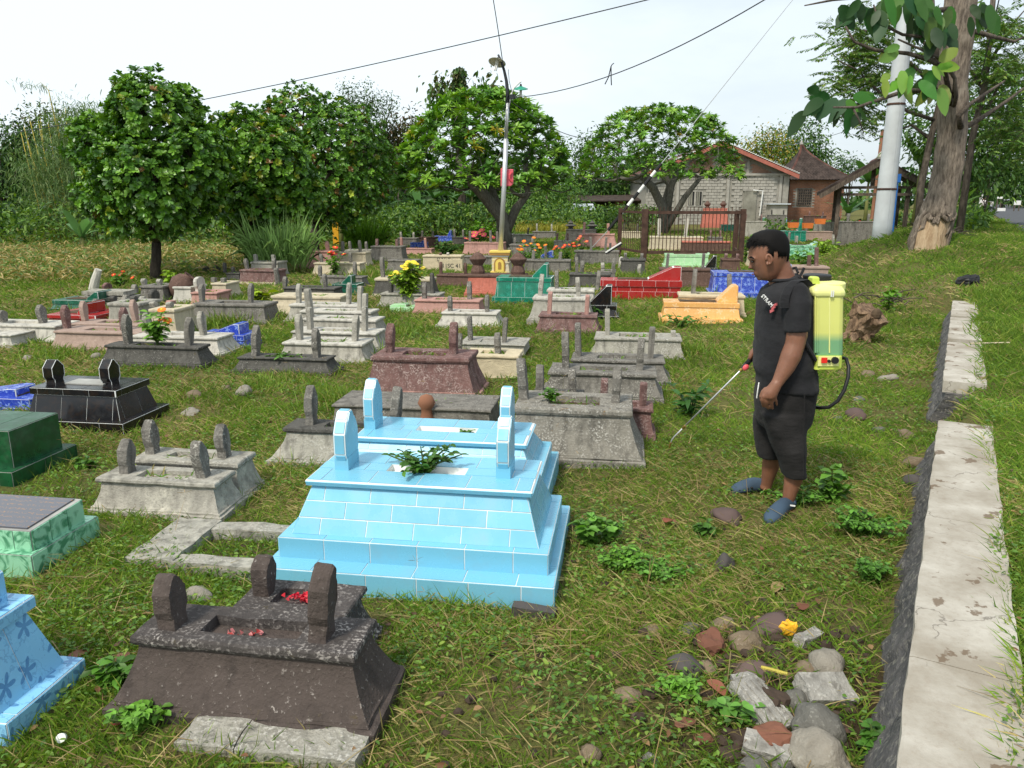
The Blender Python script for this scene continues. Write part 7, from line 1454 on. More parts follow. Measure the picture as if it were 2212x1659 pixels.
# ear, eyes, brows, mouth
e0 = pw(1660, 560, 4.5 - .093)
mb = MB().tube([e0 + np.array([math.cos(a) * .015 - .004 * math.sin(a), -.006 - .008 * max(0, math.cos(a)), math.sin(a) * .027]) for a in np.linspace(-2.2, 3.3, 14)], [.006] * 4 + [.0068] * 6 + [.0075, .008, .009, .008], 7)
mb.ell(e0 + np.array([-.002, .002, 0]), (.016, .010, .027)); mb.ell(e0 + np.array([-.006, -.006, -.026]), (.008, .008, .010)); remesh(mb, 'ear', SK, man, .0035, 3)
mb = MB(); [mb.ell(e0 * np.array([1, 0, 1]) + np.array([0, .09, 0]), (.014, .012, .026))]; mb.build('ear', SK, man, smooth=True)
for sg in (-1, 1):
    ec = pw(1623, 564.5, 4.5 + sg * .034); ey = MB().ell(ec + np.array([.006, 0, -.002]), (.008, .013, .006)).build('eye', simple('eye_dark', (.02, .015, .012), .2, bst=0) if 'eye_dark' not in MATS else MATS['eye_dark'], man, smooth=True)
    MB().tube([ec + np.array([-.006, -.018, .021]), ec + np.array([-.010, 0, .025]), ec + np.array([-.004, .020, .021])] if sg > 0 else [ec + np.array([.006, -.026, .018]), ec + np.array([-.006, -.010, .025]), ec + np.array([-.010, .012, .021])], [.003, .0055, .003], 6).build('eyebrow', hairm, man)
MB().tube([pw(1628, 593.4, 4.5 - .022), pw(1625.3, 593, 4.5), pw(1628, 593.4, 4.522)], [.002, .004, .002], 6).build('mouth', simple('lips', (.15, .05, .04), .5, bst=0), man)
# hair: a cap above the hairline, then strands
hr = []; NS = 28
hb_ = [(495.5, 1656, 1676, .03), (498.5, 1644, 1687, .060), (505, 1628, 1696, .081), (516, 1619.5, 1702, .092), (528, 1615.5, 1704.5, .097), (540, 1615, 1705, .098), (552, 1615.5, 1704, .096), (563, 1618, 1702, .092), (574, 1622, 1698, .087)]
rg = sect(hb_, 4.5, NS); V_ = [p for r_ in rg for p in r_]; fs = []
def hairline(a):                                          # lowest row index by angle, 0 = back, pi = face
    d = abs(((a + math.pi) % (2 * math.pi)) - math.pi)    # 0 at back .. pi at front
    return 7 if d < .75 else 6 if d < 1.25 else 5.0 if d < 1.62 else 6 if d < 1.85 else 4
for i in range(len(rg) - 1):
    for k in range(NS):
        a = 6.2832 * (k + .5) / NS
        if i < hairline(a): k2 = (k + 1) % NS; fs.append((i * NS + k, i * NS + k2, (i + 1) * NS + k2, (i + 1) * NS + k))
fs.append(tuple(range(NS - 1, -1, -1)))
hc = MB().add(V_, fs).build('hair', hairm, man, smooth=True); md = hc.modifiers.new('s', 'SOLIDIFY'); md.thickness = .012; md.offset = -1
cen_ = pw(1662, 545, 4.5); P_ = np.array(V_); pick = np.array([f[0] for f in fs[:-1]]); n = 5200; pk_ = pick[rng.integers(0, len(pick), n)]; f_1, f_2 = rng.random((n, 1)), rng.random((n, 1)); q_ = P_[pk_] * (1 - f_1) * (1 - f_2) + P_[np.minimum(pk_ + 1, len(P_) - 1)] * f_1 * (1 - f_2) + P_[np.minimum(pk_ + NS, len(P_) - 1)] * f_2; q_ = np.where((np.abs(q_ - P_[pk_]).max(1, keepdims=True) < .06), q_, P_[pk_])
out_ = nrm(q_ - cen_); fall = np.tile([-.55, 0, -.35], (n, 1)); fall[q_[:, 0] > cen_[0]] = [.12, 0, -.95]; o = leaves('hair_strand', q_ - out_ * .006, nrm(out_ * .06 + fall + rng.normal(size=(n, 3)) * .20), out_, rng.uniform(.012, .026, n), .0028, np.tile([.012, .011, .011], (n, 1)) * rng.uniform(.6, 1.6, (n, 1)), M['leaf'], hc, .15, 'grass'); o.data.materials.clear(); o.data.materials.append(hairm); o['kind'] = 'stuff'; o.name = 'hair_strands'
q_ = np.array([pw(1621 + rnd.uniform(-3, 14), 524 + rnd.uniform(-10, 8), 4.5 + rnd.uniform(-.07, .07)) for i in range(160)])
o = leaves('fringe', q_, np.tile([-.8, 0, -.75], (160, 1)) + rng.normal(size=(160, 3)) * .25, np.tile([0, -1., .3], (160, 1)), rng.uniform(.02, .036, 160), .0035, np.tile([.012, .011, .011], (160, 1)), hairm, hc, .3, 'grass'); o['kind'] = 'stuff'
# shirt and shorts
sh = MB()
sh.rings(sect([(600, 1664, 1722, .090, .35), (606, 1662, 1729, .115, .25), (614, 1657, 1738, .155, .12), (626, 1648, 1747, .188), (642, 1641.5, 1753, .205), (664, 1638.5, 1754, .206), (690, 1635.5, 1753, .202), (720, 1633.5, 1753, .200), (752, 1631.5, 1754, .202), (784, 1632, 1758, .204), (812, 1634, 1762, .206), (832, 1636.5, 1764, .206, -.05), (838, 1637, 1764, .204, -.06)], 4.5, 26, 2.25))
sh.tube([pw(1713, 620, 4.40), pw(1718, 634, 4.355), pw(1721, 660, 4.315), pw(1722, 690, 4.30), pw(1722, 712, 4.293), pw(1722, 717, 4.292)], [.062, .078, .080, .076, .073, .071], 16)
sh.tube([pw(1712, 620, 4.60), pw(1716, 634, 4.65), pw(1718, 670, 4.71), pw(1718, 712, 4.735)], [.062, .077, .080, .074], 14)
so_ = remesh(sh, 'tshirt', SHIRT, man, .010, 4)
for v in so_.data.vertices:
    p = v.co; f = max(0, 1 - abs(p.z - .78) / .35)
    v.co += Vector((mnoise.noise(Vector((p.x * 4, p.y * 4, p.z * 15))), mnoise.noise(Vector((p.x * 5 + 9, p.y * 4, p.z * 12))), 0)) * .011 * (.35 + f)
MB().tube([tuple(p) for p in ering(*(((pw(1664, 603, 4.5) + pw(1722, 600, 4.5)) / 2).tolist()), .084, .092, 22, 2, .10)] + [tuple(ering(*(((pw(1664, 603, 4.5) + pw(1722, 600, 4.5)) / 2).tolist()), .084, .092, 22, 2, .10)[0])], .010, 6).build('collar', SHIRT, man, smooth=True)
st = MB()
st.rings(sect([(822, 1638, 1764, .185), (836, 1634, 1764, .188), (860, 1632.5, 1758, .192), (885, 1634, 1752, .192), (908, 1636, 1746, .190), (920, 1643, 1740, .17)], 4.5, 24, 2.2))
st.rings(sect([(890, 1645, 1750, .106), (920, 1651, 1743, .107), (960, 1667, 1740, .103), (1000, 1682, 1738.5, .097), (1027, 1691, 1738, .093)], 4.405, 20, 2.3))
st.rings(sect([(890, 1630, 1745, .11), (920, 1630, 1725, .108), (950, 1632, 1706, .100), (975, 1634, 1694, .092), (986, 1637, 1690, .090)], 4.62, 20, 2.3))
ss = remesh(st, 'shorts', SHORT, man, .010, 3)
for v in ss.data.vertices:
    p = v.co; v.co += Vector((mnoise.noise(Vector((p.x * 8, p.y * 7, p.z * 7))), mnoise.noise(Vector((p.x * 9 + 5, p.y * 6, p.z * 9))), 0)) * .010
MB().tube([pw(1639.5, 826, 4.345), pw(1637, 842, 4.335), pw(1634.5, 860, 4.34)], .0035, 5).build('drawstring', M['whitepaint'], man)
MB().tube([pw(1738, 850, 4.26), pw(1737, 920, 4.27), pw(1736, 980, 4.285), pw(1736, 1024, 4.292)], .0025, 4).build('seam', SHORT, man)
# chest print and lettering
a = pw(1650, 649, 4.305)
PRT = [(1655, 650), (1651, 655), (1648, 662)]
for (x, y), sz_ in zip(PRT, (.013, .015, .014)):
    c_ = pw(x, y, 4.5); c_[1] = -.150; MB().add([tuple(c_ + np.array(o_)) for o_ in ((-.3 * sz_, -.012, -sz_), (.5 * sz_, -.03, -.1 * sz_), (.3 * sz_, -.03, sz_), (-.5 * sz_, -.012, .2 * sz_))], [(0, 1, 2, 3)]).build('print', simple('print_pink', (.55, .13, .14), .7, bst=0) if 'print_pink' not in MATS else MATS['print_pink'], man).modifiers.new('s', 'SOLIDIFY').thickness = .01
tx = text(man, 'STRAM', tuple(pw(1644, 640, 4.37)), .028, M['whitepaint'], rx=R(90), rz=R(-38), ext=.006); tx.rotation_euler = (R(90), R(42), R(-40))
# clogs
RUB = simple('navy_foam', (.045, .075, .115), .7, var=.15)
def clog(heel, toe, ankle):
    h_, t_ = Vector(heel), Vector(toe); h_.z = t_.z = 0; L_ = (t_ - h_).length; d = (t_ - h_).normalized(); S = d.cross(Vector((0, 0, 1)))
    rg = []
    for f, w_, z1 in ((-.03, .022, .05), (.03, .036, .075), (.18, .040, .085), (.36, .040, .096), (.52, .048, .092), (.70, .054, .075), (.86, .048, .056), (.96, .030, .042), (1.0, .012, .03)):
        c_ = h_ + d * L_ * f; rg.append([tuple(c_ + S * w_ * math.cos(a) * (1.1 if math.sin(a) < 0 else 1) + Vector((0, 0, .004 + z1 * .5 + z1 * .5 * max(-1, math.sin(a) * (1 if math.sin(a) > 0 else 1.0))))) for a in np.linspace(0, 2 * math.pi, 16, endpoint=False)])
    o = MB().rings(rg).build('clog', RUB, man, smooth=True)
    for k in range(4):
        for sd_ in (-1, 1):
            c_ = h_ + d * L_ * (.55 + .1 * k) + S * sd_ * .05 * (1 - .06 * k) + Vector((0, 0, .052 - .006 * k)); MB().ell(c_, (.009, .009, .007), 8, 4).build('vent_hole', M['glassdark'], o)
    st_ = h_ + d * L_ * .2; MB().tube([st_ + S * .045 + Vector((0, 0, .06)), h_ - d * .022 + Vector((0, 0, .085)), st_ - S * .045 + Vector((0, 0, .06))], .009, 6).build('strap', RUB, o)
    return o
z0 = -PR[2]
a1, a2 = gnd(1711, 1100) - PR, gnd(1662, 1122) - PR; c1 = clog((a1[0], a1[1] + .02, 0), (a2[0] - .03, a2[1] - .06, 0), None); c1.location.z = .0
b1, b2 = gnd(1652, 1064) - PR, gnd(1586, 1066) - PR; c2 = clog((b1[0] + .02, b1[1], 0), (b2[0] - .02, b2[1], 0), None); c2.location.z = .0
MB().box(tuple(np.array([a1[0] * .7 + a2[0] * .3 + .02, a1[1] * .6 + a2[1] * .4 - .034, .066])), (.030, .005, .008), -.4).build('badge', M['whitepaint'], c1)

# ------------------------------------------------------------------ knapsack sprayer, lance and hose
def tankmat():
    m, nt, b, o = newmat('sprayer_tank'); t = N(nt, 'ShaderNodeTexCoord'); s = N(nt, 'ShaderNodeSeparateXYZ'); nt.links.new(t.outputs['Object'], s.inputs[0])
    f = ramp(nt, s.outputs[2], .195, .245); c = mixc(nt, f, (.20, .42, .22), (.72, .74, .22)); nt.links.new(c, b.inputs['Base Color']); b.inputs['Roughness'].default_value = .35; b.inputs['Subsurface Weight'].default_value = .25; b.inputs['Subsurface Radius'].default_value = (.05, .05, .02); b.inputs['Subsurface Scale'].default_value = .3; return m
TK = tankmat(); YL = simple('yellow_green_plastic', (.55, .66, .11), .4, var=.05); YP = simple('pale_yellow_plastic', (.82, .83, .32), .4, var=.05); BLK = simple('black_plastic', (.018, .018, .02), .45)
SX = pw(1790, 795, 4.5); tnk = thing('backpack_sprayer', 'yellow green knapsack sprayer half full of green liquid on the back of the man', 'sprayer', PR + SX)
def sx(x, y, Y=4.5): return pw(x, y, Y) - SX
def octr(xa, xb, y, ry, ch=.28, Y=4.5):
    a, c = sx(xa, y, Y - .15), sx(xb, y, Y - .15); cx, rx_ = (a[0] + c[0]) / 2, (c[0] - a[0]) / 2; z = (a[2] + c[2]) / 2; k = 1 - ch
    return [(cx + u * rx_, v * ry + (Y - 4.5), z) for u, v in ((-1, -.92), (-.85, -1), (k - .25, -1), (.75, -.94), (1, -.55), (1, .55), (.75, .94), (k - .25, 1), (-.85, 1), (-1, .92))]
RY = .185
o = MB().rings([octr(1757, 1826, 768, RY * .97), octr(1757, 1826, 700, RY), octr(1757, 1827, 645, RY), octr(1757, 1827, 634, RY)]).build('tank', TK, tnk); md = o.modifiers.new('b', 'BEVEL'); md.width = .012; md.segments = 3; o.data.polygons.foreach_set('use_smooth', [False] * len(o.data.polygons))
for x in (1762, 1766, 1770): q0_, q1_ = sx(x, 640, 4.5 - RY), sx(x, 762, 4.5 - RY); MB().tube([(q0_[0], -RY * .975, q0_[2]), (q1_[0], -RY * .975, q1_[2])], .005, 6).build('rib', TK, tnk)
q0_, q1_ = sx(1792, 640, 4.5 - RY), sx(1792, 762, 4.5 - RY); MB().tube([(q0_[0], -RY * .99, q0_[2]), (q1_[0], -RY * .99, q1_[2])], .004, 6).build('mould_line', YP, tnk)
o = MB().rings([octr(1753, 1831, 640, RY * 1.04), octr(1751, 1831, 632, RY * 1.06), octr(1751, 1830, 626, RY * 1.06), octr(1756, 1824, 619, RY * .98), octr(1766, 1812, 614, RY * .8)]).build('lid', YP, tnk); md = o.modifiers.new('b', 'BEVEL'); md.width = .01; md.segments = 2
c_ = sx(1793, 612, 4.42); MB().lathe(tuple(c_), [(.085, -.03), (.085, .002), (.078, .010), (0, .012)], 24).build('filler_cap', YP, tnk); c_ = sx(1800, 614, 4.56); MB().lathe(tuple(c_), [(.055, -.02), (.07, .004), (.0, .008)], 20).build('filler_cap', YP, tnk)
o = MB().rings([octr(1771, 1790, 618, .035, Y=4.40), octr(1773, 1790, 606, .035, Y=4.40), octr(1777, 1788, 603, .03, Y=4.40)]).build('handle', YL, tnk)
c_ = sx(1764, 607, 4.52); MB().lathe(tuple(c_), [(.078, -.03), (.078, .02), (.08, .022), (.08, .034), (.07, .04), (.0, .042)], 28).build('black_cap', BLK, tnk)
for k in range(30): a = 6.283 * k / 30; MB().box((c_[0] + .079 * math.cos(a), c_[1] + .079 * math.sin(a), c_[2] - .004), (.006, .006, .035), a).build('grip_rib', BLK, tnk)
o = MB().rings([octr(1757, 1823, 766, RY * 1.02), octr(1759, 1823, 772, RY * 1.02), octr(1759, 1822, 792, RY * 1.02), octr(1755, 1818, 797, RY * 1.02)]).build('base', YL, tnk); md = o.modifiers.new('b', 'BEVEL'); md.width = .008; md.segments = 2
yf = -RY * 1.02 - .003
p0, p1 = sx(1765, 790, 4.5 - RY), sx(1812, 769, 4.5 - RY); MB().box(((p0[0] + p1[0]) / 2, yf, (p0[2] + p1[2]) / 2), (p1[0] - p0[0], .008, p1[2] - p0[2])).build('panel', YP, tnk)
c_ = sx(1778, 777, 4.5 - RY); MB().box((c_[0], yf - .008, c_[2]), (.03, .016, .030)).build('switch', simple('switch_red', (.75, .03, .02), .35, bst=0), tnk)
c_ = sx(1788.5, 779, 4.5 - RY); MB().tube([(c_[0], yf, c_[2]), (c_[0], yf - .016, c_[2])], .009, 10).build('socket', BLK, tnk); c_ = sx(1801, 777, 4.5 - RY); MB().tube([(c_[0], yf, c_[2]), (c_[0], yf - .02, c_[2])], .020, 12).build('knob', BLK, tnk)
for s_ in (0, 1): c_ = sx(1794 + 4 * s_, 634, 4.5 - RY); MB().box((c_[0], -RY * 1.07, c_[2]), (.006, .008, .035)).build('clip', M['whitepaint'], tnk)
MB().tube([sx(x, y, Y) for x, y, Y in ((1820, 773, 4.5), (1828, 775, 4.48), (1833, 792, 4.45), (1832, 815, 4.42), (1824, 842, 4.4), (1810, 866, 4.4), (1790, 880, 4.42), (1770, 881, 4.46), (1752, 878, 4.56), (1735, 868, 4.70))], .011, 8).build('hose', BLK, tnk, smooth=True)
STR = cloth('strap_black', (.018, .018, .02), 30, .3)
MB().rings([[tuple(sx(x, y, Y) + np.array([dx, dy - .022, 0])) for dx, dy in ((-.024, -.004), (.024, -.004), (.024, .012), (-.024, .012))] for x, y, Y in ((1750, 618, 4.40), (1735, 603, 4.38), (1716, 606, 4.355), (1702, 618, 4.325), (1694, 636, 4.295), (1691, 652, 4.285), (1692, 664, 4.285))]).build('strap', STR, tnk)
for (x, y, Y, s_) in (): c_ = sx(x, y, Y); MB().ell(tuple(c_ + np.array([0, -.0255, 0])), (.009, .0025, .013)).build('strap_print', simple('print_dull', (.22, .04, .05), .8, bst=0) if 'print_dull' not in MATS else MATS['print_dull'], tnk, smooth=True)
MB().tube([sx(x, y, Y) for x, y, Y in ((1738, 735, 4.28), (1748, 755, 4.30), (1762, 778, 4.33))], .012, 6).build('strap', STR, tnk)
MB().tube([sx(x, y, Y) for x, y, Y in ((1724, 590, 4.44), (1719, 578, 4.46), (1712, 580, 4.47))], .008, 6).build('strap_end', STR, tnk)
MB().tube([sx(x, y, Y) for x, y, Y in ((1726, 600, 4.42), (1733, 588, 4.42), (1737, 578, 4.42))], .008, 6).build('strap_end', STR, tnk)
# lance
lw = lambda x, y, Y: np.array(onY(x, y, Y))
G0 = lw(1602, 798, 4.64); ln = thing('spray_lance', 'steel spray lance with black trigger grip pointed at the weeds', 'lance', G0)
lg = lambda x, y, Y: tuple(lw(x, y, Y) - G0)
MB().tube([lg(1646, 752, 4.66), lg(1630, 768, 4.655), lg(1612, 787, 4.645)], [.015, .017, .015], 10).build('grip', BLK, ln, smooth=True); MB().tube([lg(1612, 787, 4.645), lg(1603, 797, 4.64)], [.017, .013], 10).build('valve', BLK, ln)
MB().ell(lg(1611, 794, 4.625), (.018, .012, .022), rot=Matrix.Rotation(.7, 3, 'Y')).build('trigger', M['redplastic'], ln, smooth=True)
BR = simple('brass', (.55, .36, .10), .35, .9)
MB().tube([lg(1604, 796, 4.64), lg(1599, 801, 4.645)], .010, 8).build('nut', BR, ln); MB().tube([lg(1600, 800, 4.645), lg(1477, 923, 4.98)], .0055, 8).build('rod', M['steel'], ln, smooth=True); MB().tube([lg(1480, 920, 4.97), lg(1475, 925, 4.985)], .010, 8).build('nut', BR, ln)
MB().tube([lg(1477, 923, 4.98), lg(1456, 944, 5.04), lg(1451, 951, 5.05), lg(1449, 958, 5.06)], .005, 8).build('rod', M['steel'], ln, smooth=True); MB().tube([lg(1449.5, 956, 5.06), lg(1446, 967, 5.07)], [.009, .006], 8).build('nozzle', BR, ln)

# ------------------------------------------------------------------ far away rider
q_ = onY(2130, 463, 56); q_[2] = H(q_[0], 56); rx = lambda x, y, dy=0: tuple(np.array(onY(x, y, 56 + dy)) - q_)
mt = thing('motorbike', 'small dark motorbike on the road far away', 'motorbike', q_)
for x in (2127, 2141): MB().tube([tuple(np.array(rx(x, 458)) + np.array([.3 * math.cos(a), .1 * math.cos(a), .3 * math.sin(a)])) for a in np.linspace(0, 6.283, 17)], .06, 6).build('wheel', M['cable'], mt)
MB().bar(rx(2124, 447), rx(2140, 450), .22, .24).build('frame', M['blackpaint'], mt); MB().bar(rx(2138, 455), rx(2143, 436), .08, .08).build('fork', M['steel'], mt); MB().bar(np.array(rx(2141, 436)) + np.array([0, -.3, 0]), np.array(rx(2141, 436)) + np.array([0, .3, 0]), .05, .05).build('handlebar', M['steel'], mt); MB().ell(rx(2143, 440), (.1, .1, .12)).build('headlight', M['lampwhite'], mt)
rd_ = thing('person', 'rider with dark cap and pale shirt on the far motorbike', 'person', q_)
mb = MB(); mb.ell(rx(2126.5, 427.5), (.10, .09, .13)); mb.tube([rx(2126, 431), rx(2125, 438), rx(2126, 446)], [.08, .19, .17], 10); mb.tube([rx(2127, 434), rx(2133, 438), rx(2140, 438)], [.07, .06, .05], 8); mb.tube([rx(2126, 446), rx(2136, 447), rx(2135, 456)], [.11, .10, .06], 8); mb.tube([rx(2126, 446, .3), rx(2136, 447, .3), rx(2135, 456, .3)], [.11, .10, .06], 8); remesh(mb, 'body', SK, rd_, .03, 3)
mb = MB(); mb.tube([rx(2126, 432), rx(2125, 438), rx(2126, 446)], [.14, .22, .19], 10); mb.build('shirt', simple('pale_shirt', (.55, .50, .50), .8), rd_, smooth=True); MB().ell(rx(2126.5, 425.5), (.12, .11, .09)).build('cap', M['blackpaint'], rd_, smooth=True); mb = MB().tube([rx(2126, 446, -.02), rx(2136, 447, -.02), rx(2135, 452, -.02)], [.13, .12, .09], 8); mb.build('trousers', M['cable'], rd_, smooth=True)
for x, y, w_, h_, lb, c_ in ((2163, 453, 17, 7, 'small white signboard on the far road side', 'whitepaint'), (2198, 438, 14, 9, 'orange edged white sign at the far road side', 'whitepaint'), (2160, 427, 11, 4, 'small white plate on a pole far down the road', 'whitepaint')):
    g_ = np.array(onY(x, 462, 70)); g_[2] = H(g_[0], 70); t = thing('road_sign', lb, 'sign', g_); c0 = np.array(onY(x, y, 70)) - g_; k = 70 / F; MB().box(tuple(c0), (w_ * k, .05, h_ * k)).build('board', M[c_], t)
    for s_ in (-1, 1): MB().box((c0[0] + s_ * w_ * k * .35, .04, c0[2] / 2), (.08, .06, max(.3, c0[2]))).build('post', M['wood'], t)
t = thing('gate_post', 'thin white post beside the far rider', 'post', (onY(2115, 460, 60)[0], 60, H(onY(2115, 460, 60)[0], 60))); MB().box((0, 0, .9), (.14, .14, 1.8)).build('post', M['whitepaint'], t)
# ------------------------------------------------------------------ flowers, shrubs and weeds
FL = {}
def fmat(k, c):
    if k not in FL: FL[k] = simple('petal_' + k, c, .6, var=.2, bst=0)
    return FL[k]
FC = dict(red=(.62, .03, .02), pink=(.65, .10, .14), orange=(.75, .18, .02), yellow=(.80, .62, .05), coral=(.65, .10, .06))
def weed(name, label, px, py, hpx, wpx, leaf, n, col, fl=None, nf=0, fr=.035, cat='plant', group=None, at=None, stems=7, shape='ovate', droop=.3, zb=None, wl=.5, seed=None):
    p = np.array(at) if at is not None else gnd(px, py); dep = math.hypot(p[0], p[1]) * .98; k = dep / F; hh, ww = hpx * k, wpx * k
    t = thing(name, label, cat, p, 0, group); mb = MB(); O = []; D3 = []
    tipz = []
    for i in range(stems):
        a = 6.283 * i / stems + rnd.uniform(-.4, .4); r_ = ww * .5 * rnd.uniform(.25, 1); h_ = hh * rnd.uniform(.6, 1.0) * (1.05 - .35 * (2 * r_ / ww) ** 2)
        e = Vector((math.cos(a) * r_, math.sin(a) * r_ * .8, h_)); m_ = Vector((e.x * .35, e.y * .35, h_ * .55)); mb.tube([(0, 0, -.02), m_, e], [.008, .006, .003] if hh < 1.2 else [.015, .01, .004], 4); tipz.append(e)
        for j in range(max(2, n // stems)):
            f = rnd.uniform(.12, 1.0); c_ = (m_ * (2 * f) if f < .5 else m_.lerp(e, 2 * f - 1)); b = rnd.uniform(0, 6.3)
            O.append(tuple(c_)); D3.append((math.cos(b), math.sin(b), rnd.uniform(-.1, .6)))
    O = np.array(O); O[:, 2] = np.maximum(O[:, 2], .01); m = len(O)
    leaves('foliage', O, np.array(D3), nrm(rng.normal(size=(m, 3)) * .3 + np.array([0, 0, 1])), leaf * rng.uniform(.6, 1.2, m), leaf * wl * rng.uniform(.8, 1.2, m), colmix(m, [col, tuple(q * 1.35 for q in col), tuple(q * .65 for q in col)], (4, 3, 2), .2), M['leaf'], t, droop, shape)
    mb.build('stem', M['leafstem'], t)
    if fl:
        for i in range(nf):
            e = tipz[i % len(tipz)] + (Vector((rnd.gauss(0, .25) * ww * .5, rnd.gauss(0, .25) * ww * .4, rnd.uniform(-.3, .1) * hh)) if i >= len(tipz) else Vector((0, 0, .01)))
            fm = MB().lathe((0, 0, 0), [(.004, -.012), (fr * .6, .0), (fr, .012), (fr * .8, .018), (fr * .3, .016)], 9)
            o = fm.build('flower', fmat(fl if isinstance(fl, str) else rnd.choice(fl), FC[fl if isinstance(fl, str) else 'red']), t, loc=e); o.rotation_euler = (rnd.uniform(.1, .8), rnd.uniform(-.4, .4), 0)
            MB().ell((0, 0, .018), (fr * .3, fr * .3, fr * .2), 6, 4).build('flower_centre', fmat('yellow', FC['yellow']), o)
    return t
M['leafstem'] = simple('green_stem', (.07, .11, .03), .8)
for k, c in FC.items(): fmat(k, c)
GR = (.10, .23, .03); DGr = (.06, .15, .028); YGr = (.22, .36, .035); BGr = (.14, .30, .035)
weed('flowering_bush', 'tall bush of yellow daisies in the middle of the tombs', 884, 632, 84, 76, .15, 420, YGr, 'yellow', 18, .06, stems=18, at=tuple(np.append(onY(884, 632, 13.7)[:2], .12)))
weed('flowering_bush', 'red rose bush in the left middle', 723, 598, 66, 46, .14, 150, BGr, 'red', 5, .075, stems=9)
weed('flowering_bush', 'leafy zinnia with orange flowers growing in the dark grey tomb', 340, 740, 72, 62, .115, 190, BGr, 'orange', 3, .05, stems=11, at=tuple(onY(340, 742, 8.7)))
weed('flowering_bush', 'pink zinnia clump behind the mottled pink tomb', 1032, 526, 42, 56, .15, 150, DGr, 'pink', 15, .11, stems=14, at=(onY(1032, 526, 28.2)[0], 28.2, .1))
weed('flowering_bush', 'orange zinnias in the tall grass right of the lamp', 1150, 580, 64, 90, .13, 260, GR, 'orange', 12, .06, stems=18)
weed('flowering_bush', 'red zinnias before the fence, left group', 1222, 570, 52, 56, .13, 130, GR, 'red', 9, .06, stems=12)
weed('flowering_bush', 'red zinnias before the fence, tall right group', 1256, 556, 50, 34, .12, 90, GR, 'coral', 6, .06, stems=7)
weed('flowering_bush', 'zinnia bush in the maize edge at left', 262, 618, 26, 60, .13, 90, GR, 'red', 4, .05, stems=7)
weed('flowering_bush', 'red flowered shrub under the timber shelter', 1850, 476, 40, 54, .2, 120, DGr, 'red', 9, .10, stems=12, at=(onY(1850, 476, 34)[0], 34, .2))
weed('shrub', 'broad green shrub left of the mottled pink tomb', 964, 558, 40, 74, .17, 300, (.06, .145, .03), stems=22)
weed('shrub', 'yellow green croton beside the overgrown grey tomb', 560, 668, 62, 40, .2, 60, (.24, .34, .02), stems=7)
weed('shrub', 'cassava like seedling on the mint green tomb', 1738, 578, 46, 70, .2, 90, GR, stems=8)
weed('shrub', 'bright weed on the bank right of the mint tomb', 1775, 580, 50, 56, .16, 110, YGr, stems=9)
weed('shrub', 'bushy plant at the right fence post', 1618, 568, 58, 52, .17, 130, GR, stems=9)
weed('shrub', 'round leaved creeper between stump and twig heap', 1928, 580, 60, 36, .14, 40, BGr, stems=5, wl=.75)
weed('shrub', 'yellow green shrub at the foot of the first round tree', 372, 620, 36, 66, .14, 160, YGr, stems=10)
weed('shrub', 'marigold weeds beside the mossy boulder at left', 366, 700, 36, 60, .1, 150, BGr, 'yellow', 3, .03, stems=9)
weed('shrub', 'pea leaved shrub hanging at the utility pole', 1912, 520, 50, 50, .12, 110, DGr, stems=8)
for x, lb in ((1040, 'low thicket right of the banana row'), (880, 'low thicket under the third round tree'), (1280, 'green shrub left of the pink plastered tomb'), (1590, 'weeds at the foot of the block house')):
    weed('shrub', lb, x, 520, 46, 90, .24, 260, BGr if x < 1200 else GR, stems=18, at=(onY(x, 500, 36)[0], 36 if x < 1500 else 52, 0))
W_ = 'weeds in the cemetery grass'
weed('weed', 'broad leaved nettle weed right of the sky blue plinth', 1268, 1178, 78, 100, .066, 170, (.12, .27, .04), group=W_, stems=8, wl=.7)
weed('weed', 'second broad leaved weed just right of the first', 1316, 1172, 74, 74, .062, 110, (.14, .30, .045), group=W_, stems=6, wl=.7)
weed('weed', 'feathery pea weed below the broad leaved pair', 1345, 1230, 60, 150, .038, 520, (.13, .29, .035), group=W_, stems=16)
weed('weed', 'spreading pea weed left of the dark upright stone', 1420, 1250, 42, 170, .036, 520, (.10, .24, .03), group=W_, stems=18)
weed('weed', 'tall fan leaved weed beside the tip of the lance', 1490, 900, 88, 110, .15, 80, (.04, .12, .02), group=W_, stems=7, shape='lance', wl=.3)
weed('weed', 'heart leaved weed behind the near foot of the man', 1795, 1085, 90, 95, .072, 130, (.12, .27, .035), group=W_, stems=7, wl=.75)
weed('weed', 'pea weed covering the feet of the man', 1725, 1092, 46, 160, .04, 420, (.12, .28, .035), group=W_, stems=15)
weed('weed', 'pea weeds between the man and the wall', 1860, 1160, 62, 190, .042, 800, (.10, .24, .03), group=W_, stems=24)
weed('weed', 'weeds along the wall foot at lower right', 1880, 1260, 52, 120, .04, 480, (.09, .22, .03), group=W_, stems=16)
weed('weed', 'three leaved weed below the flat brown stone', 1520, 1160, 44, 60, .06, 60, (.08, .19, .03), group=W_, stems=6, wl=.7)
weed('weed', 'big toothed weed in the rubble', 1585, 1555, 60, 120, .06, 110, (.11, .26, .04), group=W_, stems=8, wl=.5)
weed('weed', 'bright pea weed left of the rubble', 1470, 1510, 60, 130, .036, 480, (.13, .29, .035), group=W_, stems=16)
weed('weed', 'pea weed at the bottom of the wall', 1885, 1625, 66, 90, .055, 110, (.07, .18, .025), group=W_, stems=9)
weed('weed', 'green weed tuft at the bottom left of the nearest brown tomb', 300, 1575, 70, 130, .042, 300, (.13, .29, .035), group=W_, stems=12)
weed('weed', 'small pea weed in front of the right end of the nearest brown tomb', 728, 1590, 66, 46, .05, 50, (.09, .22, .03), group=W_, stems=4)
weed('weed', 'weed sprig on the second step of the sky blue tomb', 918, 1290, 56, 34, .045, 36, (.09, .21, .03), group=W_, stems=3)
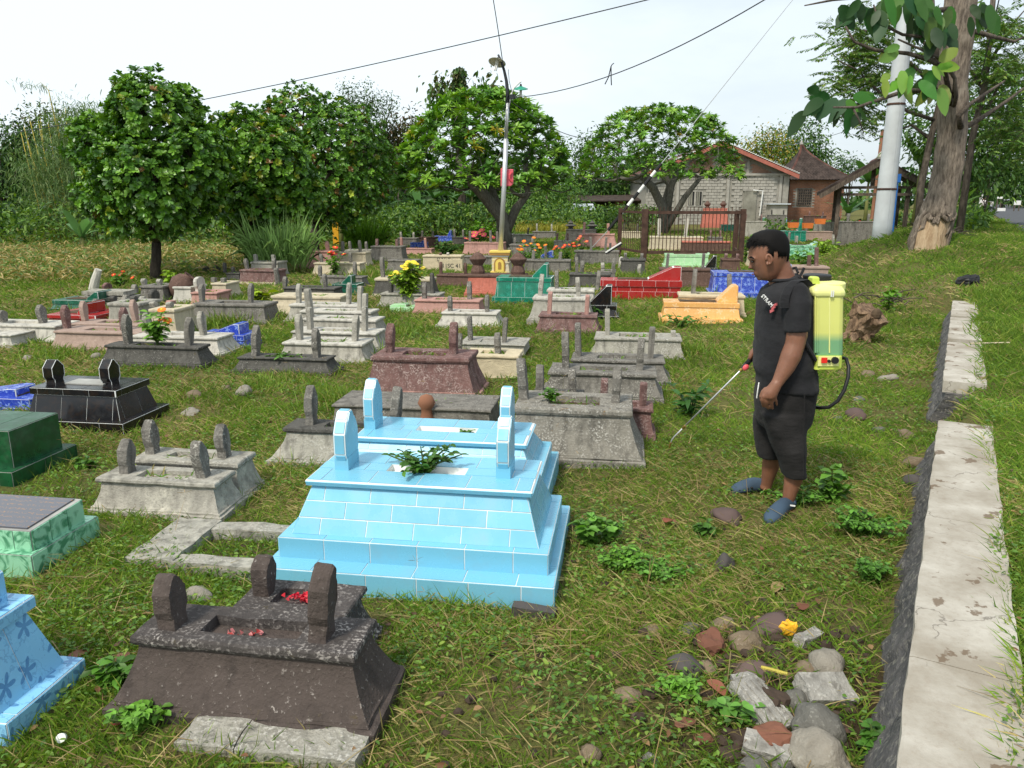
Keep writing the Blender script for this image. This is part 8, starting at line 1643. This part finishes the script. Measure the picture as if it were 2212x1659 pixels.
weed('weed', 'low weeds in front of the bottle green tomb', 190, 1010, 26, 60, .07, 40, (.08, .19, .025), group=W_, stems=6)
weed('weed', 'weeds right of the pale blue flower tomb', 245, 1480, 60, 80, .07, 90, (.08, .20, .025), group=W_, stems=8)
weed('weed', 'pea seedlings sprouting from the pit of the front sky blue tomb', 880, 1010, 66, 215, .055, 240, (.06, .15, .022), group=W_, stems=15, at=(bc1[0] - .02, bc1[1], bh1 - .03))
weed('weed', 'sprig in the pit of the rear sky blue tomb', 985, 945, 16, 60, .05, 20, (.08, .19, .025), group=W_, stems=3, at=(bc2[0] + .12, bc2[1], bh2 - .03))
weed('weed', 'ferny seedling in the lichen stained tomb', 1190, 860, 26, 56, .06, 60, (.08, .19, .025), group=W_, stems=5, at=(onY(1190, 862, 5.6)[0], 5.6, .40))
weed('weed', 'sprouts in the pit of the dark grey weedy tomb', 620, 768, 16, 90, .06, 110, (.09, .21, .025), group=W_, stems=10, at=(onY(610, 768, 8.4)[0], 8.4, .13))
weed('weed', 'leafy vine over the white mottled tomb', 1000, 700, 26, 120, .09, 110, (.09, .18, .025), group=W_, stems=9)
weed('weed', 'weeds growing over the apricot tomb front', 1470, 710, 36, 120, .09, 120, (.08, .18, .025), group=W_, stems=10)
weed('weed', 'blue flowered weed under the black wedge', 1285, 690, 34, 30, .1, 26, (.06, .16, .025), group=W_, stems=4)
# petals in the pits
def petals(label, at, n, sx_, sy_, col, sz=.018):
    t = thing('flower_petals', label, 'petals', at, YAW, 'petals strewn on graves'); m = n
    O = np.stack([rng.normal(size=m) * sx_, rng.normal(size=m) * sy_, rng.uniform(0, .012, m)], -1)
    o = leaves('petal_heap', O, rdir(m, .3), nrm(rng.normal(size=(m, 3)) * .5 + np.array([0, 0, 1])), sz * rng.uniform(.8, 1.6, m), sz * rng.uniform(.8, 1.3, m), colmix(m, col, (1,) * len(col), .2), M['leaf'], t, .1, 'obov'); o['kind'] = 'stuff'
tb = [o for o in bpy.data.objects if o.get('label', '').startswith('dark brown cement tomb nearest')][0]; t2_ = [o for o in bpy.data.objects if o.get('label', '').startswith('small dark brown tomb behind')][0]
petals('red and pink petals in the pit of the nearest brown tomb', (tb.location.x - .05, tb.location.y, tb['_h'] - .035), 20, .04, .018, [(.5, .06, .05), (.6, .22, .22)])
petals('bright red petals filling the pit of the small brown tomb', (t2_.location.x + .02, t2_.location.y, t2_['_h'] - .035), 60, .035, .018, [(.72, .03, .05), (.7, .08, .1)])
# litter: dry leaves, a wrapper, a stick, a bottle cap
for x, y, c_, lb in ((1435, 1140, (.33, .10, .05), 'reddish brown dry leaf below the man'), (1685, 1272, (.42, .30, .14), 'curled tan dry leaf'), (1730, 1332, (.25, .10, .06), 'brown leaf above the purple stone'), (1530, 1485, (.27, .10, .06), 'brown leaf in the dark hole'), (1460, 1588, (.30, .13, .08), 'pinkish dry leaf at the bottom'), (150, 1440, (.22, .09, .05), 'dry brown leaf left of the nearest brown tomb'), (270, 1425, (.20, .08, .06), 'curled dark leaf left of the nearest brown tomb'), (255, 1585, (.40, .06, .06), 'red leaf at the nearest brown tomb')):
    p = gnd(x, y); t = thing('dry_leaf', lb, 'leaf', (p[0], p[1], p[2] + .035), rnd.uniform(0, 6), 'fallen dry leaves'); big_leaf(t, (0, 0, 0), (1, .2, .15), .10, .055, .3, 'leaf', 'blade', c_)
p = gnd(1702, 1378); t = thing('wrapper', 'crumpled yellow snack wrapper among the stones', 'wrapper', (p[0], p[1], p[2] + .03)); roughen(MB().ell((0, 0, .02), (.038, .02, .036), 8, 6).build('foil', simple('wrapper_yellow', (.80, .42, .03), .35, bst=0), t), 1, .02, 30, 3)
p, e = gnd(1642, 1480), gnd(1697, 1506); t = thing('stick', 'yellow dry stalk lying on the rubble', 'stick', p); MB().tube([(0, 0, .08), tuple(e - p + np.array([0, 0, .10]))], .007, 6).build('stalk', M['bamboo'], t)
p, e = gnd(2095, 752), gnd(2180, 750); t = thing('stick', 'pale stick lying on the verge grass', 'stick', p); MB().tube([(0, 0, .05), tuple(e - p + np.array([0, 0, .05]))], .008, 6).build('stalk', M['beige'], t)
p = gnd(137, 1610); t = thing('bottle_cap', 'small white cap in the grass at lower left', 'cap', (p[0], p[1], p[2] + .03)); MB().lathe((0, 0, 0), [(.016, 0), (.016, .02), (.0, .021)], 14).build('cap', M['whitepaint'], t).rotation_euler = (.9, .4, 0)
p = gnd(2098, 556); t = thing('plastic_bag', 'dark crumpled plastic bag on the verge', 'bag', (p[0], p[1], p[2])); roughen(MB().ell((0, 0, .09), (.22, .12, .10), 10, 7).build('bag', BLK, t), 1, .05, 9, 2)
# ------------------------------------------------------------------ grass
def grass_points(n0, dmin, d0, dmax, pw_, half, rho):
    # radial density rho inside d0, falling as (d0/d)^pw_ beyond
    a = rho * half * (d0 ** 2 - dmin ** 2); e = 2 - pw_; b = 2 * rho * half * d0 ** pw_ * (dmax ** e - d0 ** e) / e
    n = int(a + b); u = rng.random(n); d = np.where(u < a / (a + b), np.sqrt(dmin ** 2 + (d0 ** 2 - dmin ** 2) * u * (a + b) / a), (d0 ** e + (np.maximum(u * (a + b) - a, 0)) / b * (dmax ** e - d0 ** e)) ** (1 / e))
    th = rng.uniform(-half, half, n); return d * np.sin(th), d * np.cos(th), d
FA = np.array(FOOT)
def free(X, Y, grow=0.0):
    k = np.ones(len(X), bool)
    for cx, cy, a, b_, yw in FA:
        near = (np.abs(X - cx) < a + b_ + .3) & (np.abs(Y - cy) < a + b_ + .3) & k
        if not near.any(): continue
        dx, dy = X[near] - cx, Y[near] - cy; c_, s_ = math.cos(yw), math.sin(yw); k[near] = ~((np.abs(dx * c_ + dy * s_) < a - grow) & (np.abs(-dx * s_ + dy * c_) < b_ - grow))
    s = (X - 0.02) * .868 - Y * .497; inwall = (Y < 12) & (s > -.10) & (s < .20 + .12 * vnoise(X, Y, .35, 4)) 
    gap = (Y < 12) & (((Y > 5.45 + .1) & (Y < 6.35)) | ((Y > 8.55) & (Y < 8.95)) | ((Y > 10.35) & (Y < 10.65)))
    k &= ~(inwall & ~gap)
    rel = np.stack([X - 16.6, Y - 25.5], -1); off = rel[:, 0] * RD[1] - rel[:, 1] * RD[0]; k &= ~((off > -.05 + .25 * rng.random(len(X))) & (off < 5.3))
    return k
X, Y, D_ = grass_points(0, 1.15, 3.4, 48, 1.78, R(46), 8200)
k = free(X, Y); 
bare = vnoise(X, Y, .55, 1) * .6 + vnoise(X, Y, .18, 2) * .4
sw = (X - 0.02) * .868 - Y * .497; verge = (sw > .3) & (Y < 14) | (X > xe(Y) + 1.0)
k &= (rng.random(len(X)) < np.where(verge, 1.0, np.clip(1.68 - bare * 1.8, .12, 1)))
rub = np.exp(-(((X - 1.15) / .42) ** 2 + ((Y - 2.55) / .55) ** 2)); k &= rng.random(len(X)) > rub * .5
bs_ = np.exp(-(((X - .55) / .55) ** 2 + ((Y - 2.35) / .75) ** 2)) + .7 * np.exp(-(((X - .1) / .25) ** 2 + ((Y - 2.5) / .4) ** 2)); k &= rng.random(len(X)) > bs_ * .45 * (bare > .45)
X, Y, D_, verge, bare = X[k], Y[k], D_[k], verge[k], bare[k]; n = len(X)
dry = vnoise(X, Y, 1.1, 5) * .55 + vnoise(X, Y, .33, 6) * .45
left = sstep(.5, -2.5, X) * .10; dry = dry + left - verge * .16
isdry = rng.random(n) < np.clip((dry - .40) * 1.6 - .16 * sstep(4, 2, D_), .04, .42)
hgt = (.032 + .065 * rng.random(n) ** 1.7) * (1 + .7 * vnoise(X, Y, .7, 7)) * (1 + .5 * sstep(4, 13, D_)) * np.where(verge, 1.12, 1.0)
wdt = np.maximum(.0060, .00105 * D_) * rng.uniform(.7, 1.3, n)
pg = np.array([(.145, .26, .036), (.215, .335, .05), (.10, .19, .03), (.29, .355, .07)]); cg = pg[rng.choice(4, n, p=[.4, .28, .2, .12])]
pd2 = np.array([(.52, .44, .21), (.44, .36, .16), (.32, .23, .11), (.46, .42, .16)]); cdry = pd2[rng.choice(4, n, p=[.35, .3, .15, .2])]
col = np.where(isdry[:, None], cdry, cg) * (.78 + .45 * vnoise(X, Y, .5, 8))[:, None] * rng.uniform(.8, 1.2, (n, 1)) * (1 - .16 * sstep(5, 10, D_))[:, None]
a = rng.uniform(0, 6.283, n); lean = np.where(isdry, rng.uniform(.6, 2.6, n), rng.uniform(.15, 1.5, n)); O = np.stack([X, Y, hz(X, Y) - .004], -1)
dirs = np.stack([np.cos(a) * lean, np.sin(a) * lean, np.ones(n)], -1)
ln_ = hgt * np.sqrt(1 + lean ** 2) ** .55
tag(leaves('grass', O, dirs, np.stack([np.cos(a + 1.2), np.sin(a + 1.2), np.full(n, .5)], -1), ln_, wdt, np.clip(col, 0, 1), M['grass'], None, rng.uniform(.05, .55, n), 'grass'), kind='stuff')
# broad leaved ground cover in patches
X, Y, D_ = grass_points(0, 1.15, 3.4, 22, 1.9, R(44), 2000); kk_ = free(X, Y, -.02); pch = vnoise(X, Y, .62, 11) * .65 + vnoise(X, Y, .2, 12) * .35
kk_ &= rng.random(len(X)) > .55 * np.exp(-(((X - 1.15) / .45) ** 2 + ((Y - 2.4) / .65) ** 2)); kk_ &= (pch > .485) | (rng.random(len(X)) < .06); X, Y, D_ = X[kk_], Y[kk_], D_[kk_]; n = len(X); a = rng.uniform(0, 6.283, n)
sz = rng.uniform(.014, .034, n) * (1 + .5 * sstep(4, 12, D_))
col = colmix(n, [(.10, .205, .03), (.16, .275, .042), (.07, .15, .027), (.21, .30, .045)], (4, 3, 2, 1), .22)
tag(leaves('ground_cover', np.stack([X, Y, hz(X, Y) + rng.uniform(.01, .06, n)], -1), np.stack([np.cos(a), np.sin(a), rng.uniform(-.1, .7, n)], -1), nrm(rng.normal(size=(n, 3)) * .4 + np.array([0, 0, 1])), sz, sz * .48, col, M['leaf'], None, .15, 'ovate'), kind='stuff')
# dead stalks and straw lying about, seed heads standing above the turf
X, Y, D_ = grass_points(0, 1.2, 3.5, 14, 1.9, R(44), 75); kk_ = free(X, Y); X, Y = X[kk_], Y[kk_]; n = len(X); a = rng.uniform(0, 6.283, n)
tag(leaves('straw', np.stack([X, Y, hz(X, Y) + rng.uniform(.015, .06, n)], -1), np.stack([np.cos(a), np.sin(a), rng.uniform(-.05, .35, n)], -1), np.tile([0, 0, 1.0], (n, 1)), rng.uniform(.08, .28, n), .0042, colmix(n, [(.36, .28, .12), (.28, .19, .08), (.22, .13, .06)], (4, 3, 1), .25), M['leaf'], None, .12, 'grass'), kind='stuff')
X, Y, D_ = grass_points(0, 1.5, 3, 9, 2.2, R(40), 7); kk_ = free(X, Y, -.05); X, Y = X[kk_], Y[kk_]; O = []; D3 = []; L3 = []
for x, y in zip(X, Y):
    h_ = rnd.uniform(.18, .34); z = H(x, y); lx_, ly_ = rnd.uniform(-.3, .3), rnd.uniform(-.3, .3); O.append((x, y, z)); D3.append((lx_, ly_, 1)); L3.append(h_)
    tx_, ty_, tz_ = x + lx_ * h_ * .92, y + ly_ * h_ * .92, z + h_ * .9
    for q in range(4): b_ = q * 1.57 + .5; O.append((tx_, ty_, tz_)); D3.append((math.cos(b_), math.sin(b_), .35)); L3.append(.045)
n = len(O); tag(leaves('seed_heads', np.array(O), np.array(D3), rdir(n, .2), np.array(L3), .0032, colmix(n, [(.34, .24, .11), (.2, .2, .06)], (3, 1), .2), M['leaf'], None, .1, 'lance'), kind='stuff')
# longer grass crowding the tomb bases, sprouting from the pits, and in rank patches
O = []; hl = []
for cx, cy, a, b_, yw in FOOT:
    if not 1.5 < cy < 30 or a < .2: continue
    c_, s_ = math.cos(yw), math.sin(yw); per = 4 * (a + b_); m_ = int(per * (95 if cy < 9 else 60 if cy < 16 else 34))
    for i in range(m_):
        u = rnd.uniform(-1, 1); sd_ = rnd.random() * (a + b_)
        x, y = (u * a, rnd.choice((-1, 1)) * (b_ + abs(rnd.gauss(0, .05)) - .02)) if sd_ < a else (rnd.choice((-1, 1)) * (a + abs(rnd.gauss(0, .05)) - .02), u * b_)
        X, Y = cx + x * c_ - y * s_, cy + x * s_ + y * c_; cl = vnoise(np.array([X]), np.array([Y]), .3, 21)[0]
        if rnd.random() > cl * 1.3: continue
        O.append((X, Y, H(X, Y))); hl.append((.06 + .20 * rnd.random() ** 2.2 * cl) * (1 + .45 * float(sstep(6, 14, cy))))
for px, py, w_, n_, h_ in ((500, 700, 60, 700, .34), (460, 668, 40, 400, .3), (560, 690, 40, 400, .32), (700, 634, 40, 400, .34), (850, 720, 70, 500, .22), (740, 870, 60, 500, .26), (1250, 640, 40, 300, .24), (1500, 760, 60, 500, .22), (600, 830, 90, 600, .18), (330, 880, 90, 500, .16), (900, 790, 60, 300, .2), (790, 600, 40, 400, .36), (1180, 555, 60, 600, .45), (1290, 560, 40, 400, .4), (1350, 600, 50, 400, .3), (130, 770, 70, 500, .2), (1900, 620, 70, 250, .16), (1800, 620, 60, 300, .18), (1700, 640, 60, 300, .18), (2140, 640, 50, 500, .26), (2170, 720, 60, 500, .2)):
    g_ = gnd(px, py); k_ = math.hypot(g_[0], g_[1]) / F
    for i in range(n_):
        X, Y = g_[0] + rnd.gauss(0, .5) * w_ * k_, g_[1] + rnd.gauss(0, .5) * w_ * k_; O.append((X, Y, H(X, Y))); hl.append(h_ * rnd.uniform(.35, 1.1))
O = np.array(O); hl = np.array(hl); n = len(O); a = rng.uniform(0, 6.283, n); le = rng.uniform(.1, .9, n)
tag(leaves('long_grass', O, np.stack([np.cos(a) * le, np.sin(a) * le, np.ones(n)], -1), rdir(n, .2), hl, np.maximum(.005, .0012 * O[:, 1]), colmix(n, [(.15, .245, .037), (.21, .31, .05), (.10, .175, .03), (.36, .30, .12)], (4, 3, 2, 1.3), .2), M['grass'], None, rng.uniform(.1, .7, n), 'grass'), kind='stuff')
O = []; 
for o in list(bpy.data.objects):
    if o.get('_h') and rnd.random() < .75 and o.location.y > 3.2:
        for i in range(rnd.randint(8, 46)):
            lx_, ly_ = rnd.uniform(-.22, .22) * o['_L'], rnd.uniform(-.22, .22) * o['_D']; O.append((o.location.x + lx_ * AX[0] + ly_ * NY[0], o.location.y + lx_ * AX[1] + ly_ * NY[1], o.location.z + o['_h'] - .05))
O = np.array(O); n = len(O); a = rng.uniform(0, 6.283, n)
tag(leaves('pit_sprouts', O, np.stack([np.cos(a), np.sin(a), rng.uniform(.5, 2, n)], -1), rdir(n, .5), rng.uniform(.06, .16, n), np.maximum(.010, .0018 * O[:, 1]), colmix(n, [(.12, .26, .035), (.18, .33, .045), (.30, .26, .1)], (4, 3, 1), .2), M['grass'], None, .4, 'lance'), kind='stuff')
# small rubble, soil crumbs and leaf litter
mb = MB(); n = 0
while n < 330:
    X, Y = (rnd.gauss(1.15, .30), rnd.gauss(2.45, .42)) if n < 230 else (rnd.uniform(-.3, 1.4), rnd.uniform(1.6, 4.2)); n += 1
    if (X - .02) * .868 - Y * .497 > -.13: continue
    r_ = rnd.uniform(.008, .028); mb.ell((X, Y, H(X, Y) + r_ * .4), (r_ * rnd.uniform(.8, 1.5), r_ * rnd.uniform(.7, 1.2), r_ * rnd.uniform(.5, .9)), 6, 4, Matrix.Rotation(rnd.uniform(0, 3), 3, 'Z'))
tag(mb.build('gravel', RK['dirt']), kind='stuff')
X, Y, D_ = grass_points(0, 1.3, 3.2, 9, 1.95, R(42), 16); kk_ = free(X, Y); X, Y = X[kk_], Y[kk_]; n = len(X)
tag(leaves('leaf_litter', np.stack([X, Y, hz(X, Y) + rng.uniform(.02, .05, n)], -1), np.stack([rng.normal(size=n), rng.normal(size=n), rng.uniform(-.1, .2, n)], -1), nrm(rng.normal(size=(n, 3)) * .35 + np.array([0, 0, 1])), rng.uniform(.025, .06, n), rng.uniform(.014, .03, n), colmix(n, [(.20, .10, .05), (.28, .17, .08), (.13, .07, .045), (.40, .24, .10)], (3, 3, 2, 1), .2), M['leaf'], None, .1, 'ovate'), kind='stuff')
